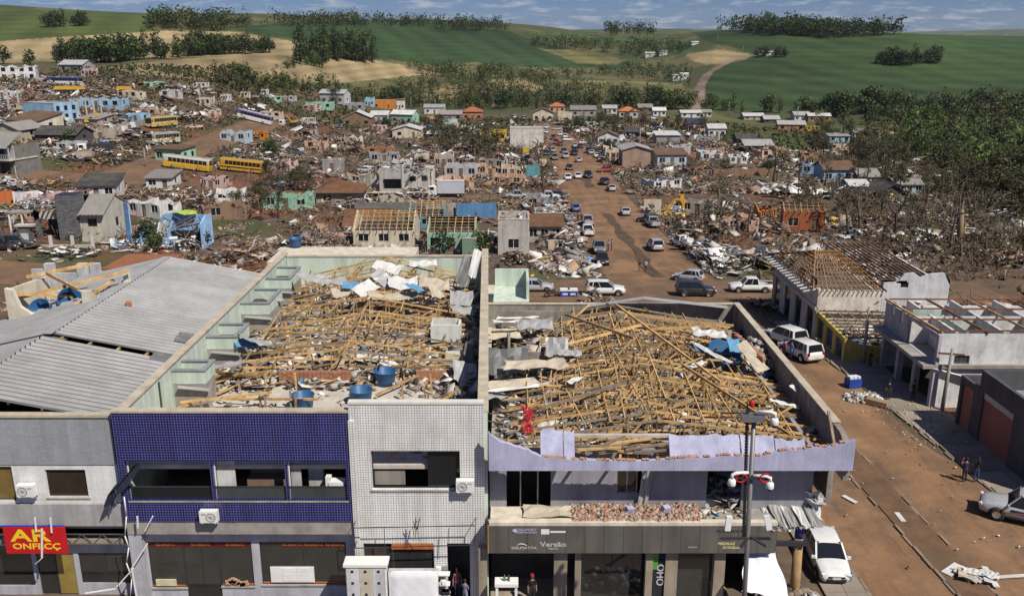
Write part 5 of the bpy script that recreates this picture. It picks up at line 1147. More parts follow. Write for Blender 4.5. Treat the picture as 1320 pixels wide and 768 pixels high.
def house(label,px,py,w,h,d,wall,roof='gx',rm='tin',yaw=0.0,win=2,swin=1,cat='house',group=None,rag=0.0,rise=None,door=True,rub=0,name='house',sidewall=None,over=.45,story=1,seed=None):
 g=G(px,py);s=ppm(g);W=w/s;H=h/s*1.03;HN[0]+=1;rr=random.Random(seed or HN[0]*7+3)
 r=empty(name,g,yaw,label,cat,group);FOOT.append((g.x,g.y,W/2+.5,d,yaw));wm=paint(WC[wall] if isinstance(wall,str) else wall);sm=paint(WC[sidewall]) if sidewall else wm;th=.2;z0=-.6
 far=s<4.2
 holes=[];
 if story==2:rows=[(H*.10,H*.40),(H*.58,H*.84)]
 else:rows=[(min(H*.35,1.0),min(H*.82,2.3))]
 n=win+(1 if door else 0)
 for (a,b) in rows:
  for k in range(n):
   c=W*(k+.5)/n;ww=min(W/n*.3,.75)
   if door and k==n//2 and a==rows[0][0]:holes.append((c-.5,c+.5,0,b))
   elif win:holes.append((c-ww,c+ww,a,b))
 sh=[]
 for (a,b) in rows:
  for k in range(swin):c=d*(k+.5)/swin;sh.append((c-min(.6,d/swin*.25),c+min(.6,d/swin*.25),a,b))
 rs=rise if rise is not None else (d/2*.42 if roof in ('gx','frame','half') else W/2*.42 if roof=='gy' else 0)
 ft=bt=st=None
 if rag:ft=ragged(W,H,rag,rr);bt=ragged(W,H,rag,rr);st=ragged(d,H,rag,rr);s2=ragged(d,H,rag,rr)
 elif roof in ('gx','frame','half'):st=s2=[(0,H),(d/2,H+rs),(d,H)]
 elif roof=='gy':ft=bt=[(0,H),(W/2,H+rs),(W,H)];s2=None
 elif roof=='shed':bt=[(0,H+rs),(W,H+rs)];st=s2=[(0,H),(d,H+rs)]
 else:s2=None
 zt1=H if roof!='shed' else H
 wall_mb(W,z0,H,th,holes,fn=lambda u,w_,t:(u-W/2,t,w_),top=ft).build('front_wall',wm,r)
 wall_mb(W,z0,H if roof!='shed' else H+rs,th,[],fn=lambda u,w_,t:(W/2-u,d-t,w_),top=bt).build('back_wall',wm,r)
 wall_mb(d-2*th,z0,H,th,[(a-th,b-th,c,e) for a,b,c,e in sh],fn=lambda u,w_,t:(W/2-t,th+u,w_),top=st and [(max(0,min(d-2*th,a-th)),b) for a,b in st]).build('side_wall',sm,r)
 wall_mb(d-2*th,z0,H,th,[],fn=lambda u,w_,t:(-W/2+t,th+u,w_),top=s2 and [(max(0,min(d-2*th,a-th)),b) for a,b in s2]).build('side_wall',sm,r)
 def win_part(box,nm='window'):
  f=MB().box(*box).build(nm,M['glass_dark'],r);return f
 for (a,b,c,e) in holes:
  if c==0:MB().box(a-W/2,b-W/2,.10,.15,0,e).build('door',paint((.16,.11,.08)),r)
  else:
   f=MB().box(a-W/2,b-W/2,.12,.15,c,e).build('window',M['glass_dark'],r)
   if not far:
    fm=MB();fm.box(a-W/2-.06,b-W/2+.06,-.03,.06,c-.08,c-.003);fm.build('window_sill',M['concrete_pale'],f)
    fm=MB();fm.box((a+b)/2-W/2-.03,(a+b)/2-W/2+.03,.09,.119,c,e);fm.build('mullion',M['white_plastic'],f)
 for (a,b,c,e) in sh:MB().box(W/2-.16,W/2-.12,a,b,c,e).build('window',M['glass_dark'],r)
 if roof not in ('none','flat','open'):MB().box(-W/2+th,W/2-th,th,d-th,H-.12,H-.02).build('ceiling',M['interior_shade'],r)
 else:
  MB().box(-W/2+th,W/2-th,th,d-th,-.1,.05).build('floor',M['concrete_dark'],r)
 R=ROOF.get(rm)
 def slab(pts,nm='roof',m=None,thk=.1):
  P=[Vector(p) for p in pts];nn=(P[1]-P[0]).cross(P[2]-P[0]).normalized()
  if nn.z<0:nn=-nn
  k=len(P);mb=MB();mb.v=[tuple(p+nn*.02) for p in P]+[tuple(p+nn*(thk+.02)) for p in P];mb.f=[tuple(range(k))[::-1],tuple(range(k,2*k))]+[(i,(i+1) % k,k+(i+1) % k,k+i) for i in range(k)];mb.m=[0]*(k+2);mb.sm=[False]*(k+2)
  return mb.build(nm,m or R,r)
 o=over;X0,X1=-W/2-o,W/2+o
 if roof=='gx':
  e=rs*o/(d/2);slab([(X0,-o,H-e),(X1,-o,H-e),(X1,d/2,H+rs),(X0,d/2,H+rs)]);slab([(X1,d+o,H-e),(X0,d+o,H-e),(X0,d/2,H+rs),(X1,d/2,H+rs)])
  MB().beam((X0,d/2,H+rs+.12),(X1,d/2,H+rs+.12),.35,.06).build('ridge_cap',R,r)
 elif roof=='gy':
  e=rs*o/(W/2);slab([(X0,-o,H-e),(0,-o,H+rs),(0,d+o,H+rs),(X0,d+o,H-e)]);slab([(X1,-o,H-e),(X1,d+o,H-e),(0,d+o,H+rs),(0,-o,H+rs)])
  MB().beam((0,-o,H+rs+.12),(0,d+o,H+rs+.12),.35,.06).build('ridge_cap',R,r)
 elif roof=='hip':
  rs=rs or min(W,d)*.2;k=min(W,d)/2;rx=max(0.05,W/2-k) if W>d else .05;ry0,ry1=(k,d-k+.01) if d>W else (d/2,d/2)
  A1,A2=(-rx,ry0,H+rs),(rx,ry1,H+rs);c=[(X0,-o,H),(X1,-o,H),(X1,d+o,H),(X0,d+o,H)]
  slab([c[0],c[1],A2,A1]);slab([c[2],c[3],A1,A2]);slab([c[1],c[2],A2]);slab([c[3],c[0],A1])
 elif roof=='shed':
  slab([(X0,-o,H-rs*o/d),(X1,-o,H-rs*o/d),(X1,d+o,H+rs+rs*o/d),(X0,d+o,H+rs+rs*o/d)])
 elif roof=='flat':
  MB().box(-W/2+th+.01,W/2-th-.01,th+.01,d-th-.01,H-.5,H-.3).build('roof_slab',R or M['concrete'],r)
  MB().box(-W/2-.06,W/2+.06,-.06,th+.06,H+.003,H+.1).build('coping',M['concrete_pale'],r)
 elif roof in ('frame','half'):
  nr=max(5,int(W/.9))
  for i in range(nr+1):
   x=-W/2+W*i/nr
   if rr.random()>.1:timber(r,jit((x,-o,H-.1),.05),jit((x,d/2,H+rs),.05),.09,.14)
   if roof=='frame' and rr.random()>.1:timber(r,jit((x,d+o,H-.1),.05),jit((x,d/2,H+rs),.05),.09,.14)
  for j in range(1,6):
   for sgn in ((0,1) if roof=='frame' else (0,)):
    y=-o+(d/2+o)*j/6;zz=H-.1+(rs+.1)*j/6+.1
    if sgn:y=d-y
    timber(r,jit((-W/2-.2,y,zz),.05),jit((W/2+.2,y,zz),.05),.06,.06,name='batten')
  if roof=='half':slab([(X1,d+o,H),(X0,d+o,H),(X0,d/2,H+rs),(X1,d/2,H+rs)])
 elif roof=='none':
  for k in range(1 if W<6 else 2):
   x=-W/2+W*(k+1)/(2 if W<6 else 3);wall_mb(d-2*th,0,H,.15,[(d*.3,d*.3+.9,0,2.0)] if d>4 else [],fn=lambda u,w_,t:(x+t,th+u,w_),top=ragged(d-2*th,H,.4,rr)).build('partition_wall',sm,r)
 if rub:rubble_patch('fallen_rubble',r,-W/2+.2,W/2-.2,.3,d-.3,H-.3 if roof=='flat' else .05,rub,HN[0],.5 if roof=='flat' else 1.2)
 return r
T_=[
 ('white roofless two-storey house at the upper left end of town',24,104,42,19,8,'white',dict(roof='none',rag=.35,yaw=.35,win=3,story=2,rub=40)),
 ('long grey tin roofed shed behind the tilted blue bus',92,93,34,9,9,'grey',dict(rm='tin',yaw=-.2)),
 ('small pinkish broken house among brown rubble, upper left',112,99,14,11,6,'pink',dict(roof='none',rag=.5)),
 ('dark roofed hut at the far left edge beside the straw field',3,128,24,10,7,'white',dict(roof='none',rag=.4)),
 ('light blue two-storey block with sunlit right end on the left',52,157,54,23,8,'lblue',dict(roof='flat',rm=None,yaw=-.38,win=0,door=False,swin=3,story=2)),
 ('long light blue roofless wall building behind a row of concrete posts',124,140,62,12,7,'lblue',dict(roof='none',rag=.3,win=4,rub=30)),
 ('cream house with brown tiled shed roof and bare end wall on the left',30,170,56,14,8,'cream',dict(roof='shed',rm='brown',rise=1.6,yaw=-.42,win=2)),
 ('low dark gabled roof house at the left edge in front of the cream house',8,180,40,12,9,'beige',dict(roof='gy',rm='grey',yaw=-.2)),
 ('dark charcoal sheet roofed shed sagging by the parked tipper truck',72,186,56,12,8,'dark',dict(roof='gx',rm='dark',yaw=-.12,win=3)),
 ('flat grey fibre roof carport left of the beige wall',112,160,30,6,8,'beige',dict(roof='shed',rm='grey',rise=.8,yaw=-.2,win=0,door=False)),
 ('beige roofless box by the hill street below the parked cars',130,182,36,16,6,'beige',dict(roof='none',rag=.25,yaw=.1,win=0,rub=20)),
 ('white low boundary building beside the tipper truck',88,196,28,12,5,'lgrey',dict(roof='none',rag=.2,win=1,rub=16)),
 ('mint green house with flat beige roof on the hill street corner',218,209,40,16,6,(.32,.52,.36),dict(roof='shed',rm='brown',rise=.3,yaw=-.25,win=2,swin=2)),
 ('ruined blue and white house above the yellow school buses',300,183,34,13,6,'paleblue',dict(roof='none',rag=.5,rub=30,yaw=-.1)),
 ('orange brick ruin right of the blue and white ruin',333,180,16,9,5,'orange',dict(roof='none',rag=.4,rub=14)),
 ('cream broken house behind the red earth lot, upper left middle',262,137,18,11,6,'cream',dict(roof='none',rag=.3)),
 ('small white house standing alone among debris left of the white coach',289,130,9,7,5,'white',dict(roof='flat',rm=None)),
 ('cream wall ruin above the white coach',313,126,12,7,5,'cream',dict(roof='none',rag=.4)),
 ('tiny white hut beside the lone pole at the end of the straw field',340,123,8,7,4,'white',dict(roof='none',rag=.2,win=1)),
 ('row of white and violet damaged huts along the straw field',257,113,16,6,5,'white',dict(roof='none',rag=.3)),
 ('mint green roofless house near the valley trees',411,141,34,9,7,'mint',dict(roof='none',rag=.25,win=2,rub=14)),
 ('white house with grey double pitched roof by the valley trees',428,133,34,12,8,'lgrey',dict(rm='tin',yaw=-.25)),
 ('low grey wall building left of the bright orange building',455,142,26,8,7,'grey',dict(roof='flat')),
 ('small blue house left of the bright orange building',476,137,11,11,6,'lblue',dict(roof='none',rag=.2)),
 ('bright orange flat roofed building with a dark opening',493,140,31,10,8,'orange',dict(roof='flat',rm=None,win=1)),
 ('white fronted house right of the bright orange building',515,141,12,12,6,'white',dict(roof='shed',rm='terra')),
 ('white roofed brown house below the orange building, left',460,163,36,11,8,'brown',dict(roof='gy',rm='white')),
 ('white pitched roof house below the orange building, centre',488,158,22,9,8,'lgrey',dict(roof='shed',rm='white',rise=1.2)),
 ('white roofed pale green house right of a lone dark tree',518,159,30,11,8,'mint',dict(rm='white',yaw=-.3)),
 ('cream hall with a broad white gable roof and open dark front',524,178,36,10,10,'cream',dict(roof='gy',rm='white',win=1,rise=1.5)),
 ('white collapsed roof right of the cream hall',565,178,28,5,8,'beige',dict(roof='shed',rm='white',rise=.5)),
 ('grey low house with dark roof beyond the broken trees',580,156,30,8,8,'grey',dict(rm='grey')),
 ('red brick house with a hipped terracotta roof beyond the white walls',609,155,25,10,8,'brick',dict(roof='hip',rm='terra',rise=2.2)),
 ('long white low wall building before the terracotta roofed house',577,161,24,6,5,'white',dict(roof='flat',rm=None,win=0)),
 ('white low building left of the terracotta house',560,147,26,8,7,'white',dict(rm='tin')),
 ('cream gabled house with two dark windows at the far end of the street',700,156,26,10,8,'cream',dict(roof='gy',rm='brown',win=2)),
 ('plain cream wall block right of the gabled cream house',728,156,18,10,6,'cream',dict(roof='flat',rm=None,win=0,door=False)),
 ('house with faded terracotta hipped roof behind the far cream houses',718,145,20,7,8,'peach',dict(roof='hip',rm='terra',rise=2)),
 ('grey arched roof shed at the far end of the street',752,150,32,8,10,'grey',dict(rm='grey',rise=1.8)),
 ('big blank off-white wall block beside the jammed street',679,193,43,26,8,(.62,.58,.52),dict(roof='flat',rm=None,win=0,door=False,swin=0,cat='building')),
 ('yellow steel framed shop ruin left of the blank white block',636,182,34,13,7,'yellow',dict(roof='none',rag=.12,win=3,door=False,rub=20)),
 ('small yellow kiosk below the blank white block',678,199,8,8,3,'yellow',dict(roof='flat',rm=None,win=0,door=False,cat='kiosk')),
 ('white roofed low house beyond the street, left of the orange roof',786,147,18,7,7,'white',dict(rm='tin')),
 ('house with a bright orange hipped roof at the edge of the valley',810,152,24,8,8,'lgrey',dict(roof='hip',rm='orange',rise=2)),
 ('brown roofed house right of the orange roof',832,146,18,7,8,'brown',dict(rm='grey')),
 ('white domed roof house near the track to the hill',850,150,16,7,7,'white',dict(rm='white')),
 ('low house with a wide white metal roof by the track to the hill',891,152,26,6,9,'white',dict(rm='white',rise=1.2)),
 ('dark doored white house right of the wide white roof',909,151,16,6,6,'lgrey',dict(rm='grey')),
 ('navy roofed house with magenta awning on the grass slope',898,169,22,10,8,'pink',dict(rm='navy')),
 ('small white house with a white roof alone on red earth',924,177,22,11,7,'white',dict(rm='white',win=2)),
 ('white gabled house beside the right lane of jammed cars',784,188,27,12,8,'white',dict(roof='gy',rm='brown',win=2)),
 ('pale blue house behind the white gabled house',815,178,18,8,7,'paleblue',dict(rm='dark')),
 ('beige house front right of the jammed cars',790,207,20,17,7,'cream',dict(roof='none',rag=.4,rub=12)),
 ('brown walled house with a wide tin gable roof by the street',820,214,36,20,9,(.33,.24,.18),dict(roof='gy',rm='tin',rise=1.1,win=0,door=False)),
 ('open tin roofed shelter behind the brown walled house',861,186,30,11,8,'grey',dict(roof='shed',rm='white',rise=.6,win=0)),
 ('blue grey workshop with rusty roof right of the brown walled house',866,214,38,14,7,'paleblue',dict(roof='shed',rm='brown',rise=.9,yaw=.06,win=2,swin=1)),
 ('pale blue grey broken wall building behind the workshop',878,200,24,12,6,'lgrey',dict(roof='none',rag=.3,win=0,rub=14)),
 ('white roofless house with two dark windows and torn sheets on top',917,208,28,11,7,'white',dict(roof='none',rag=.15,win=2,door=False,rub=60)),
 ('white broken house right of the roofless white house',952,211,22,9,6,'white',dict(roof='none',rag=.35,rub=40)),
 ('grey wide roofed house on the grass, left of a brick wall',978,197,36,9,9,'dark',dict(rm='tin',rise=1.5)),
 ('low brick wall house end right of the grey wide roof',1003,199,20,7,5,'brick',dict(roof='flat',rm=None,win=0)),
 ('dark roofed shed above the grey wide roof',962,186,24,7,7,'dark',dict(rm='dark')),
 ('white tin roof house, left of the upper right row',972,155,26,5,9,'beige',dict(rm='white',rise=1.3)),
 ('dark house between two pale roofs in the upper right row',995,159,20,5,8,'dark',dict(rm='tin')),
 ('brick house with a broad pale roof in the upper right row',1020,169,34,8,9,'brick',dict(rm='tin',rise=1.6,yaw=-.15)),
 ('white house beside a red roof at the back of the upper right row',1034,156,20,7,8,'white',dict(rm='tin')),
 ('brick house with long white roof at the back of the upper right row',1056,157,28,7,8,'brick',dict(rm='white',rise=1.2,yaw=-.1)),
 ('yellow and brick hut right of the broad pale roof',1048,169,16,6,5,'yellow',dict(roof='none',rag=.3)),
 ('damaged hut with a sky blue sheet at the wood edge',1082,184,26,8,7,'lblue',dict(roof='shed',rm='tin',rise=.8)),
 ('pink brick house at the edge of the valley forest',1142,180,18,10,7,'peach',dict(roof='none',rag=.3)),
 ('grey roofed house left of the pink brick house',1112,177,22,6,7,'grey',dict(rm='grey')),
 ('tiny white gabled house inside the forest edge',1178,195,11,8,5,'white',dict(roof='gy',rm='white',win=1)),
 ('white wrecked house beside broken trees, lower of the forest edge',1125,198,22,8,6,'white',dict(roof='none',rag=.5,rub=30)),
 ('blue house with brown tiled roof among broken trees',1080,236,38,17,7,'lblue',dict(rm='brown',rise=1.6,win=2,yaw=.05)),
 ('brown roofed house right of the blue house',1120,238,26,10,7,'brown',dict(rm='grey')),
 ('house with a torn white roof below the blue house',1108,249,24,9,7,'blue',dict(rm='white',rise=.9)),
 ('dark tent roofed house below the brown roof among trees',1150,255,34,7,8,'dark',dict(roof='gy',rm='dark',rise=1.6)),
 ('blue and white long house at the edge of the broken trees',1172,250,34,12,6,'paleblue',dict(rm='grey',rise=.8)),
 ('rust orange cabin with torn front and open timber top',1035,299,52,26,6,'rust',dict(roof='half',rm='earth',rise=.9,yaw=-.22,win=1,rub=50)),
 ('orange hut half hidden at the left of the rust orange cabin',990,284,20,16,5,'orange',dict(roof='none',rag=.5,rub=14)),
 ('broken peach wall house below the twisted trees',958,297,40,15,6,'peach',dict(roof='none',rag=.6,rub=80)),
 ('beige brick house with sunken brown earth roof',436,264,56,15,8,(.40,.33,.27),dict(roof='hip',rm='earth',rise=1.9,win=2,door=False,over=.8)),
 ('dark open concrete garage box above the earth roofed house',428,222,24,15,5,'grey',dict(roof='flat',rm='dark',win=0,rub=8)),
 ('beige wall ruin above the grey two-storey house, left',543,209,17,9,5,'cream',dict(roof='none',rag=.2,win=0)),
 ('rounded beige gable ruin above the grey two-storey house',572,216,24,17,6,'beige',dict(roof='none',rag=.4,rub=20)),
 ('grey and white roofless house behind the box truck',594,229,42,15,6,'lgrey',dict(roof='none',rag=.2,win=2,yaw=-.05,rub=40)),
 ('peach broken house between debris above the silver pickup',632,227,30,14,5,'peach',dict(roof='none',rag=.55,rub=40)),
 ('peach wall house with doorway left of the teal panel',660,230,28,14,6,(.52,.42,.33),dict(roof='none',rag=.45,rub=40)),
 ('house with teal blue front panel beside a bare trunk',687,228,17,13,4,'teal',dict(roof='none',rag=.15,win=0,door=False,rub=30)),
 ('white and grey block with a tall parapet left of the street',662,328,40,44,7,(.46,.44,.40),dict(roof='flat',rm=None,win=1,door=False,cat='building',rub=20)),
 ('low grey shop with broken thatch like roof beside the street',702,312,44,20,6,(.42,.39,.35),dict(roof='shed',rm='earth',rise=.6,win=3,door=False)),
 ('small grey sheet roofed shed by the street corner',707,287,36,12,6,'beige',dict(roof='flat',rm=None,win=1,rub=30)),
 ('mint green house with collapsed brown tiled roof behind the blue tiled building',582,326,62,26,8,'mint',dict(roof='half',rm='brown',rise=1.5,win=2,rub=60)),
 ('timber lattice roofed house with blue panels behind the middle building',495,318,78,20,9,'cream',dict(roof='frame',rise=2.4,win=3,door=False,rub=50)),
 ('open timber gable house with striped green end',550,294,46,14,8,'teal',dict(roof='frame',rise=2.2,win=1,door=False,rub=40)),
 ('collapsed straw brown roof left of the timber gable',472,296,56,5,9,'brown',dict(roof='gx',rm='earth',rise=2.0,win=0,door=False)),
 ('sage green shed beside the mint green house',605,330,18,22,3,(.16,.26,.18),dict(roof='flat',rm=None,win=0,door=False,cat='shed')),
 ('grey rubble roofed house behind the sage shed',628,318,40,14,6,'lgrey',dict(roof='none',rag=.5,rub=80)),
 ('ruined white walled house with charred black roof at the dirt road',125,256,46,16,7,'white',dict(roof='shed',rm='dark',rise=1.2,win=2,yaw=.15)),
 ('ruined white house front below the yellow school buses',205,243,32,13,6,'white',dict(roof='shed',rm='grey',rise=.8,win=1,rub=30)),
 ('pinkish roofless house right of the ruined white front',272,243,26,13,6,'pink',dict(roof='none',rag=.5,rub=40)),
 ('brown earth walled yard left of the pinkish house',240,248,30,9,5,'brown',dict(roof='none',rag=.4,win=0)),
]
for (lab,px,py,w,h,d,wl,op) in T_:house(lab,px,py,w,h,d,wl,**op)
LMK=[(42,150,'the light blue block'),(124,140,'the concrete posts'),(24,104,'the upper left white house'),(242,219,'the pale roofed school bus'),(328,157,'the white coach'),(383,165,'the recovery truck'),(493,140,'the orange building'),(524,178,'the cream hall'),(609,155,'the terracotta roof'),(679,193,'the blank white block'),(516,257,'the grey two-storey house'),(436,264,'the earth roofed house'),(662,328,'the tall parapet block'),(820,214,'the tin gabled house'),(870,276,'the yellow arch'),(917,208,'the roofless white house'),(978,197,'the grey wide roof'),(1020,169,'the broad pale roof'),(1080,236,'the blue house'),(1035,299,'the rust orange cabin'),(924,177,'the lone white house'),(205,321,'the sky blue ruin'),(108,312,'the stone house'),(594,229,'the box truck'),(687,228,'the teal front')]
_used=set();rr_=random.Random(77);cnt=0
CN={'white':'white','cream':'cream','beige':'beige','lgrey':'pale grey','mint':'mint green','brick':'brick','peach':'peach','lblue':'light blue','brown':'brown','pink':'pink','grey':'grey'}
for _ in range(4000):
 if cnt>=62:break
 px,py=rr_.uniform(5,1130),rr_.uniform(112,285)**1.0
 if px>950 and py>240 or px<140 and py<140 or py<112+.05*abs(px-300) and px>420:continue
 g=G(px,py)
 if g is None or g.y>440 or road_mask(np.array([g.x]),np.array([g.y]),4.5)[0] or any(math.hypot(g.x-f[0],g.y-f[1]-2)<f[2]+6.5 for f in FOOT):continue
 lm=min(LMK,key=lambda l:math.hypot(l[0]-px,(l[1]-py)*1.6));c=rr_.choice(list(CN));side=('just left of' if px<lm[0]-14 else 'just right of' if px>lm[0]+14 else 'beyond' if py<lm[1] else 'in front of')
 lab=f"small {CN[c]} broken walled ruin {side} {lm[2]}"
 if lab in _used:continue
 _used.add(lab);s_=ppm(g);cnt+=1
 house(lab,px,py,rr_.uniform(5,9)*s_,rr_.uniform(1.8,3.0)*s_,rr_.uniform(4,6),c,roof='none',rag=rr_.uniform(.3,.75),win=rr_.choice([1,2]),yaw=rr_.uniform(-.5,.5),rub=26,name='ruined_house',cat='ruin')
for (lab,px,py,w,h,rm) in (('white farm roof beside dark trees on the green hill, left one',983,70,9,3,'white'),('grey farm roof beside dark trees on the green hill, right one',993,71,11,3,'tin'),('white farmhouse on the slope left of the track',838,74,12,5,'white'),
  ('grey farmhouse above the white farmhouse left of the track',855,72,10,5,'grey'),('white farm shed by the track bend',896,58,9,3,'white'),('grey farm sheds half hidden by trees left of the track',876,104,18,6,'tin'),('white farm shed in front of the grey farm sheds',882,100,12,4,'white')):
 house(lab,px,py,w,h,8,'white',rm=rm,win=0,door=False,swin=0,cat='farm building',name='farm_building',rise=1.0)
def yard_wall(label,px0,px1,py0,py1,hpx,m,th=.2,rag=.06,cat='wall',name='boundary_wall'):
 a,b=G(px0,py0),G(px1,py1);L=(b-a).length;h=hpx/ppm(a);r=empty(name,a,math.atan2(b.y-a.y,b.x-a.x),label,cat);n=max(1,int(L/3));rr=random.Random(int(px0*py0))
 for k in range(n):
  u0,u1=L*k/n,L*(k+1)/n-.02;t=h*(1-rag*rr.random());mb=wall_mb(u1-u0,-1.2,t,th,fn=lambda u,w,tt:(u0+u,tt,w),top=[(0,t),((u1-u0)*.4,t*(1-rag*rr.random())),(u1-u0,t)]);mb.build('wall_panel',m,r)
 return r
yard_wall('long bare grey block wall behind the timber roofs',458,548,286,285,25,M['concrete_dark'],rag=.02)
yard_wall('brownish grey wall continuing right of the long grey wall',549,588,282,280,19,M['concrete'],rag=.05)
yard_wall('sky blue painted wall right of the brownish wall',589,640,281,281,20,paint((.09,.24,.44)),rag=.08)
yard_wall('orange painted yard wall at the left edge, left part',-20,20,262,262,14,paint((.50,.13,.03)),rag=.02)
yard_wall('orange painted yard wall right of the white gate panels',68,95,262,262,13,paint((.50,.13,.03)),rag=.02)
yard_wall('white gate panels standing before the orange wall',18,52,264,264,18,paint((.6,.6,.6)),rag=.1)
yard_wall('low concrete wall along the hill street below the parked cars',150,196,170,158,9,M['concrete'],rag=.03)
yard_wall('brown earth retaining wall below the recovery truck',345,425,178,178,5,paint((.17,.09,.05)),rag=.2)
yard_wall('brown retaining wall below the roofless white houses',905,1000,228,226,9,paint((.20,.12,.08)),rag=.1)
yard_wall('pale low kerb wall along the lot with the yellow arch',850,888,277,277,3,M['concrete_pale'],rag=.2)
for k,px in enumerate((94,103,113,123,132)):
 g=G(px,155-.6*k);h=(27-.5*k)/ppm(g);tag(MB().box(-.16,.16,-.16,.16,-.3,h).build('concrete_post',M['concrete_pale'],None,g),'bare concrete post in the row before the light blue roofless wall','post','concrete posts before the light blue wall')
for k,(px,py) in enumerate(((12,140),(25,140))):
 g=G(px,py);h=24/ppm(g);tag(MB().box(-.2,.2,-.2,.2,-.3,h).build('concrete_post',M['concrete_pale'],None,g),('leftmost bare concrete post at the left edge of the photo','second bare concrete post from the left edge')[k],'post')
g=G(868,276);s_=ppm(g);yr=empty('ruined_shop',g,0,'ruined yellow shop with an arched doorway on the corner lot','ruin');ym=paint((.62,.34,.03));W=28/s_;H=26/s_
ring=[(-W*.15,0),(-W*.15,H*.35)]+[(W*.12+W*.27*math.cos(a),H*.42+W*.27*math.sin(a)) for a in np.linspace(math.pi,0,9)]+[(W*.42,0),(W*.52,0),(W*.5,H*.5),(W*.45,H),(W*.3,H*.95),(W*.25,H*.78),(0,H*.72),(-W*.2,H*.5),(-W*.45,H*.28),(-W*.5,0)]
MB().prism(ring,lambda u,w,t:(u,t,w),0,.35).build('arch_wall',ym,yr)
MB().box(-W*.14,W*.38,.12,.2,0,H*.42).build('door_panel',paint((.35,.36,.38)),yr)
wall_mb(5,0,H*.8,.2,fn=lambda u,w,t:(W*.45+t,.36+u,w),top=ragged(5,H*.8,.5,random.Random(4))).build('side_wall',ym,yr)
wall_mb(W*.8,0,H*.7,.2,[(W*.2,W*.5,.8,1.8)],fn=lambda u,w,t:(-W*1.35+u,.8+t,w)).build('beige_wall',paint((.50,.43,.33)),yr)
MB().box(-W*.9,W*.9,-1.2,-.9,-.2,.35).build('low_wall',ym,yr)
rubble_patch('fallen_rubble',yr,-W*1.3,W*.8,-1,5,.05,160,91,1.4,bright=2.5)
g=G(108,312);s_=ppm(g);sh=empty('stone_house',g,.0,'house with a grey stone chimney tower, torn tiled roof and white fence posts','house')
STN=tile_mat('grey_stone',(.115,.115,.12),(.07,.07,.07),.22,.8,.05,.35,ratio=2.6,offset=.5);cw=paint((.50,.46,.38))
def X_(px):return (px-108)/s_
def Z_(py):return (312-py)/s_*1.04
MB().box(X_(78),X_(105),0,2.6,-.3,Z_(254)).build('stone_tower',STN,sh)
MB().box(X_(79.5),X_(103.5),.1,2.5,Z_(254)+.003,Z_(254)+.12).build('tower_cap',M['dark_metal'],sh)
wb_=wall_mb(X_(137)-X_(105.2),-.3,Z_(278),.2,[((115-105)/s_,(127-105)/s_,Z_(293),Z_(283))],fn=lambda u,w,t:(X_(105.2)+u,.3+t,w));wb_.build('front_wall',cw,sh)
f=MB().box(X_(115),X_(127),.4,.45,Z_(293),Z_(283)).build('window',M['glass_dark'],sh)
for k in range(4):MB().box(X_(115)+.06+k*.5,X_(115)+.1+k*.5,.33,.39,Z_(293),Z_(283)).build('window_bar',M['dark_metal'],f)
D=9;wall_mb(D-.4,-.3,Z_(278),.2,[(3.6,4.8,1.6,3.0)],fn=lambda u,w,t:(X_(137)-t,.5+u,w),top=[(0,Z_(278)),(D*.45,Z_(278)+2.3),(D-.4,Z_(278)+.2)]).build('gable_wall',paint((.52,.49,.43)),sh)
MB().box(X_(137)-.14,X_(137)-.1,4.1,5.3,1.6,3.0).build('window',M['glass_dark'],sh)
wall_mb(X_(137)-X_(50),-.3,Z_(282),.2,fn=lambda u,w,t:(X_(50)+u,D+.1+t,w)).build('back_wall',cw,sh)
z0=Z_(278)
sl=MB();sl.v=[(X_(106),-.4,z0-.1),(X_(138.5),-.4,z0-.1),(X_(138.5),D*.5,z0+2.3),(X_(106),D*.5,z0+2.3)];sl.v+=[(a,b,c+.14) for a,b,c in sl.v];sl.f=[(3,2,1,0),(4,5,6,7),(0,1,5,4),(1,2,6,5),(2,3,7,6),(3,0,4,7)];sl.m=[0]*6;sl.sm=[False]*6
sl.build('roof',ROOF['grey'],sh)
for k in range(6):MB().box(X_(108)+k*.62,X_(108)+k*.62+.45,-.55,.25,z0+.03,z0+.1).build('open_batten',M['timber_dark'],sh)
sl=MB();sl.v=[(X_(138.5),D+.6,z0-.1),(X_(60),D+.6,z0-.1),(X_(60),D*.5,z0+2.3),(X_(138.5),D*.5,z0+2.3)];sl.v+=[(a,b,c+.14) for a,b,c in sl.v];sl.f=[(3,2,1,0),(4,5,6,7),(0,1,5,4),(1,2,6,5),(2,3,7,6),(3,0,4,7)];sl.m=[0]*6;sl.sm=[False]*6;sl.build('roof',ROOF['grey'],sh)
MB().box(X_(43),X_(77.5),1.2,1.4,Z_(285),Z_(274)).build('porch_beam',cw,sh);MB().box(X_(43),X_(50),1.2,1.5,-.3,Z_(274)).build('porch_pillar',STN,sh)
MB().box(X_(50),X_(77),3.6,3.8,-.2,Z_(278)).build('porch_back',M['interior_shade'],sh)
for k in range(7):MB().box(X_(51)+k*.72,X_(51)+k*.72+.3,.2,3.4,Z_(276)+.2+random.uniform(-.1,.1),Z_(276)+.28).build('porch_rafter',M['timber_grey'],sh)
MB().box(X_(15),X_(43),-.2,3.5,Z_(276),Z_(274)).build('carport_slab',M['concrete'],sh)
for px in (17,33):MB().box(X_(px)-.1,X_(px)+.1,-.1,.1,-.3,Z_(276)).build('carport_post',M['white_plastic'],sh)
rubble_patch('roof_rubble',sh,X_(22),X_(76),1.5,6,Z_(272),220,61,1.0,.8,2.2)
fm_=empty('front_fence',G(108,320),0,'low cream fence with white posts before the stone fronted house','fence')
MB().box(X_(48),X_(118),-.1,.1,-.2,.55).build('low_wall',cw,fm_)
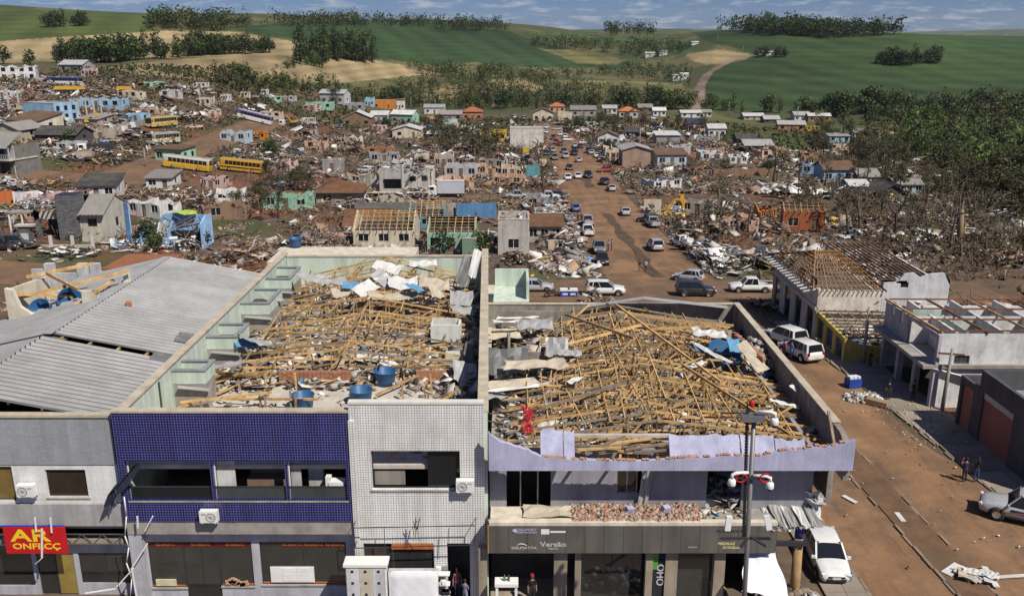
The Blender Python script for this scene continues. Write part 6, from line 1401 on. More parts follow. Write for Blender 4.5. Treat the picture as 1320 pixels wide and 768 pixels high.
for px in (68,95,120):MB().box(X_(px)-.22,X_(px)+.22,-.12,.12,-.2,1.9).build('fence_post',paint((.6,.58,.52)),fm_)
gp=empty('gate_post',G(37,318),0,'grey gate pillar with a mailbox panel left of the stone house','gate post');MB().box(-1.2,.5,0,.8,-.2,3.0).build('pillar',STN,gp);MB().box(-1.6,1.0,-.2,1.0,3.003,3.25).build('cap',M['concrete_pale'],gp);MB().box(-.9,.2,-.03,-.004,.2,2.0).build('panel',paint((.5,.55,.55)),gp)
g=G(205,321);s_=ppm(g);br_=empty('ruined_house',g,0,'roofless sky blue house with pink and white rooms laid open','ruin');lb=paint((.24,.42,.66));rr=random.Random(5)
def X2(px):return (px-205)/s_
H=46/s_
wall_mb(X2(228)-X2(180),-.3,15/s_,.2,fn=lambda u,w,t:(X2(180)+u,t,w),top=ragged(X2(228)-X2(180),15/s_,.15,rr)).build('front_wall',lb,br_)
wall_mb(X2(260)-X2(183),-.3,36/s_,.2,[(2.2,3.6,0,2.6)],fn=lambda u,w,t:(X2(183)+u,4+t,w),top=[(0,2.2),(1.2,3.0),(2.0,4.4),(3.4,4.7),(6,4.6),(X2(260)-X2(183),4.4)]).build('inner_wall',lb,br_)
wall_mb(5,-.3,34/s_,.2,fn=lambda u,w,t:(X2(259)-t,1+u,w),top=[(0,3.6),(2.5,4.4),(5,4.2)]).build('side_wall',paint((.34,.55,.80)),br_)
wall_mb(6,-.3,3.4,.18,fn=lambda u,w,t:(X2(181)+t,.3+u,w),top=ragged(6,3.4,.4,rr)).build('side_wall',lb,br_)
wall_mb(3.6,-.2,3.8,.15,fn=lambda u,w,t:(X2(203)+t,.4+u,w),top=ragged(3.6,3.8,.4,rr)).build('partition_wall',paint((.6,.58,.55)),br_)
wall_mb(3.6,-.2,3.6,.15,fn=lambda u,w,t:(X2(216)+t,.4+u,w),top=ragged(3.6,3.8,.5,rr)).build('partition_wall',lb,br_)
MB().box(X2(187),X2(193),2.5,2.7,.5,3).build('pink_panel',paint((.55,.12,.22)),br_);MB().box(X2(165),X2(180),1.5,1.7,1.6,3.2).build('pink_panel',paint((.40,.20,.25)),br_)
MB().cbox((X2(230),2,1.8),(3.8,.2,1.3),.1,.3).build('dark_panel',M['dark_metal'],br_)
sheet(br_,(X2(232),3.5,4.9),3.4,1.6,.2,.15,.1,mat('lime_sheet',(.30,.42,.08),.7),'lime_sheet',.1)
rubble_patch('fallen_rubble',br_,X2(160),X2(258),-1.2,5,.05,420,62,1.5,.9,2.0)
for k in range(14):timber(br_,(X2(200+rr.random()*55),1+rr.random()*3,1+rr.random()*2),(X2(200+rr.random()*55),1+rr.random()*3,3+rr.random()*2),.09,.09,'timber_grey','loose_timber')
lw_=empty('collapsed_wall',G(150,318),-.6,'fallen light blue wall with torn white boards beside the stone house','ruin')
for k in range(7):MB().cbox((-1.5+k*.6,rr.uniform(-1,1),.35+.2*rr.random()),(2.2,.1,.9),rr.uniform(-.8,.8),rr.uniform(.6,1.3),0).build('wall_piece',lb if k % 2 else paint((.6,.6,.58)),lw_)
MB().box(.6,1.8,1.5,1.7,0,6.5).build('standing_strip',lb,lw_)
g=G(516,257);s_=ppm(g);th_=empty('two_storey_house',g,0,'grey two-storey house torn open, with a tall blank upper wall','house');gw=paint((.42,.41,.38));rr=random.Random(8)
def X3(px):return (px-516)/s_
def Z3(py):return (257-py)/s_*1.05
a=X3(490);b=X3(519)
wall_mb(b-a,-.4,Z3(219),.25,[(.7,b-a-.2,Z3(244),Z3(232)),(b-a-2.6,b-a-1.2,0,Z3(248))],fn=lambda u,w,t:(a+u,t,w)).build('front_wall',gw,th_)
MB().box(a+.6,b-.2,2.5,2.6,-.2,Z3(231)).build('room_back',M['interior_shade'],th_)
MB().box(b-.0,b+.25,-.15,6,-.3,Z3(217)).build('fin_wall',paint((.55,.53,.48)),th_)
wall_mb(X3(554)-b-.3,-.3,Z3(222),.25,[((527-519)/s_-.4,(535-519)/s_-.2,Z3(237),Z3(231)),((541-519)/s_,(549-519)/s_,Z3(237),Z3(230)),(.6,2.8,0,Z3(251)),((547-519)/s_-.6,(553-519)/s_-.8,0,Z3(251))],fn=lambda u,w,t:(b+.26+u,2.5+t,w)).build('set_back_wall',gw,th_)
for (p,q,c,d) in ((527,535,237,231),(541,549,237,230)):MB().box(X3(p),X3(q),2.6,2.65,Z3(c),Z3(d)).build('window',M['glass_dark'],th_)
MB().box(X3(546),X3(558),2.45,5.9,Z3(222)+.003,Z3(220)).build('roof_edge',M['concrete_pale'],th_)
wall_mb(5.6,-.3,Z3(224),.25,fn=lambda u,w,t:(X3(557)-t,2.76+u,w),top=[(0,Z3(223)),(5.6,Z3(226))]).build('side_wall',paint((.62,.58,.50)),th_)
MB().box(a-2.8,X3(553),-.6,2.4,Z3(249),Z3(247.5)).build('balcony_slab',M['concrete_pale'],th_)
for px in (471,489,519.5,545):MB().box(X3(px)-.12,X3(px)+.12,-.55,-.3,-.3,Z3(249)-.003).build('post',paint((.5,.5,.47)),th_)
wall_mb(2.4,-.3,Z3(228),.2,fn=lambda u,w,t:(a-2.7+u,3.5+t,w),top=ragged(2.4,Z3(228),.3,rr)).build('broken_wall',gw,th_)
MB().box(a-2.7,a-2.4,-.4,3.4,Z3(247)+.0,Z3(226)).build('broken_wall',M['concrete'],th_)
wall_mb(b-a,Z3(219)+.0,Z3(214),.2,fn=lambda u,w,t:(a+u,5.6+t,w),top=ragged(b-a,Z3(214),.3,rr)).build('back_wall',gw,th_)
rubble_patch('roof_rubble',th_,a,X3(546),.4,5.5,Z3(222),160,63,.8,.9,1.5);rubble_patch('roof_rubble',th_,X3(520),X3(550),-.3,2.2,Z3(247),120,64,.6,.8);rubble_patch('roof_rubble',th_,a-2.4,a,-.3,3,Z3(247),60,65,.5,.8)
g=G(6,224);s_=ppm(g);lbk=empty('balcony_building',g,-.28,'two-storey grey building with a railed balcony at the left edge','building');W=13
wall_mb(W,-.3,2.9,.2,[(2,4.2,0,2.4),(5.5,7.5,.0,2.4),(9,11.5,0,2.4)],fn=lambda u,w,t:(-W*.75+u,t,w)).build('lower_wall',M['concrete_dark'],lbk)
wall_mb(W,3.2,6,.2,[(2,3.6,3.3,5.4),(5.5,7.1,4.2,5.4),(9,10.6,3.3,5.4)],fn=lambda u,w,t:(-W*.75+u,t,w)).build('upper_wall',paint((.42,.42,.42)),lbk)
MB().box(-W*.75,W*.25,.3,.35,0,6).build('inner_wall',M['interior_shade'],lbk);MB().box(W*.25-.2,W*.25,.21,7,-.3,6).build('side_wall',M['concrete_dark'],lbk)
MB().box(-W*.75-.2,W*.25+.2,-1.7,6,2.93,3.18).build('balcony_slab',M['concrete_pale'],lbk)
for k in range(28):MB().box(-W*.75+k*.47,-W*.75+k*.47+.06,-1.62,-1.56,3.2,4.1).build('baluster',paint((.55,.55,.54)),lbk)
MB().box(-W*.75,W*.25,-1.66,-1.52,4.103,4.2).build('hand_rail',paint((.55,.55,.54)),lbk)
for k in range(4):MB().box(-W*.75+k*W/3-.1,-W*.75+k*W/3+.1,-1.5,-1.3,3.19,5.95).build('post',paint((.55,.55,.54)),lbk)
sl=MB();sl.v=[(-W*.75-.6,-2.2,5.9),(W*.25+.6,-2.2,5.9),(W*.25-1,4,8.2),(-W*.75,4,8.2)];sl.v+=[(p,q,c+.15) for p,q,c in sl.v];sl.f=MB.BF[:];sl.f=[(3,2,1,0),(4,5,6,7),(0,1,5,4),(1,2,6,5),(2,3,7,6),(3,0,4,7)];sl.m=[0]*6;sl.sm=[False]*6;sl.build('roof',ROOF['grey'],lbk)
MB().box(-W*.75-.6,W*.25+.6,-2.23,-2.18,5.6,6.05).build('fascia_board',paint((.55,.55,.54)),lbk)
# ============================================================ shops on the right of the street
def axis_building(label,name='shop_building'):return empty(name,(0,0,0),0,label,'building')
HB=axis_building('white corner building with a bare hipped roof frame, right of the street')
a0=G(1046,438);a1=G(998,396);hx0=a0.x+.2;hy0,hy1=a0.y,a1.y+.5;gz0=gz(hx0,(hy0+hy1)/2)-.05
hz=at(1046,374,hy0)[1];hx1=at(1135,400,hy0)[0];hw_w=paint((.50,.47,.42),damt=.5)
fnL=lambda u,w,t:(hx0+t,hy1-u,w)
Ls=hy1-hy0;hs=[]
for k in range(4):
 u=Ls*(k+.5)/4;hs.append((u-.75,u+.75,gz0+5.0,gz0+6.3));hs.append((u-1.0,u+1.0,gz0+.0,gz0+3.3))
wall_mb(Ls,gz0,hz,.25,hs,fn=fnL).build('street_wall',hw_w,HB)
for h in hs:MB().box(hx0+.14,hx0+.19,hy1-h[1],hy1-h[0],h[2],h[3]).build('window' if h[2]>gz0+1 else 'shop_window',M['glass_dark'],HB)
wall_mb(hx1-hx0-.3,gz0,hz,.25,fn=lambda u,w,t:(hx0+.26+u,hy0+t,w),top=[(0,hz),(1,hz),((hx1-hx0)*.5,hz-.1),(hx1-hx0-.3,hz)]).build('front_wall',paint((.62,.58,.50)),HB)
MB().box(hx0,hx1,hy1-.25,hy1,gz0,hz-.2).build('back_wall',hw_w,HB);MB().box(hx1-.25,hx1,hy0+.3,hy1-.3,gz0,hz-.4).build('party_wall',hw_w,HB)
MB().box(hx0+.3,hx1-.3,hy0+.3,hy1-.3,hz-.5,hz-.35).build('ceiling_slab',M['concrete_dark'],HB)
MB().box(hx0-.15,hx0+.1,hy0,hy1,gz0+3.5,gz0+3.8).build('string_course',M['concrete_pale'],HB)
mx_,my_=(hx0+hx1)/2,(hy0+hy1)/2;rz_=hz+2.1;ra,rb=Vector((mx_-1.2,my_,rz_)),Vector((mx_+1.2,my_,rz_))
cs_=[Vector((hx0-.6,hy0-.4,hz)),Vector((hx1+.2,hy0-.4,hz)),Vector((hx1+.2,hy1+.4,hz)),Vector((hx0-.6,hy1+.4,hz))]
for c,a in zip(cs_,(ra,rb,rb,ra)):timber(HB,c,a,.1,.16,'timber_rust','hip_rafter')
timber(HB,ra,rb,.1,.16,'timber_rust','ridge_board')
def hiprows(c0,c1,a,b,n):
 for k in range(1,n):
  t=k/n;p=c0.lerp(c1,t);q=a.lerp(b,t) if True else a
  timber(HB,p,q,.07,.1,'timber_rust')
 for k in range(1,9):
  t=k/9;timber(HB,c0.lerp(a,t)+Vector((0,0,.1)),c1.lerp(b,t)+Vector((0,0,.1)),.05,.06,'timber_rust','batten')
hiprows(cs_[0],cs_[1],ra,rb,15);hiprows(cs_[3],cs_[0],ra,ra,13);hiprows(cs_[1],cs_[2],rb,rb,10);hiprows(cs_[2],cs_[3],rb,ra,12)
for k in range(15):
 y=hy1-Ls*(k+.5)/15;MB().beam((hx0-1.3,y,hz-.25),(hx0+.3,y,hz+.05),.18,.1).build('white_rafter_tail',paint((.6,.6,.58)),HB)
ex0,ex1=hx1+.02,at(1224,370,hy0)[0];ez=at(1180,352,hy0)[1]
hs=[(1.2,2.2,at(1,366,hy0)[1],at(1,362,hy0)[1]),(at(1161,370,hy0)[0]-ex0,at(1171,370,hy0)[0]-ex0,at(1,371,hy0)[1],at(1,364,hy0)[1])]
Lx=ex1-ex0
wall_mb(Lx,gz0,ez,.25,hs,fn=lambda u,w,t:(ex0+u,hy0+.05+t,w),top=[(0,ez-.9),(Lx*.22,ez-.8),(Lx*.3,ez-.1),(Lx*.45,ez),(Lx*.55,ez-.45),(Lx*.7,ez-.1),(Lx*.9,ez),(Lx,ez-1.2)]).build('parapet_wall',paint((.56,.57,.58)),HB)
for h in hs:MB().box(ex0+h[0],ex0+h[1],hy0+.18,hy0+.22,h[2],h[3]).build('window',M['glass_dark'],HB)
MB().box(ex1-.25,ex1,hy0+.31,hy1-2,gz0,ez-1.3).build('side_wall',paint((.56,.57,.58)),HB)
MB().box(ex0,ex1-.3,hy0+.31,hy1-1,hz-1.6,hz-1.4).build('ceiling_slab',M['concrete'],HB)
for k in range(11):
 x=ex0+.4+(Lx-1)*k/10;timber(HB,(x-1.5,hy1-.5,hz+1.4),(x+1.2,hy0+.6,hz-.2),.09,.14,'timber_dark')
for k in range(6):timber(HB,(ex0,hy0+1+k*(Ls-1)/6,hz-.1+.27*k),(ex1-.5,hy0+.8+k*(Ls-1)/6,hz-.1+.25*k),.07,.08,'timber_dark','batten')
rubble_patch('roof_rubble',HB,ex0+.3,ex1-.5,hy0+.5,hy1-1.5,hz-1.4,200,71,.5,1.0,2.5)
YB_=axis_building('low yellow walled shop with blue doors and bare roof rafters')
a0=G(1092,468);yx0=a0.x-.4;yy0,yy1=a0.y,hy0-.15;yz0=gz(yx0,yy0)-.05;yzt=at(1041,401,yy1)[1];yzn=at(1095,437,yy0)[1];ywm=paint((.52,.42,.10));Ly=yy1-yy0
hs=[(Ly*(k+.12)/3,Ly*(k+.8)/3,yz0+.1,yz0+3.0) for k in range(3)]
hs=[(a,b,c,min(e,yzt-.4-(yzt-yzn)*b/Ly)) for a,b,c,e in hs]
wall_mb(Ly,yz0,yzt,.3,hs,fn=lambda u,w,t:(yx0+t,yy1-u,w),top=[(0,yzt),(Ly,yzn)]).build('street_wall',ywm,YB_)
for h in hs:MB().box(yx0+.18,yx0+.24,yy1-h[1],yy1-h[0],h[2],h[3]).build('blue_door',mat('blue_door_glass',(.02,.035,.12),.3,.3),YB_)
yx1=at(1134,440,yy0)[0]+2
wall_mb(yx1-yx0-.35,yz0,yzn,.25,[],fn=lambda u,w,t:(yx0+.31+u,yy0+t,w),top=[(0,yzn),(1,yzn-.5),(2.5,yzn-.7),(yx1-yx0-.35,yzn-.3)]).build('front_wall',ywm,YB_)
MB().box(yx0+.35,yx1+3,yy0+.4,yy1-.2,yz0-.1,yz0+.02).build('floor',M['concrete_dark'],YB_);MB().box(yx1+3,yx1+3.2,yy0,yy1-.1,yz0,yzn-.2).build('back_wall',ywm,YB_)
for k in range(9):
 t=k/8;z=yzn+(yzt-yzn)*t;y=yy0+.2+(Ly-.4)*t;timber(YB_,(yx0+.1,y,z+.1),(yx1+3,y,z-.1),.08,.14,'timber_dark')
for k in range(8):timber(YB_,(yx0+.6+k*1.0,yy0-.2,yzn+.25),(yx0+.6+k*1.0,yy1-.1,yzt+.2),.06,.07,'timber_grey','batten')
rubble_patch('fallen_rubble',YB_,yx0+.5,yx1+2.5,yy0+.5,yy1-.5,yz0+.1,160,72,1.8,1.0,2.5)
VB=axis_building('white two-storey building with a violet grey side wall and open rooms under a bare frame')
b0=G(1196,527);vx0=b0.x+.1;vy0=b0.y;vy1=yy0-1.2;vz0=gz(vx0,vy0)-.05
vzt=at(1200,432,vy0)[1];vx1=vx0+15;Lv=vy1-vy0;VW=paint((.40,.385,.42),damt=.3);vfl=vz0+3.6
vzb=at(1126,388,vy1)[1]
hs=[(Lv*.12,Lv*.12+.7,vfl+1.3,vfl+2.5),(Lv*.3,Lv*.3+.7,vfl+1.2,vfl+2.4),(Lv*.46,Lv-.35,vfl+.02,min(vfl+2.45,vzt-.35))]
wall_mb(Lv,vfl,vzt,.25,hs,fn=lambda u,w,t:(vx0+t,vy1-u,w),top=[(0,vzb),(Lv*.46,vzb+(vzt-vzb)*.4),(Lv,vzt)]).build('street_wall',VW,VB)
for h in hs[:2]:MB().box(vx0+.1,vx0+.14,vy1-h[1],vy1-h[0],h[2],h[3]).build('window',M['white_plastic'],VB)
MB().box(vx0-.9,vx1,vy0+.0,vy1,vfl-.3,vfl-.01).build('floor_slab',M['concrete'],VB)
for k in range(4):MB().box(vx0,vx0+.45,vy0+.1+k*(Lv-.6)/3,vy0+.55+k*(Lv-.6)/3,vz0,vfl-.31).build('pillar',paint((.42,.40,.42)),VB)
MB().box(vx0+3,vx0+3.2,vy0+.4,vy1,vz0,vfl-.32).build('shop_back',M['interior_shade'],VB)
gm_=paint((.36,.45,.40));MB().box(vx0+2.6,vx0+2.8,vy0+1.2,vy0+Lv*.55,vfl,vzt-.1).build('mint_wall',gm_,VB);MB().box(vx0+.3,vx0+2.6,vy0+Lv*.55,vy0+Lv*.55+.15,vfl,vzt+.3).build('mint_wall',gm_,VB)
fx=at(1208,467,vy0)[0];FW=paint((.62,.62,.62),damt=.5)
wz_=(at(1,474,vy0)[1],at(1,460,vy0)[1]);wx_=(at(1232,467,vy0)[0]-fx,at(1252,467,vy0)[0]-fx)
wall_mb(vx1-fx,vz0,vzt,.25,[(wx_[0],wx_[1],wz_[0],wz_[1])],fn=lambda u,w,t:(fx+u,vy0+.3+t,w)).build('front_wall',FW,VB)
window(VB,(fx+wx_[0],fx+wx_[1],wz_[0],wz_[1]),vy0+.3,.1,2,.05,M['glass_grey'],M['steel'])
MB().box(vx0+.1,vx0+.3,vy0+.1,vy0+.3,vfl,vzt).build('corner_post',FW,VB);MB().box(vx0+.45,max(vx0+1.1,fx-.1),vy0+.5,vy0+.56,vfl,vfl+2.2).build('wooden_door',mat('wood_door',(.30,.15,.05),.6,.2),VB)
for z in (.45,.95):MB().beam((vx0+.2,vy0+.2,vfl+z),(fx,vy0+.25,vfl+z),.04,.04).build('rail',M['steel'],VB)
MB().box(vx1-.25,vx1,vy0+.6,vy1,vz0,vzt).build('party_wall',FW,VB);MB().box(vx0+.3,vx1-.3,vy1-.25,vy1,vz0,vzb-.4).build('back_wall',FW,VB)
for k in range(3):MB().box(fx+1.5+k*3.6,fx+1.7+k*3.6,vy0+.6,vy1-.3,vfl,vzt-.05).build('partition_wall',paint((.60,.59,.57)),VB)
MB().box(fx,vx1-.3,(vy0+vy1)/2,(vy0+vy1)/2+.15,vfl,vzt-.1).build('partition_wall',paint((.56,.56,.54)),VB)
rust=mat('rust_steel',(.17,.075,.045),.7,.3)
for k in range(5):MB().beam((vx0+.3+k*3.4,vy0+.2,vzt+.1),(vx0-.1+k*3.4,vy1,vzb+.2),.12,.16).build('roof_beam',rust if k % 2 else M['timber'],VB)
for k in range(4):MB().beam((vx0+.1,vy0+.3+k*Lv/3.2,vzt+.25+k*(vzb-vzt)/3.2),(vx1,vy0+.3+k*Lv/3.2,vzt+.2+k*(vzb-vzt)/3.2),.1,.12).build('roof_purlin',rust,VB)
for k in range(5):sheet(VB,(vx0+11+random.uniform(-1.5,2.5),vy0+.1+random.uniform(-.6,1),vzt-.4+random.uniform(-.8,.3)),3.5,1.2,random.uniform(-.6,.3),random.uniform(.1,.6),random.uniform(-.4,.1),SHT[random.choice([0,0,1])],'torn_sheet',.15)
rubble_patch('roof_rubble',VB,vx0+4,vx1-.5,vy0+.7,vy1-.5,vfl+.05,130,73,.5,1.2,2.5)
MB().cbox((vx0+1.3,vy0+.2,vfl-1.1),(3.2,.12,1.1),-.05,.5,.25).build('hanging_awning',SHT[0],VB)
GB=axis_building('dark grey garage building with salmon pink shutters','garage_building')
c0=G(1232,548);c1=G(1320,590);gx0=c0.x;gy1=c0.y;gy0=c1.y-6;gzz=gz(gx0,gy0)-.05
gzt=at(1280,485,gy1-6)[1];Lg=gy1-gy0;dg=paint((.085,.085,.09),.8,.15,(.05,.05,.05))
u1=gy1-G(1262,552).y;
def U(px,py):
 d=ray(px,py);k=gx0/d[0];return gy1-d[1]*k,CAMH+d[2]*k
ua,za_=U(1232,477);ub,zb__=U(1257,500);uc,zc__=U(1268,505);ud,zd__=U(1308,527);ue,ze_=U(1262,473)
top_lo=za_;top_hi=ze_
door1=(max(.1,ua+.15),ub-.1,gzz,top_lo-.5);door2=(uc,ud,gzz,zc__)
div=(ub+uc)/2
wall_mb(div,gzz,top_lo,.25,[door1],fn=lambda u,w,t:(gx0+t,gy1-u,w)).build('street_wall',dg,GB)
wall_mb(Lg-div,gzz,top_hi,.25,[(door2[0]-div,door2[1]-div,gzz,door2[3])],fn=lambda u,w,t:(gx0+t,gy1-div-u,w)).build('street_wall',dg,GB)
pk=corr_mat('salmon_shutter',(.42,.15,.115),.6,.05,1,6,dirt=(.3,.12,.09),damt=.4)
for dr_ in (door1,door2):MB().box(gx0+.14,gx0+.2,gy1-dr_[1],gy1-dr_[0],dr_[2],dr_[3]-(.5 if dr_ is door2 else 0)).build('shutter',pk,GB)
MB().box(gx0+.1,gx0+.2,gy1-door2[1],gy1-door2[0],door2[3]-.48,door2[3]).build('shutter_box',paint((.5,.5,.48)),GB)
MB().box(gx0+.26,gx0+16,gy0,gy1-div-.3,top_hi-1.6,top_hi-1.4).build('roof_slab',paint((.25,.30,.34)),GB);MB().box(gx0+.26,gx0+16,gy1-div+.05,gy1,top_lo-1.2,top_lo-1.0).build('roof_slab',M['concrete_dark'],GB)
MB().box(gx0,gx0+16,gy1,gy1+.25,gzz,top_lo).build('back_wall',dg,GB);MB().box(gx0+.26,gx0+16,gy1-div-.25,gy1-div,gzz,top_hi).build('dividing_wall',dg,GB)
MB().box(gx0+.26,gx0+16,gy0-.26,gy0-.01,gzz,top_hi).build('front_wall',dg,GB)
rubble_patch('roof_rubble',GB,gx0+.5,gx0+14,gy0,gy1-div-.5,top_hi-1.4,90,74,.3,1.4,2)
# ============================================================ vehicles
CARP={}
def carpaint(rgb):
 k=tuple(rgb)
 if k not in CARP:
  m=pm('car_paint',rgb,.32,.06,1.2,spec=.5,dirt=(.20,.13,.08),dscale=1.1,damt=.28);m.node_tree.nodes['Principled BSDF'].inputs['Coat Weight'].default_value=.5;CARP[k]=m
 return CARP[k]
CC={'white':(.68,.68,.67),'silver':(.38,.39,.40),'grey':(.16,.165,.175),'black':(.012,.012,.014),'navy':(.02,.035,.09),'blue':(.05,.12,.28),'red':(.28,.02,.02),'dark':(.04,.042,.048),'beige':(.36,.32,.25),'green':(.05,.12,.07)}
mat('head_lamp',(.6,.62,.65),.15,.05);mat('tail_lamp',(.30,.012,.012),.25,.1);mat('plate',(.5,.5,.5),.6);mat('trim_black',(.02,.02,.02),.6,.1)
CT={
 'hatch':(3.95,1.70,1.48,[(0,.80,.42,.66),(.03,.93,.26,.90),(.12,.98,.20,.96),(.35,1,.19,.94),(.66,1,.19,.92),(.75,1,.19,.88),(.90,.95,.20,.78),(.97,.86,.22,.66),(1,.74,.34,.54)],(.035,.12,.52,.72,.90),(.18,.82)),
 'sedan':(4.4,1.74,1.46,[(0,.80,.42,.70),(.03,.93,.26,.92),(.15,.98,.20,.98),(.35,1,.19,.95),(.64,1,.19,.92),(.74,1,.19,.88),(.90,.95,.20,.78),(.97,.86,.22,.66),(1,.74,.34,.54)],(.14,.27,.54,.70,.91),(.20,.81)),
 'suv':(4.65,1.86,1.76,[(0,.84,.50,.80),(.02,.95,.34,1.06),(.12,1,.28,1.10),(.35,1,.27,1.08),(.68,1,.27,1.06),(.76,1,.27,1.04),(.92,.96,.28,.96),(.98,.88,.32,.84),(1,.78,.42,.66)],(.02,.07,.56,.73,1.04),(.20,.81)),
 'pickup':(5.25,1.84,1.76,[(0,.90,.50,.98),(.012,.97,.42,1.03),(.12,1,.34,1.04),(.36,1,.30,1.05),(.70,1,.29,1.05),(.77,1,.29,1.03),(.93,.96,.30,.94),(.985,.88,.34,.82),(1,.78,.44,.66)],(.36,.39,.62,.74,1.03),(.22,.82)),
}
def car_proto(typ,col):
 L,W,H,st,(rb,rt,ft,fb,belt),wx=CT[typ];hw_=W/2;root=empty('parked_car' if typ!='pickup' else 'pickup_truck',(0,-500,-50));P=carpaint(CC[col])
 mb=MB();n=14;rings=[]
 for (x,w,zb,zt_) in st:
  w *= hw_;X=(x-.5)*L;half=[(0,zb),(w*.82,zb),(w*.97,zb+.10),(w,zb+(zt_-zb)*.45),(w*.975,zt_-.08),(w*.9,zt_-.012),(w*.45,zt_+.015),]
  ring=[(X,y,z) for y,z in half]+[(X,0,zt_+.02)]+[(X,-y,z) for y,z in half[:0:-1]]
  rings.append(ring)
 k=len(rings[0]);mb.v=[p for r in rings for p in r]
 for i in range(len(rings)-1):
  for j in range(k):mb.f.append((i*k+j,i*k+(j+1) % k,(i+1)*k+(j+1) % k,(i+1)*k+j));mb.m.append(0);mb.sm.append(True)
 mb.f+=[tuple(range(k)),tuple((len(rings)-1)*k+j for j in range(k))];mb.m+=[0,0];mb.sm+=[False,False]
 body=mb.build('body',P,root)
 b0,t0,t1,b1=[(v-.5)*L for v in (rb,rt,ft,fb)];wb,wt=hw_*.93,hw_*.76;zr=H-.05;bl=belt-.03
 def side(y):return [(b0,y(wb),bl),(b1,y(wb),bl),(t1,y(wt),zr),(t0,y(wt),zr)]
 g=MB();A=[(b0,-wb,bl),(b1,-wb,bl),(b1,wb,bl),(b0,wb,bl),(t0,-wt,zr),(t1,-wt,zr),(t1,wt,zr),(t0,wt,zr)]
 g.add(A,MB.BF);g.build('window_glass',M['glass_dark'],root)
 r_=MB();xm=(t0+t1)/2
 rr=[(t0-.06,wt*.96,zr-.02),(t0+.1,wt*1.02,zr+.035),(xm,wt*1.02,zr+.06),(t1-.1,wt*1.0,zr+.03),(t1+.06,wt*.94,zr-.02)]
 v=[]
 for (x,w,z) in rr:v+=[(x,-w,z-.03),(x,-w*.6,z+.015),(x,w*.6,z+.015),(x,w,z-.03)]
 r_.v=v
 for i in range(4):
  for j in range(3):r_.f.append((4*i+j,4*i+j+1,4*i+j+5,4*i+j+4));r_.m.append(0);r_.sm.append(True)
 r_.build('roof',P,root)
 def pil(*a):MB().beam(*a).build('pillar',P,root)
 for s in (-1,1):
  pil((b1-.02,s*wb*.985,bl),(t1,s*wt,zr),.09,.06);pil((b0+.03,s*wb*.985,bl),(t0,s*wt,zr),.16 if typ!='sedan' else .11,.06)
  xm_=b0*.5+b1*.5-.05;pil((xm_,s*(wb+.006),bl),((t0+t1)/2-.05,s*(wt+.008),zr),.07,.03)
  if typ in ('suv','hatch'):x_=b0*.8+b1*.2;pil((x_,s*(wb+.006),bl),(t0*.78+t1*.22,s*(wt+.008),zr),.09,.03)
 if typ=='pickup':
  bd=MB();bd.box(-.5*L+.12,b0-.08,-hw_*.84,hw_*.84,1.035,1.06);bd.build('load_bed',M['trim_black'],root)
  rim=MB()
  for s in (-1,1):rim.box(-.5*L+.06,b0-.05,s*hw_*.9-.04,s*hw_*.9+.04,1.0,1.13)
  rim.box(-.5*L+.03,-.5*L+.1,-hw_*.9,hw_*.9,.95,1.12);rim.build('bed_side',P,root)
 R=.31 if typ in ('hatch','sedan') else .37;wm=None
 ty=MB();Mx=Matrix.Rotation(math.pi/2,4,'X');ty.lathe([(R*.62,.10),(R*.95,.10),(R,.06),(R,-.06),(R*.95,-.10),(R*.62,-.10)],n=18,M=Mx);tym=ty.mesh('tyre',M['rubber'])
 ri=MB();ri.lathe([(0,.07),(R*.2,.085),(R*.58,.06),(R*.64,.098),(R*.64,-.098),(0,-.09)],n=14,M=Mx);rim_m=ri.mesh('rim',M['chrome'] if col!='black' else M['steel'])
 for xw_ in wx:
  for s in (-1,1):
   w=child(root,'wheel');w.location=((xw_-.5)*L,s*(hw_*.90),R);newobj('tyre',tym,w);newobj('rim',rim_m,w,None,(0,0,0 if s<0 else math.pi))
   ar=MB();ar.lathe([(0,0),(R*1.22,0),(R*1.22,-.03)],n=18,M=Matrix.Translation(((xw_-.5)*L,s*(hw_*1.004),R+.02)) @ Matrix.Rotation(math.pi/2*(1 if s<0 else-1),4,'X'));ar.build('wheel_arch',M['trim_black'],root)
   w.location.y=s*(hw_*.94)
 F=.5*L;zt_=st[-2][3]
 for s in (-1,1):
  MB().cbox((F-.10,s*hw_*.68,zt_-.05),(.16,.36,.14),-s*.35,0,.2).build('headlight',M['head_lamp'],root);MB().cbox((-F+.06,s*hw_*.80,st[1][3]-.14),(.14,.20,.28 if typ in ('suv','pickup') else .2),s*.3).build('tail_light',M['tail_lamp'],root)
  MB().cbox((b1-.12,s*(wb+.12),bl+.08),(.10,.2,.14)).build('mirror',P,root)
  MB().cbox((0,s*(hw_*1.0),st[3][2]+.06),(L*.44,.03,.1)).build('sill_trim',M['trim_black'],root)
 MB().cbox((F-.03,0,zt_-.14),(.08,W*.5,.10)).build('grille',M['trim_black'],root);MB().cbox((F-.03,0,.38),(.1,W*.6,.12)).build('bumper_intake',M['trim_black'],root)
 MB().cbox((F+.015,0,.48),(.02,.42,.12)).build('number_plate',M['plate'],root);MB().cbox((-F-.005,0,.62),(.02,.42,.12)).build('number_plate',M['plate'],root)
 return root
PROTO={}
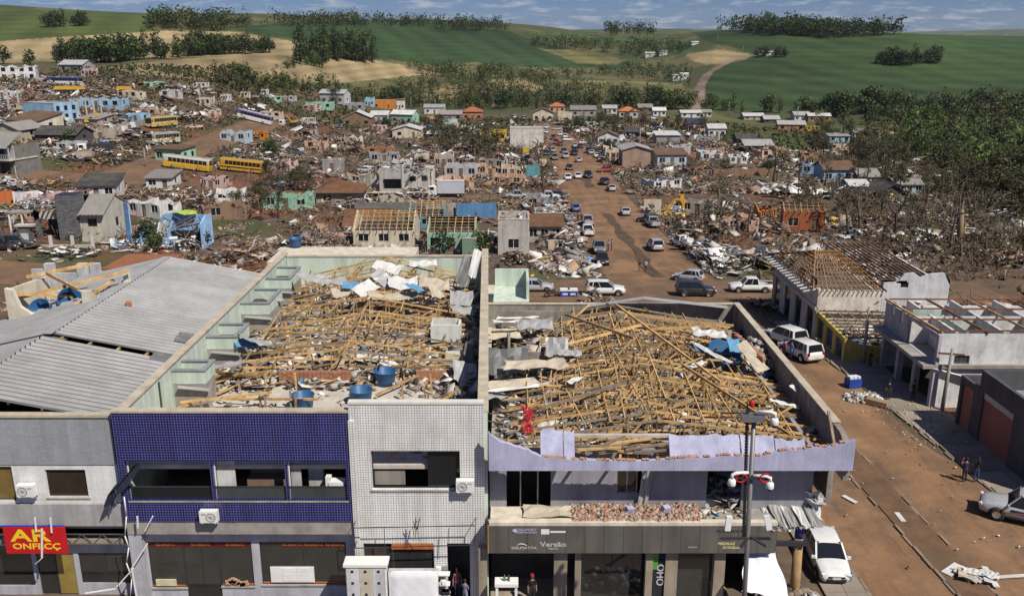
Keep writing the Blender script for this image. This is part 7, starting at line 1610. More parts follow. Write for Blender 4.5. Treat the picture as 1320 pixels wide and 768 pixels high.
def car(typ,col,px,py,head,label,group=None,loc=None,cat=None,tilt=None):
 g=loc or G(px,py);k=(typ,col)
 if k not in PROTO:PROTO[k]=car_proto(typ,col);c=PROTO[k]
 else:c=copy_tree(PROTO[k])
 g=Vector(g);a=math.radians(head);z2=gz(g.x+math.cos(a)*1.3,g.y+math.sin(a)*1.3);z1=gz(g.x-math.cos(a)*1.3,g.y-math.sin(a)*1.3)
 c.location=(g.x,g.y,g.z+.06);c.rotation_euler=(tilt or 0,-math.atan2(z2-z1,2.6),a);tag(c,label,cat or {'pickup':'pickup','suv':'car'}.get(typ,'car'),group);return c
CARS=[
 ('suv','white',780,380,0,'white four-wheel drive on the cross street left of the junction, facing right'),('suv','black',896,381,-4,'black four-wheel drive crossing the junction, facing right'),
 ('hatch','silver',887,362,150,'silver hatchback just behind the black four-wheel drive'),('pickup','white',968,376,178,'small white pickup stopped left of the bare roofed corner building'),
 ('hatch','black',776,340,268,'black hatchback parked at the left kerb, nearest of the left row'),('pickup','grey',772,325,268,'grey pickup parked behind the black hatchback'),
 ('pickup','white',757,303,92,'white pickup parked by the low grey shop'),('pickup','silver',757,290,92,'silver pickup in front of the white pickup by the low grey shop'),
 ('hatch','blue',742,272,90,'blue hatchback at the left kerb by the corner shed'),('sedan','silver',806,277,88,'silver sedan alone in the right lane'),
 ('sedan','navy',835,287,140,'dark blue car at the right kerb next to a silver pickup'),('pickup','silver',841,292,96,'silver pickup at the right kerb beside the dark blue car'),
 ('suv','silver',844,322,94,'silver car driving away in the right lane, nearest of the right lane'),('pickup','white',879,318,110,'white pickup with a loaded bed at the right kerb'),
 ('hatch','white',732,232,270,'white hatchback coming down the left lane, left of two'),('sedan','white',745,230,270,'white sedan coming down the left lane, right of two'),('pickup','black',758,229,270,'black pickup beside two white cars coming down the street'),
 ('suv','black',779,238,92,'black car driving up the right lane by the side street'),('sedan','silver',788,246,92,'silver car behind the black car at the side street'),('sedan','dark',734,219,270,'dark saloon coming down above the white hatchback'),
 ('sedan','red',780,222,200,'dark red car standing at the right kerb with people beside it'),('pickup','silver',666,256,0,'silver pickup on the left side street facing right'),('pickup','white',706,257,0,'white pickup at the end of the left side street'),('hatch','dark',722,255,-5,'dark hatchback at the mouth of the left side street'),
 ('suv','grey',715,206,270,'grey car in the far left row, nearest of that row'),('sedan','navy',727,197,270,'navy car in the far left row'),('suv','black',740,200,90,'black car in the far right lane'),('hatch','silver',746,209,90,'silver car in the far right lane behind the black one'),
 ('sedan','silver',763,199,80,'silver car parked off the far right lane'),('sedan','white',770,203,80,'white car parked beside the far right lane, upper one'),('sedan','beige',775,208,80,'pale car parked beside the far right lane, lower one'),
 ('suv','white',704,166,270,'white car at the top of the street, upper left'),('hatch','white',704,172,270,'white hatchback below the topmost white car'),('suv','dark',713,180,265,'dark car in the jam at the left'),('suv','red',717,186,265,'red brown car in the jam'),('sedan','dark',722,188,90,'dark saloon in the middle of the jam'),
 ('sedan','white',732,182,20,'white car standing crosswise in the jam'),('sedan','silver',741,190,90,'silver car right of the jam'),('suv','navy',741,196,90,'navy car right of the jam'),('suv','navy',759,197,80,'navy four-wheel drive parked right of the jam'),
 ('hatch','grey',709,191,270,'grey car left of the jam'),('hatch','beige',713,196,270,'pale car left of the jam'),('sedan','white',752,186,60,'white car parked by the far right houses'),('sedan','silver',718,168,200,'silver car crosswise at the top of the street'),('suv','white',663,153,270,'white van-like car behind the blank white block'),('suv','white',676,154,270,'white car on the far side lane'),
 ('suv','white',1012,443,112,'white estate car parked on the right side street, farther of two'),('suv','white',1031,461,108,'white car parked on the right side street, nearer of two'),
 ('hatch','white',1064,729,266,'white hatchback parked at the kerb below the crumpled canopy'),('pickup','silver',1326,672,150,'silver police pickup with striped side at the right edge'),
 ('sedan','dark',41,206,15,'dark car beside the balcony building'),('suv','dark',22,318,12,'black car under the carport at the left edge'),('suv','black',2,322,5,'black car cut off by the left edge'),
 ('sedan','white',165,174,170,'white car parked by the low wall on the hill street'),('sedan','navy',174,171,170,'navy car beside the white car on the hill street'),('suv','grey',156,155,270,'grey car in the upper parking row, left'),('hatch','white',170,154,270,'white hatchback in the upper parking row'),('suv','dark',185,152,275,'dark car in the upper parking row, right'),
 ('hatch','white',197,165,240,'white hatchback in front of the yellow and white bus'),('suv','navy',262,152,270,'navy car carrying a blue bundle at the head of the hill street'),('sedan','white',100,154,180,'white car among the posts before the light blue wall'),('sedan','silver',275,142,170,'silver car by the cream ruin, upper left'),
 ('suv','navy',52+330,200,30,'dark blue wrecked car on the asphalt lane'),('sedan','silver',140,185,60,'silver car wreck behind the tipper truck'),('sedan','silver',470,222,30,'silver blue car behind the grey two-storey house'),('sedan','silver',690,375,0,'silver car half hidden behind the pale green wall'),
 ('sedan','silver',330,127,80,'silver car in the scrap cars above the white coach, left'),('sedan','dark',345,130,60,'dark car in the scrap cars above the white coach'),('sedan','white',352,126,20,'white car in the scrap cars above the white coach'),('sedan','grey',361,130,100,'grey car in the scrap cars above the white coach, right'),('hatch','navy',372,158,20,'navy car beside the recovery truck'),('sedan','navy',437,163,10,'navy car right of the recovery truck'),
 ('sedan','red',828,155,20,'red car near the orange roofed house'),('sedan','red',789,155,20,'red car left of the orange roofed house'),('sedan','black',841,219,0,'black car by the brown walled house'),('hatch','white',842,154,30,'white car by the domed roof house'),
 ('suv','silver',729,204,270,'silver car in the far left lane behind the navy one'),('sedan','black',748,191,90,'black saloon right of the jam by the roadside'),('hatch','white',722,175,265,'white hatchback in the upper jam'),('suv','dark',729,170,90,'dark car at the top of the right lane'),('sedan','silver',766,192,80,'silver car beside the navy four-wheel drive'),('hatch','navy',705,200,270,'navy hatchback left of the grey car'),('suv','white',728,178,90,'white car in the middle of the upper jam')]
for (t,c,px,py,h,lab) in CARS:car(t,c,px,py,h,lab)
for o in list(SC.objects):
 if o.get('label')=='silver police pickup with striped side at the right edge':
  for s in (-1,1):
   MB().cbox((-.3,s*.925,.78),(2.6,.012,.22)).build('side_stripe',mat('navy_stripe',(.02,.03,.12),.5),o);MB().cbox((.9,s*.93,.70),(1.2,.012,.06),ry=.1).build('side_stripe',mat('orange_stripe',(.5,.14,.03),.5),o)
 if o.get('label')=='white pickup with a loaded bed at the right kerb':
  l=MB();l.cbox((-1.6,0,1.25),(1.4,1.2,.5),.1);l.cbox((-1.2,.2,1.6),(.3,.3,.5));tag(l.build('bed_load',M['white_plastic'],None,o.location,o.rotation_euler),'white bundle lying in the bed of a pickup','bundle')
def rbox(mb,x0,x1,w,z0,z1,r=.18,mi=0,rt=.3):
 ring=[(-w+r*.3,z0),(w-r*.3,z0),(w,z0+r*.5),(w,z1-rt),(w-.06,z1-.1),(w-.3,z1),(-w+.3,z1),(-w+.06,z1-.1),(-w,z1-rt),(-w,z0+r*.5)];k=len(ring);b=len(mb.v)
 for x,s in ((x0,.94),(x0+r,1),(x1-r,1),(x1,.94)):
  for y,z in ring:mb.v.append((x,y*s,z0+(z-z0)*(s*.5+.5)))
 for i in range(3):
  for j in range(k):mb.f.append((b+i*k+j,b+i*k+(j+1) % k,b+(i+1)*k+(j+1) % k,b+(i+1)*k+j));mb.m.append(mi);mb.sm.append(False)
 mb.f+=[tuple(b+j for j in range(k)),tuple(b+3*k+j for j in range(k))];mb.m+=[mi,mi];mb.sm+=[False,False]
def wheel4(root,xs,w,R):
 Mx=Matrix.Rotation(math.pi/2,4,'X');ty=MB();ty.lathe([(0,.14),(R*.55,.15),(R*.95,.14),(R,.08),(R,-.08),(R*.95,-.14),(0,-.14)],n=18,M=Mx);tm=ty.mesh('tyre',M['rubber']);ri=MB();ri.lathe([(0,.155),(R*.5,.165),(R*.55,.15),(R*.55,-.15),(0,-.155)],n=14,M=Mx);rm=ri.mesh('rim',M['steel'])
 for x in xs:
  for s in (-1,1):e=child(root,'wheel');e.location=(x,s*(w-.08),R);newobj('tyre',tm,e);newobj('rim',rm,e)
def bus(label,px,py,head,col,col2,roofc,L=11.5,roll=0.0,stripe=None,lift=0):
 g=G(px,py);r=empty('bus',(g.x,g.y,g.z+.06+lift),0,label,'bus');a=math.radians(head);z2=gz(g.x+math.cos(a)*4,g.y+math.sin(a)*4);z1=gz(g.x-math.cos(a)*4,g.y-math.sin(a)*4)
 r.rotation_euler=(roll,-math.atan2(z2-z1,8),a);h=L/2;w=1.25
 b=MB();rbox(b,-h,h,w,.35,1.75);b.build('lower_body',carpaint(col),r)
 b=MB();rbox(b,-h+.02,h-.02,w-.015,1.752,3.1);b.build('upper_body',carpaint(col2),r)
 b=MB();b.box(-h+.3,h-.3,-w+.28,w-.28,3.1,3.14);b.build('roof_panel',carpaint(roofc),r)
 for x in (-h*.5,h*.4):MB().box(x-.4,x+.4,-.35,.35,3.143,3.28).build('roof_hatch',carpaint(roofc),r)
 n=9
 for k in range(n):
  for s in (-1,1):
   x0=-h+.5+k*(L-1.7)/n;MB().box(x0+.05,x0+(L-1.7)/n-.05,s*w-.006,s*w+.008,1.8,2.65).build('window',M['glass_dark'],r)
 MB().box(h-.02,h+.012,-1.08,1.08,1.35,2.85).build('windscreen',M['glass_dark'],r);MB().box(-h-.012,-h+.02,-1,1,1.7,2.7).build('rear_window',M['glass_dark'],r)
 MB().box(h-1.25,h-.35,-w-.015,-w,.45,2.6).build('door',M['glass_grey'],r)
 for s in (-1,1):
  MB().box(h-.03,h+.02,s*.9-.16,s*.9+.16,.75,.95).build('headlight',M['head_lamp'],r);MB().cbox((h-.05,s*1.45,2.3),(.12,.16,.4)).build('mirror',M['trim_black'],r)
  if stripe:MB().box(-h+.2,h-.2,s*w*1.004-.006,s*w*1.004+.006,1.0,1.3).build('side_stripe',stripe,r)
 MB().box(h-.03,h+.04,-1.15,1.15,.4,.65).build('bumper',M['trim_black'],r)
 wheel4(r,(-h*.52,h*.58),w,.48);return r
YEL=(.58,.36,.03);DY=(.50,.28,.02);CRM=(.55,.52,.42)
blk=mat('black_stripe',(.015,.015,.015),.5)
bus('yellow school bus with a pale roof parked before the mint green house',242,219,178,YEL,CRM,(.5,.47,.38),11.0,stripe=None)
bus('deep yellow school bus with foliage on its roof, right of the pale roofed bus',312,222,182,DY,DY,(.45,.26,.03),10.2,stripe=blk)
bus('yellow and white city bus coming down the hill street with a white car before it',209,164,252,(.55,.40,.12),(.45,.36,.16),(.45,.38,.2),11.5)
bus('white and blue bus with yellow stripe, lower of two on the hill street',211,186,248,(.50,.50,.46),(.30,.30,.22),(.42,.46,.5),10.5,stripe=mat('yellow_stripe',(.55,.40,.05),.5))
bus('white coach with purple windows standing across the head of the hill street',328,157,180,(.62,.62,.62),(.10,.08,.22),(.6,.6,.6),12.0)
bus('blue windowed white coach leaning on debris at the upper left',84,112,172,(.58,.6,.62),(.03,.05,.18),(.6,.6,.6),12.5,roll=.12,lift=.2)
def truck_cab(r,x,w,col,z0=.6,h=2.0,depth=1.9):
 b=MB();rbox(b,x,x+depth,w,z0,z0+h,.14,rt=.2);b.build('cab',carpaint(col),r);MB().box(x+depth-.02,x+depth+.012,-w*.86,w*.86,z0+h*.5,z0+h*.9).build('windscreen',M['glass_dark'],r)
 for s in (-1,1):
  MB().box(x+depth*.35,x+depth*.85,s*w-.008,s*w+.01,z0+h*.52,z0+h*.86).build('side_window',M['glass_dark'],r);MB().box(x+depth-.02,x+depth+.02,s*w*.7-.18,s*w*.7+.18,z0+.2,z0+.42).build('headlight',M['head_lamp'],r);MB().cbox((x+depth-.1,s*(w+.2),z0+h*.7),(.1,.18,.4)).build('mirror',M['trim_black'],r)
 MB().box(x+depth-.02,x+depth+.03,-w*.5,w*.5,z0+.35,z0+h*.4).build('grille',M['trim_black'],r);MB().box(x+depth-.02,x+depth+.06,-w,w,z0-.2,z0+.12).build('bumper',carpaint(col),r)
g=G(577,254);bt=empty('box_truck',g,math.pi,'white cab box truck with a pale grey box on the left side street','truck')
truck_cab(bt,2.2,1.05,CC['white']);b=MB();b.box(-3.6,2.1,-1.15,1.15,.95,3.5);b.build('cargo_box',pm('grey_box',(.46,.48,.52),.6,.06,dirt=(.3,.28,.25),damt=.3),bt);MB().box(-3.65,2.15,-1.19,1.19,3.503,3.6).build('box_edge',paint((.5,.5,.5)),bt);MB().box(-3.6,4,-.5,.5,.55,.9).build('chassis',M['trim_black'],bt);wheel4(bt,(-2.3,3.0),1.05,.42)
g=G(124,199);tt_=empty('tipper_truck',g,math.radians(205),'white cabbed tipper truck with a black load bed by the hill street junction','truck')
truck_cab(tt_,2.0,1.2,CC['white'],.7,2.1);tt_b=MB();tt_b.prism([(-4.2,1.1),(1.8,1.1),(1.85,2.6),(-4.5,2.5)],lambda u,w,t:(u,t,w),-1.2,1.2);tt_b.build('load_bed',M['dark_metal'],tt_);MB().box(-4,3.8,-.5,.5,.6,1.05).build('chassis',M['trim_black'],tt_);wheel4(tt_,(-3.0,-1.8,2.9),1.15,.5)
for k in range(5):MB().box(-3.9+k*1.3,-3.8+k*1.3,-1.26,1.26,1.15,2.5).build('bed_rib',M['dark_metal'],tt_)
g=G(383,165);rt_=empty('recovery_truck',g,math.pi,'white recovery truck with a long dark flatbed on the brown lot','truck')
truck_cab(rt_,4.3,1.2,CC['white'],.7,2.2);MB().box(-7.0,4.2,-1.25,1.25,1.0,1.3).build('flatbed',M['dark_metal'],rt_);fr_=MB()
for x in (-6.5,-4.2,-2.2):
 for s in (-1,1):fr_.beam((x,s*1.2,1.3),(x,s*1.2,3.5),.14,.14)
for s in (-1,1):fr_.beam((-6.6,s*1.2,3.5),(-2.1,s*1.2,3.5),.14,.14);fr_.beam((-2.2,s*1.2,3.4),(-4.2,s*1.2,1.4),.12,.12)
fr_.build('white_rack',M['white_plastic'],rt_);wheel4(rt_,(-5.5,-4.3,5.2),1.15,.5)
def excavator(label,loc,rz,col=(.60,.33,.02),s=1.0):
 r=empty('excavator',loc,rz,label,'excavator');r.scale=(s,)*3;P=carpaint(col)
 for y in (-.95,.95):
  t=MB();t.prism([(-1.7,.35),(-1.4,0),(1.4,0),(1.7,.35),(1.4,.75),(-1.4,.75)],lambda u,w,q:(u,y+q,w),-.28,.28);t.build('track',M['rubber'],r)
 b=MB();b.prism([(-1.8,.85),(1.3,.85),(1.3,1.4),(.2,1.9),(-1.6,1.9),(-1.85,1.6)],lambda u,w,q:(u,q,w),-1.2,1.2);b.build('body',P,r)
 c=MB();c.prism([(.1,1.4),(1.45,1.4),(1.3,2.8),(.2,2.8)],lambda u,w,q:(u,q,w),-1.18,-.2);c.build('cab',M['glass_grey'],r)
 a=MB();a.prism([(1.0,1.6),(1.4,1.6),(3.6,4.0),(3.5,4.4),(3.1,4.2)],lambda u,w,q:(u,q,w),-.2,.2);a.build('boom',P,r)
 a=MB();a.prism([(3.2,4.4),(3.7,4.2),(5.2,1.8),(4.9,1.6)],lambda u,w,q:(u,q,w),-.16,.16);a.build('stick',P,r)
 a=MB();a.prism([(4.8,1.9),(5.5,1.6),(5.4,.8),(4.7,.6),(4.4,1.1)],lambda u,w,q:(u,q,w),-.5,.5);a.build('bucket',M['dark_metal'],r);return r
rl=rt_.location
excavator('yellow excavator loaded on the recovery truck',(rl.x-1.2,rl.y,rl.z+1.32),math.radians(175),s=.75)
g=G(115,160);excavator('yellow excavator parked before the light blue wall',g,math.radians(30),s=.7)
for (px,py,lab) in ((82,121,'yellow agricultural machine among debris, left of two'),(100,121,'yellow agricultural machine among debris, middle'),(161,121,'yellow machine among debris right of the white sheets')):
 g=G(px,py);r=empty('farm_machine',g,.3,lab,'machine');MB().prism([(-3,1.4),(2.6,1.4),(2.0,2.4),(-2.2,2.6)],lambda u,w,q:(u,q,w),-.9,.9).build('hopper',carpaint((.58,.33,.03)),r);MB().box(-2.8,2.6,-.7,.7,.6,1.38).build('chassis',M['dark_metal'],r);wheel4(r,(-1.8,1.6),.9,.55)
def motorbike(label,px,py,rz,col):
 g=G(px,py);r=empty('motorcycle',g,rz,label,'motorcycle');Mx=Matrix.Rotation(math.pi/2,4,'X')
 for x in (-.65,.65):w=MB();w.lathe([(.18,.05),(.30,.06),(.33,0),(.30,-.06),(.18,-.05)],n=16,M=Matrix.Translation((x,0,.33)) @ Mx);w.build('wheel',M['rubber'],r)
 b=MB();b.prism([(-.7,.75),(-.2,.8),(.3,.95),(.45,.75),(.2,.4),(-.3,.4)],lambda u,w_,q:(u,q,w_),-.14,.14);b.build('body',carpaint(col),r)
 MB().prism([(-.75,.82),(-.1,.84),(-.15,.9),(-.7,.95)],lambda u,w_,q:(u,q,w_),-.13,.13).build('seat',M['rubber'],r);h=MB();h.beam((.65,0,.33),(.4,0,1.05),.06,.06);h.beam((.4,-.35,1.08),(.4,.35,1.08),.04,.04);h.build('handlebar',M['steel'],r);return r
motorbike('dark motorcycle standing by the blue coolers',711,383,.4,CC['dark'])
for k,(px,lab) in enumerate(((728,'white lidded blue cooler box, left of two behind the broken parapet'),(738,'white lidded blue cooler box, right of two behind the broken parapet'))):
 g=G(px,382);c=empty('cooler_box',g,.05,lab,'cooler');MB().box(-.55,.55,-.4,.4,0,.75).build('box',mat('cooler_blue',(.02,.06,.30),.5),c);MB().box(-.57,.57,-.42,.42,.753,.95).build('lid',M['white_plastic'],c);MB().box(-.3,.3,-.408,-.403,.3,.5).build('label_patch',M['white_plastic'],c)
# ============================================================ people
SKIN=mat('skin',(.34,.19,.13),.6,.1);HAIR=mat('hair_dark',(.025,.018,.014),.7,.2);SHOE=mat('shoe',(.05,.045,.04),.7)
CLOTH={}
def cloth(rgb):
 k=tuple(rgb)
 if k not in CLOTH:CLOTH[k]=pm('cloth',rgb,.9,.18,6,.2,30)
 return CLOTH[k]
POSES={
 'stand':dict(la=((.21,.02,1.12),(.22,-.04,.86)),ra=((-.21,.02,1.12),(-.22,-.04,.86)),ll=((.10,.0,.48),(.11,.02,.07)),rl=((-.10,.0,.48),(-.11,.0,.07))),
 'walk':dict(la=((.22,-.12,1.14),(.20,-.26,.92)),ra=((-.22,.12,1.14),(-.23,.10,.88)),ll=((.09,.10,.50),(.09,.30,.12)),rl=((-.09,-.12,.49),(-.09,-.22,.07))),
 'carry':dict(la=((.23,-.03,1.14),(.13,-.30,1.10)),ra=((-.23,-.03,1.14),(-.13,-.30,1.10)),ll=((.10,-.04,.48),(.11,.04,.07)),rl=((-.10,.02,.48),(-.12,.0,.07))),
 'raise':dict(la=((.30,-.02,1.25),(.14,-.16,1.52)),ra=((-.21,.02,1.12),(-.18,-.12,.92)),ll=((.10,.0,.48),(.13,.02,.07)),rl=((-.10,.0,.48),(-.12,.0,.07))),
}
def body_mesh(pose,shirt,pants,sleeve=True,lean=0.0):
 P=POSES[pose];V=[];E=[];R=[];L=[]
 def v(p,r,lab,par=None):
  V.append(Vector(p));R.append(r);L.append(lab)
  if par is not None:E.append((par,len(V)-1))
  return len(V)-1
 pel=v((0,0,.93),(.15,.11),'p');wai=v((0,-.0,1.08),(.135,.10),'s',pel);che=v((0,.0,1.28),(.165,.115),'s',wai);nb=v((0,.01,1.43),(.075,.07),'s',che);nk=v((0,0,1.50),(.055,.055),'k',nb)
 hd=v((0,-.015,1.60),(.080,.092),'k',nk);tp_=v((0,0,1.70),(.070,.080),'k',hd)
 ns=v((0,-.115,1.595),(.014,.014),'k',hd)
 for s,A,Lg in ((1,P['la'],P['ll']),(-1,P['ra'],P['rl'])):
  sh=v((s*.165,.0,1.40),(.06,.06),'s',che);el=v(A[0],(.042,.042),'s' if sleeve else 'k',sh);wr=v(A[1],(.029,.026),'k',el)
  d=(V[wr]-V[el]).normalized();hp=v(V[wr]+d*.055,(.034,.018),'k',wr);side=Vector((0,1,0)) if abs(d.y)<.7 else Vector((0,0,1))
  side=(side-d*side.dot(d)).normalized()
  for q,ln in ((-.030,.060),(-.010,.072),(.010,.070),(.028,.055)):
   a=v(V[hp]+d*.035+side*q,(.009,.009),'k',hp);v(V[a]+d*ln*.9+Vector((-s*.014,0,0)),(.0075,.0075),'k',a)
  t=v(V[hp]+side*-.045+d*.005,(.010,.010),'k',hp);v(V[t]+d*.04+side*-.01,(.008,.008),'k',t)
  hip=v((s*.095,0,.88),(.095,.095),'p',pel);kn=v(Lg[0],(.062,.064),'p',hip);an=v(Lg[1],(.042,.045),'p',kn);v(V[an]+Vector((0,-.15,-.035)),(.042,.032),'f',an)
 me=bpy.data.meshes.new('body');me.from_pydata([tuple(p) for p in V],E,[]);o=bpy.data.objects.new('body',me);COL.objects.link(o)
 o.modifiers.new('s','SKIN');sv=me.skin_vertices[0].data
 for i,r in enumerate(R):sv[i].radius=r
 sv[0].use_root=True
 o.modifiers.new('b','SUBSURF').levels=1
 dg=bpy.context.evaluated_depsgraph_get();m2=bpy.data.meshes.new_from_object(o.evaluated_get(dg));bpy.data.objects.remove(o);bpy.data.meshes.remove(me)
 m2.materials.clear()
 for m in (SKIN,cloth(shirt),cloth(pants),SHOE):m2.materials.append(m)
 segs=[(V[a],V[b],L[b]) for a,b in E];ix={'k':0,'s':1,'p':2,'f':3};mi=[]
 for f in m2.polygons:
  c=f.center;best=None
  for a,b,l in segs:
   d=b-a;t=max(0,min(1,(c-a).dot(d)/max(d.length_squared,1e-9)));q=(c-a-d*t).length
   if best is None or q<best[0]:best=(q,l,t)
  mi.append(ix[best[1]] if not (best[1]=='s' and c.z<1.0 and abs(c.x)<.16) else 1)
 m2.polygons.foreach_set('material_index',mi);m2.polygons.foreach_set('use_smooth',[True]*len(mi));m2.name='body';return m2
BODY={}
def person(label,loc,facing,shirt,pants,pose='stand',hair=None,h=1.72,cap=None,group=None,sleeve=True,longhair=False):
 """facing: degrees, 270 looks at the camera"""
 k=(pose,tuple(shirt),tuple(pants),sleeve)
 if k not in BODY:BODY[k]=body_mesh(pose,shirt,pants,sleeve)
 r=empty('person',loc,math.radians(facing+90),label,'person',group);r.scale=(h/1.76,)*3
 newobj('body',BODY[k],r)
 hm=MB();Mh=Matrix.Translation((0,.012,1.655)) @ Matrix.Rotation(-.35,4,'X');hm.lathe([(0,.115),(.05,.108),(.085,.075),(.098,.02),(.092,-.04),(.075,-.075)],n=14,M=Mh)
 if longhair:hm.tube([(0,.06,1.66),(0,.09,1.5),(0,.10,1.32)],[.07,.075,.04],8)
 hm.build('hair',hair or HAIR,r)
 f=MB()
 for s in (-1,1):f.cbox((s*.03,-.098,1.625),(.018,.008,.010))
 f.cbox((0,-.096,1.555),(.04,.008,.008));f.build('eyes_and_mouth',HAIR,r)
 if cap:
  c=MB();c.lathe([(0,.13),(.06,.12),(.1,.07),(.105,.03)],n=14,M=Matrix.Translation((0,0,1.65)));c.cbox((0,-.14,1.69),(.15,.13,.015));c.build('cap',cloth(cap),r)
 return r
def pp(px,py):g=G(px,py);return (g.x,g.y,g.z+.05)
bl,wh,nv_,rd,gy_,pk_,dk=(.015,.015,.017),(.55,.55,.55),(.03,.05,.12),(.35,.03,.03),(.16,.16,.17),(.45,.18,.2),(.03,.032,.04)
for (lab,px,py,fc,sh,pt,po,kw) in (
 ('person in dark maroon top standing on the right of the street, left of two',1242,622,100,(.05,.02,.035),dk,'raise',{}),
 ('person in black top and blue jeans with long hair, right of two on the street',1257,622,95,bl,(.04,.06,.12),'carry',dict(longhair=True)),
 ('person in black walking in the middle of the main street',824,351,270,bl,(.2,.14,.1),'walk',{}),('person in white top walking beside the one in black in the main street',832,351,265,(.4,.38,.36),dk,'walk',{}),
 ('person in white and blue standing beside the grey pickup, left',784,324,200,(.4,.44,.5),nv_,'stand',{}),('person in blue standing beside the grey pickup, right',788,323,190,(.1,.2,.35),dk,'stand',{}),
 ('dark clad person standing by the blue hatchback, left of two',745,287,80,bl,dk,'stand',{}),('dark clad person by the blue hatchback, right of two',749,286,110,(.08,.04,.03),dk,'stand',{}),
 ('person in black behind the silver car at the side street',784,249,95,bl,dk,'stand',{}),('person in red brown at the right kerb by the side street',802,248,180,(.25,.05,.05),dk,'stand',{}),
 ('person in white by the corner lot with the yellow arch, left',824,267,0,wh,nv_,'carry',{}),('person in pale blue by the corner lot with the yellow arch, middle',829,267,20,(.3,.38,.5),nv_,'stand',{}),('person in white by the corner lot with the yellow arch, right',834,267,180,wh,(.25,.3,.4),'stand',{}),
 ('person in white shirt beside the dark red car, left',789,223,180,wh,nv_,'stand',{}),('person in pink shirt beside the dark red car',793,224,200,pk_,dk,'stand',{}),('person in white shirt beside the dark red car, right',797,224,160,wh,dk,'stand',{}),
 ('person in pink at the far left kerb, left of two',713,223,0,pk_,dk,'stand',{}),('person in white at the far left kerb, right of two',718,224,180,wh,nv_,'stand',{}),
 ('person in grey of the group on the hill street junction, leftmost',154,211,270,gy_,dk,'stand',{}),('person in black of the group on the hill street junction, second',158,212,0,bl,dk,'stand',{}),('person in red of the group on the hill street junction',163,209,180,(.3,.1,.08),dk,'stand',{}),('person in blue of the group on the hill street junction',168,210,200,nv_,dk,'stand',{}),('person in dark green of the group on the hill street junction, rightmost',172,209,200,(.04,.08,.05),dk,'walk',{}),
 ('person in pink dress shirt beside the nearer white car on the right',1010,461,20,(.42,.08,.15),dk,'stand',{}),('person in blue beside the nearer white car on the right, carrying',1019,463,20,(.08,.2,.4),(.1,.2,.35),'carry',{}),
 ('dark clad person under the white two-storey building, left',1121,475,200,bl,dk,'stand',{}),('person in dark clothes near the violet pillar',1129,462,270,(.05,.03,.03),dk,'stand',{}),
 ('person in dark clothes on the shaded pavement by the rubbish, left',1144,517,90,bl,dk,'stand',{}),('person in black on the shaded pavement by the pillars, right',1176,517,120,bl,dk,'carry',{}),
 ('person standing on the loose rubble left of the coach',255,170,270,(.4,.4,.4),dk,'stand',{}),
 ('lone dark clad person on the far right clearing, left',1258,350,270,bl,dk,'stand',{}),('lone dark clad person on the far right clearing, middle',1266,351,270,dk,dk,'stand',{}),('lone dark clad person on the far right clearing, right',1284,350,200,(.06,.04,.03),dk,'stand',{}),
):person(lab,pp(px,py),fc,sh,pt,po,**kw)
x,z=at(686,738,37.95)
person('man in black shirt and dark cap standing under the grey fascia',(x,37.95,.2),285,bl,(.02,.02,.025),'stand',cap=(.25,.02,.03))
x,z=at(589,730,YB+.7);person('person in pink top inside the dark doorway of the white shop',(x,YB+.75,.05),270,(.25,.10,.13),nv_,'stand')
x,z=at(598,745,YB+.1);person('person in grey blue shirt bending at the doorway of the white shop',(x+.05,YB+.05,.05),60,(.16,.18,.26),(.22,.24,.3),'carry',h=1.55)
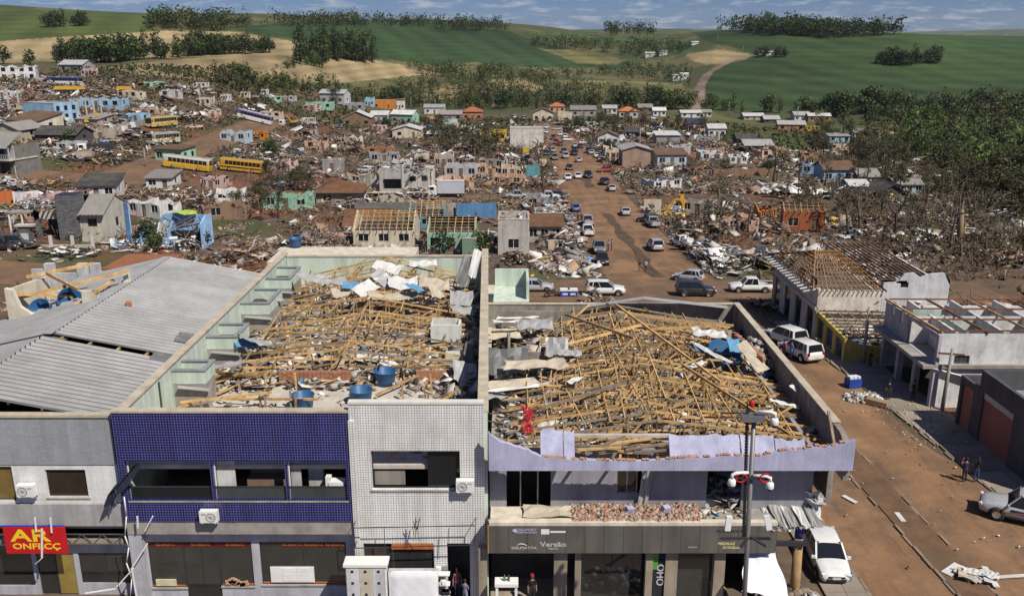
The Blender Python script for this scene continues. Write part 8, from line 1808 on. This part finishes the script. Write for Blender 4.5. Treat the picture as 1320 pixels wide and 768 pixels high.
# ============================================================ debris, broken trees, poles
def free_mask(x,y,pad=0.0):
 m=~road_mask(x,y,pad) & ~((y<73) & (x<18)) & ~((y<78) & (x>17.5) & (x<29)) & ~((x>26.2) & (x<48) & (y<93) & (y>43))
 for (fx_,fy_,hw__,d,yw) in FOOT:m &= ~((np.abs(x-fx_)<hw__) & (y>fy_-.3) & (y<fy_+d+.3))
 return m
def debris_field(name,label,n,y0,y1,seed,xr=None,edge=None,tall=2.3,thin=1.0):
 r=np.random.default_rng(seed);k=n*6;y=y0+(y1-y0)*r.random(k)**1.15;x=r.uniform(-1,1,k)*(.70*y+12)
 if xr:x=r.uniform(xr[0],xr[1],k)
 c=fnoise(x,y,13,50);dens=S((c-.44)/.13)*1.0+.05
 gx=S((x-45-.16*(y-110))/25)*S((y-95)/40)
 dens=dens*(1-.72*gx);keep=free_mask(x,y,.4) & (r.random(k)<dens*thin) & (y<420+.0*x)
 t=CX+1195*x/y;keep &= ~((y>330) & (x>70)) & ~((y>360) & (x<-60) & (y>300-.2*x))
 x,y=x[keep][:n],y[keep][:n];n=len(x);pile=S((fnoise(x,y,9,77)-.45)/.25)*tall
 hh=pile*r.random(n)**.8;P=np.stack([x,y,zt(x,y)+hh+.04],1)
 a=fnoise(x,y,17,90);b=fnoise(x,y,23,120);sc=(.62+y/330)[:,None]
 kind=np.where(r.random(n)<.30+.45*S((a-.5)/.12),1,0);kind=np.where(r.random(n)<.34,2,kind)
 D=r.uniform(.15,.62,(n,3))*np.array((1,.8,.6));q=kind==1;D[q]=np.stack([r.uniform(.5,2.0,n),r.uniform(.3,1.1,n),np.full(n,.03)],1)[q];q=kind==2;D[q]=np.stack([r.uniform(.9,3.4,n),np.full(n,.10),np.full(n,.07)],1)[q]
 u_=r.random(n)<.008;D[u_]=np.stack([r.uniform(.8,2.4,n),np.full(n,.03),r.uniform(.6,1.6,n)],1)[u_];big=(kind==1) & (r.random(n)<.18);D[big,:2] *= 1.9
 D=D*sc
 pal=np.array([(.14,.10,.068),(.22,.17,.13),(.34,.285,.23),(.09,.065,.05),(.27,.18,.11),(.16,.09,.06),(.13,.115,.10)]);C=pal[r.integers(0,7,n)]
 w_=r.random(n)<(.09+.5*S((a-.50)/.12))*np.where(kind==1,1,.45);C=np.where(w_[:,None],np.array((.55,.54,.52))*r.uniform(.45,1.25,(n,1)),C)
 p_=r.random(n)<.35*S((b-.58)/.1);C=np.where(p_[:,None],np.array((.30,.215,.17))*r.uniform(.7,1.3,(n,1)),C)
 q=r.random(n);C[q<.010]=(.08,.20,.42);C[(q>.018) & (q<.022)]=(.30,.04,.03);C[(q>.026) & (q<.034)]=(.45,.30,.05);C[(q>.034) & (q<.10)]=(.03,.03,.032)
 wc_=np.array([(.52,.50,.47),(.42,.37,.30),(.30,.28,.26),(.36,.40,.38),(.26,.17,.12)])[r.integers(0,5,n)];C=np.where(u_[:,None],wc_,C);tl_=np.where(u_,r.normal(0,.12,n),r.normal(0,.32,n));P[u_,2]=zt(x[u_],y[u_])+D[u_,2]*.4
 C=C*r.uniform(.8,1.45,(n,1))
 tag(scatter(name,P,D,r.uniform(0,6.28,n),tl_,C,RUB,roll=r.normal(0,.28,n)),label,kind='stuff')
debris_field('debris_field','splintered boards, sheets and bricks strewn over the nearer lots',10500,92,185,1)
debris_field('debris_field','debris strewn over the middle of the town',13000,180,300,2)
debris_field('debris_field','debris strewn over the far edge of the town',8000,290,430,3)
debris_field('debris_field','debris piled between the corner lots and the right hand shops',1900,92,135,4,(26,70),tall=1.5,thin=1.6)
debris_field('debris_field','debris piled on the lots left of the main street',2300,112,180,5,(-32,11),tall=1.6,thin=1.8)
def brush(name,label,n,box,seed,L=(1.0,3.2),up=.7,leaf=False,cols=None,dens_s=12,thr=.42,hmax=1.6):
 r=np.random.default_rng(seed);k=n*5;x=r.uniform(box[0],box[1],k);y=r.uniform(box[2],box[3],k)
 keep=free_mask(x,y,.2) & (fnoise(x,y,dens_s,seed)>thr+.12*r.random(k)) & (np.abs(x)<.72*y+12) & (x>box[0]+.28*(y-box[2])*(1 if box[0]>20 else 0));x,y=x[keep][:n],y[keep][:n];n=len(x)
 P=np.stack([x,y,zt(x,y)+r.random(n)**1.5*hmax+.1],1);C=np.array(cols)[r.integers(0,len(cols),n)]*r.uniform(.6,1.35,(n,1))
 if leaf:
  a=r.normal(size=(n,3));a /= np.linalg.norm(a,axis=1)[:,None];b=np.cross(a,r.normal(size=(n,3)));b /= np.linalg.norm(b,axis=1)[:,None];s=r.uniform(L[0],L[1],n)[:,None]*(.6+y/300)[:,None]
  V=np.stack([P-a*s,P-b*s*.6,P+a*s,P+b*s*.6],1).reshape(-1,3);tag(raw_mesh(name,V,np.arange(len(V)),4,np.repeat(C,4,0),LEAF),label,kind='stuff')
 else:
  D=np.stack([np.full(n,.05),r.uniform(L[0],L[1],n),np.full(n,.05)],1)*(.7+y/280)[:,None];tag(scatter(name,P,D,r.uniform(0,6.28,n),r.normal(0,up,n),C,RUB),label,kind='stuff')
BRN=[(.10,.07,.045),(.15,.11,.075),(.07,.05,.035),(.20,.16,.12)];GRN=[(.05,.065,.02),(.07,.08,.03),(.035,.05,.016),(.09,.085,.04)]
brush('broken_branches','tangle of broken branches on the slope to the right',9000,(42,190,92,290),21,cols=BRN)
brush('broken_branches','broken branches among the ruined lots',5000,(-130,60,115,330),22,cols=BRN,thr=.52)
brush('undergrowth','low torn undergrowth on the slope to the right',15000,(46,200,95,320),23,L=(.18,.5),leaf=True,cols=GRN+BRN,hmax=2.2)
brush('undergrowth','weeds and torn leaves between the ruined houses',14000,(-150,60,110,420),24,L=(.12,.4),leaf=True,cols=GRN+BRN[:2],thr=.52,dens_s=18,hmax=1.2)
brush('undergrowth','scrub along the far edge of the town',9000,(-200,180,330,460),25,L=(.2,.55),leaf=True,cols=GRN,thr=.38,hmax=2.0)
BARK=pm('bark',(.10,.075,.055),.95,.35,3,.4,12,rnd=.35);BARKD=pm('dark_bark',(.035,.026,.02),.95,.35,3,.4,12)
def broken_tree_parts(h,seed,leafy,lean):
 rr=random.Random(seed);t=MB();pts=[];x=y=0
 for k in range(6):
  q=k/5;pts.append((x,y,h*q-.3*(k==0)));x+=lean*h/5*rr.uniform(.4,1.4)+rr.uniform(-.1,.1);y+=rr.uniform(-.12,.12)*h/5
 r0=.035*h+.06;t.tube(pts,[r0*(1-.14*k) for k in range(6)],7)
 for k in range(4):t.beam(pts[-1],Vector(pts[-1])+Vector((rr.uniform(-.2,.2),rr.uniform(-.2,.2),rr.uniform(.3,.9))),.06,.05)
 tm=t.mesh('trunk',BARK);limbs=[];tips=[]
 for k in range(rr.randint(4,6)):
  b=Vector(pts[rr.randint(2,5)]);a=rr.uniform(0,6.28);L=h*rr.uniform(.25,.5);m_=MB();d=Vector((math.cos(a),math.sin(a),rr.uniform(-.1,.9))).normalized();e=b+d*L;md=b+d*L*.5+Vector((0,0,.08*L));m_.tube([b,md,e],[r0*.42,r0*.28,r0*.10],5)
  for j in range(6):
   s=b.lerp(e,rr.uniform(.3,1));q=s+Vector((rr.uniform(-1,1),rr.uniform(-1,1),rr.uniform(-.6,.7)))*L*.4;m_.tube([s,q],[r0*.12,r0*.05],4,caps=False);tips.append(q)
  limbs.append(m_.mesh('limb',BARK));tips.append(e)
 cm=None
 if leafy:
  bl_=[(p.x,p.y,p.z,.09*h+.25,.09*h+.25,.08*h+.2) for p in tips if rr.random()<leafy]
  if bl_:V,c=leaf_cloud(26*len(bl_),bl_,.24,[(.07,.085,.03),(.10,.085,.045),(.055,.07,.024),(.12,.10,.06)],seed);o=raw_mesh('crown',V,np.arange(len(V)),4,c,LEAF);cm=o.data;bpy.data.objects.remove(o)
 return tm,limbs,cm
BT=[broken_tree_parts(random.uniform(4.5,8),300+k,(0,.25,.6,.9)[k % 4],random.uniform(-.25,.3)) for k in range(12)]
def broken_tree(px,py,label,group,k=None,s=1.0,name='broken_tree'):
 g=G(px,py)
 if g is None:return
 tm,lm,cm=BT[k if k is not None else random.randrange(12)];r=empty(name,g,random.uniform(0,6.28),label,'tree',group);f=s*random.uniform(.7,1.25);r.scale=(f,f,f);newobj('trunk',tm,r)
 for l in lm:newobj('limb',l,r)
 if cm:newobj('crown',cm,r)
 return r
def tree_zone(poly,n,label,group,s=1.0,ks=None):
 xs=[p[0] for p in poly];ys=[p[1] for p in poly];c=0
 for _ in range(n*40):
  if c>=n:break
  px,py=random.uniform(min(xs),max(xs)),random.uniform(min(ys),max(ys))
  if not inpoly(np.array([px]),np.array([py]),poly)[0]:continue
  g=G(px,py)
  if g is None or not free_mask(np.array([g.x]),np.array([g.y]),1)[0]:continue
  k=random.choice(ks) if ks else random.randrange(12);broken_tree(px,py,('leafless ' if k % 4==0 else 'nearly bare ' if k % 4==1 else 'half leafy ' if k % 4==2 else 'leafy ')+label.split(' ',1)[1]+part_of(px,min(xs),max(xs)),group,k,s);c+=1
tree_zone([(985,262),(1090,255),(1250,275),(1330,300),(1330,335),(1230,330),(1090,310),(1010,290)],34,'splintered tree in the tangle above the right hand shops','splintered trees above the right hand shops',.72,[0,4,8,1,5,9,0,4])
tree_zone([(905,232),(1060,240),(1200,262),(1300,268),(1210,235),(1060,222),(930,222)],30,'broken tree around the blue house','broken trees around the blue house',.72,[2,3,6,7,10,11,1,5])
tree_zone([(1100,200),(1330,255),(1330,290),(1200,245),(1110,225)],26,'ragged tree at the torn edge of the valley forest','ragged trees at the torn forest edge',1.0,[2,3,6,7,10,11])
tree_zone([(350,232),(400,245),(405,270),(330,290),(270,275),(300,255)],15,'ragged dark tree left of the earth roofed house','ragged trees left of the earth roofed house',.6,[2,3,6,7,10,11])
tree_zone([(540,165),(640,185),(640,215),(560,200)],20,'brown ragged tree left of the blank white block','ragged trees left of the blank white block',1.0)
tree_zone([(690,205),(712,240),(700,250),(684,215)],4,'bare trunk beside the teal fronted house','bare trunks beside the teal house',1.2,[0,4,8])
tree_zone([(900,285),(985,300),(980,330),(900,310)],6,'bare trunk among the debris of the corner lots','bare trunks on the corner lots',.8,[0,4,8,1])
tree_zone([(1060,170),(1120,185),(1120,215),(1040,205)],16,'dark tree among the upper right houses','trees among the upper right houses',1.1,[3,7,11])
tree_zone([(740,160),(900,165),(900,180),(740,175)],14,'ragged small tree among the far houses','ragged trees among the far houses',.8,[2,3,6,7])
for (px,py,lab,s) in ((352,204,'dark leafy tree right of the deep yellow bus',.9),(345,197,'dark leafy tree above and right of the deep yellow bus',.8),(499,166,'lone dark tree left of the white roofed green house',1.0),(90,188,'small dark tree beside the tipper truck',.8),(733,172,'round green tree at the end of the blank white block',1.0),(745,168,'green tree beside the gabled cream house',1.0),(576,252,'thin young tree in front of the box truck',.5),(785,199,'green tree by the beige house front',.9),(838,205,'narrow tree beside the brown walled house',.7),(572,326,'palm like plant before the mint green house',.7),(618,326,'bushy plant before the grey rubble roofed house',.7),(192,318,'torn tree before the blue ruin',.8),(200,325,'small torn tree at the kerb of the blue ruin',.6),(262,318,'green shrub right of the blue ruin',.6)):
 g=G(px,py);o=newobj('leafy_tree',FT[('round',random.choice(['dark','mid','olive']),random.randrange(2))],None,g);q=s*.62;o.scale=(q,q,q);tag(o,lab,'tree')
r=empty('bare_tree',G(1150,310),0,'tall twisted dark bare trunk standing alone above the white parapet','tree');m_=MB();m_.tube([(0,0,-.3),(.4,0,2),(.2,.1,4.2),(1.2,.1,6),(1.6,0,7.6),(2.6,0,9.4)],[.34,.3,.26,.2,.13,.05],8);m_.build('trunk',BARKD,r)
for a in (((1.2,.1,6),(2.2,.2,6.6),(2.5,.1,7.6)),((.2,.1,4.2),(-.9,0,5.0),(-1.1,0,6.2)),((1.6,0,7.6),(.9,.1,8.6),(1.0,0,9.2))):MB().tube(a,[.14,.09,.03],6).build('limb',BARKD,r)
r=empty('tree_stump',G(1235,315),.3,'tall pale splintered stump near the right edge','stump');m_=MB();m_.tube([(0,0,-.3),(.1,0,2.5),(-.1,.1,5.5)],[.5,.42,.3],8);m_.build('trunk',mat('pale_wood',(.22,.16,.10),.9,.3),r)
for k in range(5):MB().beam((0,0,5.2),(random.uniform(-.4,.3),random.uniform(-.3,.3),random.uniform(6,7)),.14,.1).build('splinter',M['pale_wood'],r)
def pole(px,py,hpx,label,lean=0.0,arms=1,m='concrete'):
 g=G(px,py);h=hpx/ppm(g);r=empty('utility_pole',g,random.uniform(-.3,.3),label,'utility pole');t=MB();t.tube([(0,0,-.4),(lean*h*.5,0,h*.5),(lean*h,0,h)],[.17,.14,.10],8);t.build('pole_shaft',M[m],r)
 for k in range(arms):MB().box(lean*h-.9,lean*h+.9,-.06,.06,h-.5-k*.7,h-.38-k*.7).build('cross_arm',M['timber_dark'],r)
 return r
for a in ((371,123,16,'white leaning pole at the end of the straw field',.12),(462,125,20,'lamp pole by the valley trees'),(530,142,16,'thin pole right of the bright orange building'),(561,142,14,'thin pole left of the terracotta roofed house'),(750,152,14,'dark pole before the arched roof shed'),(824,203,38,'slim pole behind the brown walled house'),(840,132,10,'pole in the far trees'),(1027,160,22,'tall pole over the upper right row of roofs'),(939,150,18,'pole by the wide white metal roof'),(958,68,9,'small pole on the green hill, right of two'),(925,54,8,'small pole on the green hill, left of two'),(690,300,32,'concrete pole before the low grey shop'),(712,305,22,'short pole at the corner of the low grey shop'),(1036,220,18,'white pole left of the blue house'),(1112,470,78,'concrete pole between the yellow shop and the white building',.0,1),(1214,530,86,'concrete pole before the white two-storey building',.02,1),(20,300,20,'pole at the left edge lot'),(188,215,24,'pole beside the mint green house'),(23,240,26,'thin pole beside the left road')):
 pole(*a)
# ============================================================ things in front of the shops and in the street
def item(name,label,cat,mb,m,loc=(0,0,0),rot=None):return tag(mb.build(name,m,None,loc,rot),label,cat)
px0=at(966,768,30)
ms=empty('camera_mast',(0,0,0),0,'grey steel camera mast with four white dome cameras before the lilac building','mast');YM=30.4
xt,zt2=at(972,536,YM);xb_,_=at(964,768,YM)
zb2=0;xb_=xt+(xb_-xt)*1.06
MB().tube([(xb_,YM,zb2),(xt,YM,zt2+.1)],[.105,.085],10).build('mast_shaft',mat('mast_grey',(.20,.19,.185),.5,.1,metal=.4),ms)
x1,z1=at(967,527,YM);x2,z2=at(962,690,YM);ld=MB()
for k in range(46):t=k/45;ld.box(x1+(x2-x1)*t-.06-.1,x1+(x2-x1)*t+.06-.1,YM-.05,YM+.03,z1+(z2-z1)*t-.035,z1+(z2-z1)*t+.035)
o=ld.build('cable_ladder_rungs',M['trim_black'],ms);o['kind']='stuff'
MB().beam((x1-.1,YM+.05,z1+.2),(x2-.1,YM+.05,z2),.05,.03).build('cable_ladder',M['trim_black'],ms)
def dome_cam(px,py,side):
 x,z=at(px,py,YM-.25);y=YM-.25;c=child(ms,'dome_camera');k=Matrix.Translation((x,y,z))
 b=MB();b.lathe([(0,.25),(.095,.24),(.15,.16),(.155,.0),(.145,-.02)],n=18,M=k);b.build('housing',M['white_plastic'],c)
 d=MB();d.lathe([(.13,-.02),(.115,-.10),(.06,-.15),(0,-.17)],n=18,M=k);d.build('dome_lens',M['glass_dark'],c)
 a=MB();a.tube([(x,y,z+.24),(x,y,z+.40),(x-side*.15,y+.02,z+.46),(x-side*.62,y+.1,z+.44)],[.07,.07,.07,.06],8);a.build('arm',M['white_plastic'],c)
 return x,z
dome_cam(998,546,1);dome_cam(943,624,-1);dome_cam(992,628,1)
for px in (955,986):x,z=at(px,615,YM-.2);rg=MB();rg.tube([(x+.2*math.cos(a),YM-.25,z+.17*math.sin(a)) for a in np.linspace(0,6.28,15)],.03,6,caps=False);rg.build('red_band',M['red_print'],ms)
MB().box(xt-.5,xt+.35,YM-.3,YM+.1,zt2-.12,zt2+.08).build('top_box',M['steel'],ms);x,z=at(971,520,YM);MB().lathe([(.09,0),(.11,.1),(.08,.22),(0,.26)],(x-.05,YM,z-.1),10).build('red_beacon',M['red_print'],ms)
MB().beam((at(943,612,YM)[0],YM-.2,at(943,612,YM)[1]),(at(992,614,YM)[0],YM-.2,at(992,614,YM)[1]),.07,.07).build('cross_arm',M['dark_metal'],ms)
zc_=at(965,690,YM)[1]
for (a,b) in ((920,683),(1000,690)):MB().beam((at(a,b,YM)[0]+.25*(1 if a<960 else-1),YM-.2,zc_),(at(966,694,YM)[0],YM,zc_-.1),.09,.09).build('lower_arm',M['dark_metal'],ms)
for (a,b) in ((952,700),(985,698)):MB().beam((at(a,b,YM)[0],YM-.3,at(a,b,YM)[1]),(at(966,690,YM)[0],YM,zc_),.12,.07).build('lower_arm',M['dark_metal'],ms)
for (a,b,ry) in ((939,674,.05),(990,673,-.25)):x,z=at(a,b,YM-.2);MB().cbox((x,YM-.2,z),(.22,.1,.62),0,0,ry).build('wifi_panel',M['white_plastic'],ms)
g=at(1028,720,38.2);pc=empty('concrete_post',(at(1024,768,37.6)[0],37.6,0),0,'thick ochre concrete post with a blue painted top at the street corner','post')
zt3=at(1030,676,37.6)[1];zt4=at(1030,692,37.6)[1];dx3=at(1030,690,37.6)[0]-pc.location.x
MB().tube([(0,0,0),(dx3*.95,0,zt4)],[.26,.21],12).build('post_shaft',mat('ochre_concrete',(.34,.22,.10),.9,.25,dirt=(.2,.14,.09)),pc);MB().tube([(dx3*.95,0,zt4+.003),(dx3,0,zt3)],[.212,.20],12).build('painted_top',mat('blue_paint',(.05,.06,.30),.7),pc)
x,z=at(535,752,36.8);mt=MB();L,Hm=2.35,1.85;n1,n2=14,10;v=[]
for j in range(n2+1):
 for i in range(n1+1):
  u,w=i/n1,j/n2;e=min(u,1-u,w,1-w);v.append(((u-.5)*L,-.12*min(1,e*9)-.025*math.sin(19*u+3*w)*math.sin(13*w+5*u),w*Hm))
mt.v=v;mt.f=[(j*(n1+1)+i,j*(n1+1)+i+1,(j+1)*(n1+1)+i+1,(j+1)*(n1+1)+i) for j in range(n2) for i in range(n1)];mt.m=[0]*len(mt.f);mt.sm=[True]*len(mt.f)
ma=empty('mattress',(x-.1,36.95,at(535,735,36.9)[1]-Hm+.0),0,'white quilted mattress standing against the white tiled shop','mattress');ma.location.z=at(535,737,36.9)[1]-Hm;ma.rotation_euler=(-.05,0,0)
mt.build('quilted_face',mat('mattress_white',(.68,.68,.70),.9,.05),ma);MB().box(-L/2,L/2,.003,.22,0,Hm).build('mattress_body',paint((.5,.5,.54),.9,.05),ma)
bs=MB().box(-1.3,1.3,-.2,.5,0,max(.1,ma.location.z-.01));item('bed_box','low dark bed box under the white mattress','bed',bs,M['dark_metal'],(x-.1,36.9,0))
lk=empty('locker',(at(472,745,36.8)[0],36.8,0),0,'white cabinet with small square black handles left of the mattress','cabinet');zl_=at(472,730,36.8)[1]
MB().box(-.95,.95,0,.6,0,zl_).build('carcass',M['white_plastic'],lk);MB().box(-1.05,1.05,-.08,.7,zl_+.003,zl_+.14).build('top_board',M['white_plastic'],lk)
for i in range(3):
 o=MB().box(-.92+i*.62,-.92+i*.62+.58,-.03,-.004,.05,zl_-.05).build('locker_door',paint((.55,.56,.58) if i!=1 else (.50,.46,.36),.5,.06),lk)
 for j in range(4):MB().box(-.70+i*.62,-.58+i*.62,-.05,-.034,zl_-.3-j*.62,zl_-.18-j*.62).build('handle',M['trim_black'],o)
rk=empty('rack',(at(568,750,37.2)[0],37.4,0),0,'narrow white shelf stacked with blue and dark goods by the shop door','rack')
for k in range(4):MB().box(-.42,.42,0,.35,.5+k*.55,.55+k*.55).build('shelf',M['white_plastic'],rk)
for k in range(9):MB().cbox((random.uniform(-.25,.25),.1,.66+(k % 3)*.55),(random.uniform(.2,.4),.25,.18),random.uniform(-.3,.3)).build('packet',[M['cooler_blue'],M['black_cloth'],M['white_plastic']][k % 3],rk)
for k,(px,m_) in enumerate(((566,'white_plastic'),(573,'steel'))):x,z=at(px,734,YB);item('meter_box',('white meter box on the white tiled wall','grey meter box right of the white meter box')[k],'meter box',MB().box(-.14,.14,-.14,-.002,-.2,.2),M[m_],(x,YB,z))
tb=empty('table',(at(653,760,36.6)[0],36.6,0),0,'white table with bottles in front of the dark shop bay','table');tz=at(653,748,36.6)[1]
MB().box(-.55,.55,-.3,.3,tz-.16,tz).build('table_top',M['white_plastic'],tb)
for x in (-.45,.45):MB().box(x-.06,x+.06,-.25,.25,0,tz-.163).build('leg',M['white_plastic'],tb)
for k,(dx_,c,lab) in enumerate(((-.1,(.06,.2,.05),'green bottle on the white table'),(.1,(.12,.05,.02),'brown bottle on the white table'))):b=MB();b.lathe([(0,0),(.06,0),(.06,.18),(.025,.25),(.025,.32),(0,.32)],n=12);item('bottle',lab,'bottle',b,carpaint(c),(tb.location.x+dx_,36.6,tz+.003))
rubble_heap('rubbish_heap',None,at(815,768,36.2)[0],36.3,.14,2.6,.8,.75,260,51,[(.5,.55,.55),(.62,.62,.6),(.3,.36,.36),(.1,.1,.1),(.36,.3,.24)],.08,.4,'heap of pale rubbish and wrapping before the grey fascia shop')
rubble_heap('rubbish_heap',None,at(722,766,36.2)[0],36.5,.14,.8,.5,.6,60,52,[(.4,.36,.3),(.3,.26,.2),(.1,.1,.14)],.1,.5,'small heap of boards beside the shop pillar')
rubble_heap('rubbish_heap',None,13.6,37.4,.1,1.8,1.7,1.3,260,53,[(.3,.22,.16),(.2,.15,.11),(.4,.36,.32),(.5,.5,.5)],.1,.45,'heap of broken plaster below the crumpled canopy')
def gp_(px,py):g=G(px,py);return Vector((g.x,g.y,g.z+.10))
def plank(px0,py0,px1,py1,w,m,label,z=.12):
 a,b=gp_(px0,py0),gp_(px1,py1);item('board',label,'board',MB().beam(a+Vector((0,0,z-.1)),b+Vector((0,0,z-.06)),w,.05),m)
plank(1219,742,1236,731,.55,SHT[0],'white board lying bent at the median, near the bottom right corner');plank(1236,731,1250,752,.4,mat('sheet_beige2',(.42,.30,.19),.8,.1),'brown board end meeting the bent white board');plank(1252,748,1330,744,.22,SHT[0],'long white strip lying at the bottom right corner');plank(1268,734,1284,761,.3,SHT[0],'white strip crossing the long white strip',.2)
for k,(px,py,lab) in enumerate(((1095,645,'small white sheet on the left lane'),(1160,668,'small white sheet on the median kerb'))):item('paper_sheet',lab,'sheet',MB().box(-.15,.15,-.5,.5,0,.03),SHT[0],gp_(px,py),(0,0,.5-.5*k))
wh_=empty('wrapping',gp_(1262,747),0,'flat torn white wrapping on the median at the bottom right','wrapping')
for k in range(9):sheet(wh_,(random.uniform(-.8,.8),random.uniform(-.5,.5),.05+.03*k),random.uniform(.5,1.1),random.uniform(.3,.7),random.uniform(0,3),random.gauss(0,.12),random.gauss(0,.12),SHT[0] if k % 3 else SHT[3],'wrapping_piece',.1)
r=np.random.default_rng(8);n=330
sx=np.concatenate([r.normal(0,1,200)*1.6+gp_(1205,555).x,r.uniform(17.8,30,130)]);sy=np.concatenate([r.normal(0,1,200)*3.2+gp_(1205,555).y,r.uniform(40,95,130)])
P=np.stack([sx,sy,zt(sx,sy)+.12+.12*r.random(n)],1);tag(scatter('street_litter',P,r.uniform(.03,.17,(n,3))*np.array((1,.8,.3)),r.uniform(0,6.28,n),r.normal(0,.2,n),np.array([(.5,.45,.4),(.3,.24,.18),(.62,.62,.6),(.2,.14,.1)])[r.integers(0,4,n)],RUB),'broken plaster and litter strewn along the right kerb',kind='stuff')
g=gp_(1099,499);cb_=empty('blue_crate',g,.2,'blue crate with white goods on the shaded pavement edge','crate');MB().box(-.55,.55,-.4,.4,0,.7).build('crate_body',M['cooler_blue'],cb_)
for k in range(3):MB().cbox((-.3+.3*k,0,.78),(.28,.5,.2),.2*k).build('packet',M['white_plastic'],cb_)
rubble_heap('rubbish_heap',None,*gp_(1112,515)[:2],gp_(1112,515).z-.05,1.6,1.0,.4,150,55,[(.5,.5,.5),(.4,.35,.3),(.6,.6,.6),(.25,.2,.16)],.08,.35,'small heap of plaster beside the blue crate')
item('cardboard_box','long brown box lying by the heap on the right pavement','box',MB().box(-.8,.8,-.3,.3,0,.4),mat('cardboard',(.28,.19,.11),.9,.15),gp_(1130,523),(0,0,-.7))
for k,(px,py,c,lab) in enumerate(((926,340,(.05,.17,.40),'blue plastic tub on the right debris lot'),(945,328,(.42,.47,.52),'pale blue grey cabinet on the right debris lot'),(950,340,(.60,.60,.58),'white freezer chest below the pale blue cabinet'),(978,327,(.06,.08,.12),'dark overturned cart on the right debris lot'),(735,350,(.45,.36,.26),'plywood panel leaning on the left debris lot'))):
 if k==4:px,py=712,322
 g=G(px,py);s_=ppm(g);item(('plastic_tub','cabinet','freezer_chest','cart','plywood_panel')[k],lab,('tub','cabinet','freezer','cart','panel')[k],MB().box(-.85,.85,-.4,.4,-.05,1.2 if k<4 else 1.5).box(-.7,.7,-.43,-.405,.3,.9),paint(c),g,(0,.1 if k==3 else 0,.1*k))
x,z=at(650,372,63);MB().box(XB-.0,XB+2.6,62,66,5,8.6).build('mint_annex',MINT,B);MB().box(XB+.05,XB+2.6,66.0,66.2,8.6,10.0).build('mint_annex_wall',MINT,B);MB().box(XB+2.4,XB+2.6,62.5,65.9,8.603,10.0).build('mint_annex_wall',MINT,B)
g=G(92,330);tg=empty('tangled_sheeting',g,.1,'tangled black and white sheeting lying on the left road','sheeting')
for k in range(16):sheet(tg,(random.uniform(-4,4),random.uniform(-1.5,1.5),.3+.4*random.random()),random.uniform(1.5,3.5),.5,random.gauss(.1,.3),random.uniform(-.4,.4),random.uniform(-.2,.2),SHT[0] if k % 2 else M['black_cloth'],'sheet_strip',.2)
gw_=empty('gate_wall',(0,0,0),0,'white walled yard with posts and a red roofed shed behind the ribbed roof','wall');Yg=80
for (p0,p1,t0_,b0_) in ((40,62,347,362),(62,105,352,362),(108,120,345,362),(126,160,350,362)):x0_,z1_=at(p0,t0_,Yg);x1_,z0_=at(p1,b0_,Yg);MB().box(x0_,x1_,Yg,Yg+.25,min(z0_,0),z1_).build('wall_panel',paint((.5,.5,.52)),gw_)
for px in (62,104,121):x0_,z1_=at(px,340,Yg);MB().box(x0_-.4,x0_+.4,Yg-.1,Yg+.5,0,z1_).build('gate_post',paint((.5,.5,.52)),gw_)
x0_,z1_=at(130,341,Yg+3);x1_,_=at(205,341,Yg+3);MB().box(x0_,x1_,Yg+3,Yg+9,0,z1_-.4).build('shed_roof',ROOF['terra'],gw_)
for (px,py,w_,d_,z_,c,lab) in ((225,352,5,6,8.2,'sheet_metal','slatted grey roof ledge right of the ribbed roof peak'),):pass
# ============================================================ haze over the valley
hb=MB();hb.box(-9000,9000,-120,13000,-120,330);HZ=bpy.data.materials.new('haze_air');HZ.use_nodes=True;t=HZ.node_tree;t.nodes.remove(t.nodes['Principled BSDF'])
pv=N(t,'ShaderNodeVolumePrincipled');pv.inputs['Color'].default_value=(.80,.88,1.0,1);pv.inputs['Density'].default_value=3e-5;t.links.new(pv.outputs[0],t.nodes['Material Output'].inputs['Volume'])
tag(hb.build('haze',HZ),'thin pale haze in the air over the town and hills',kind='stuff')
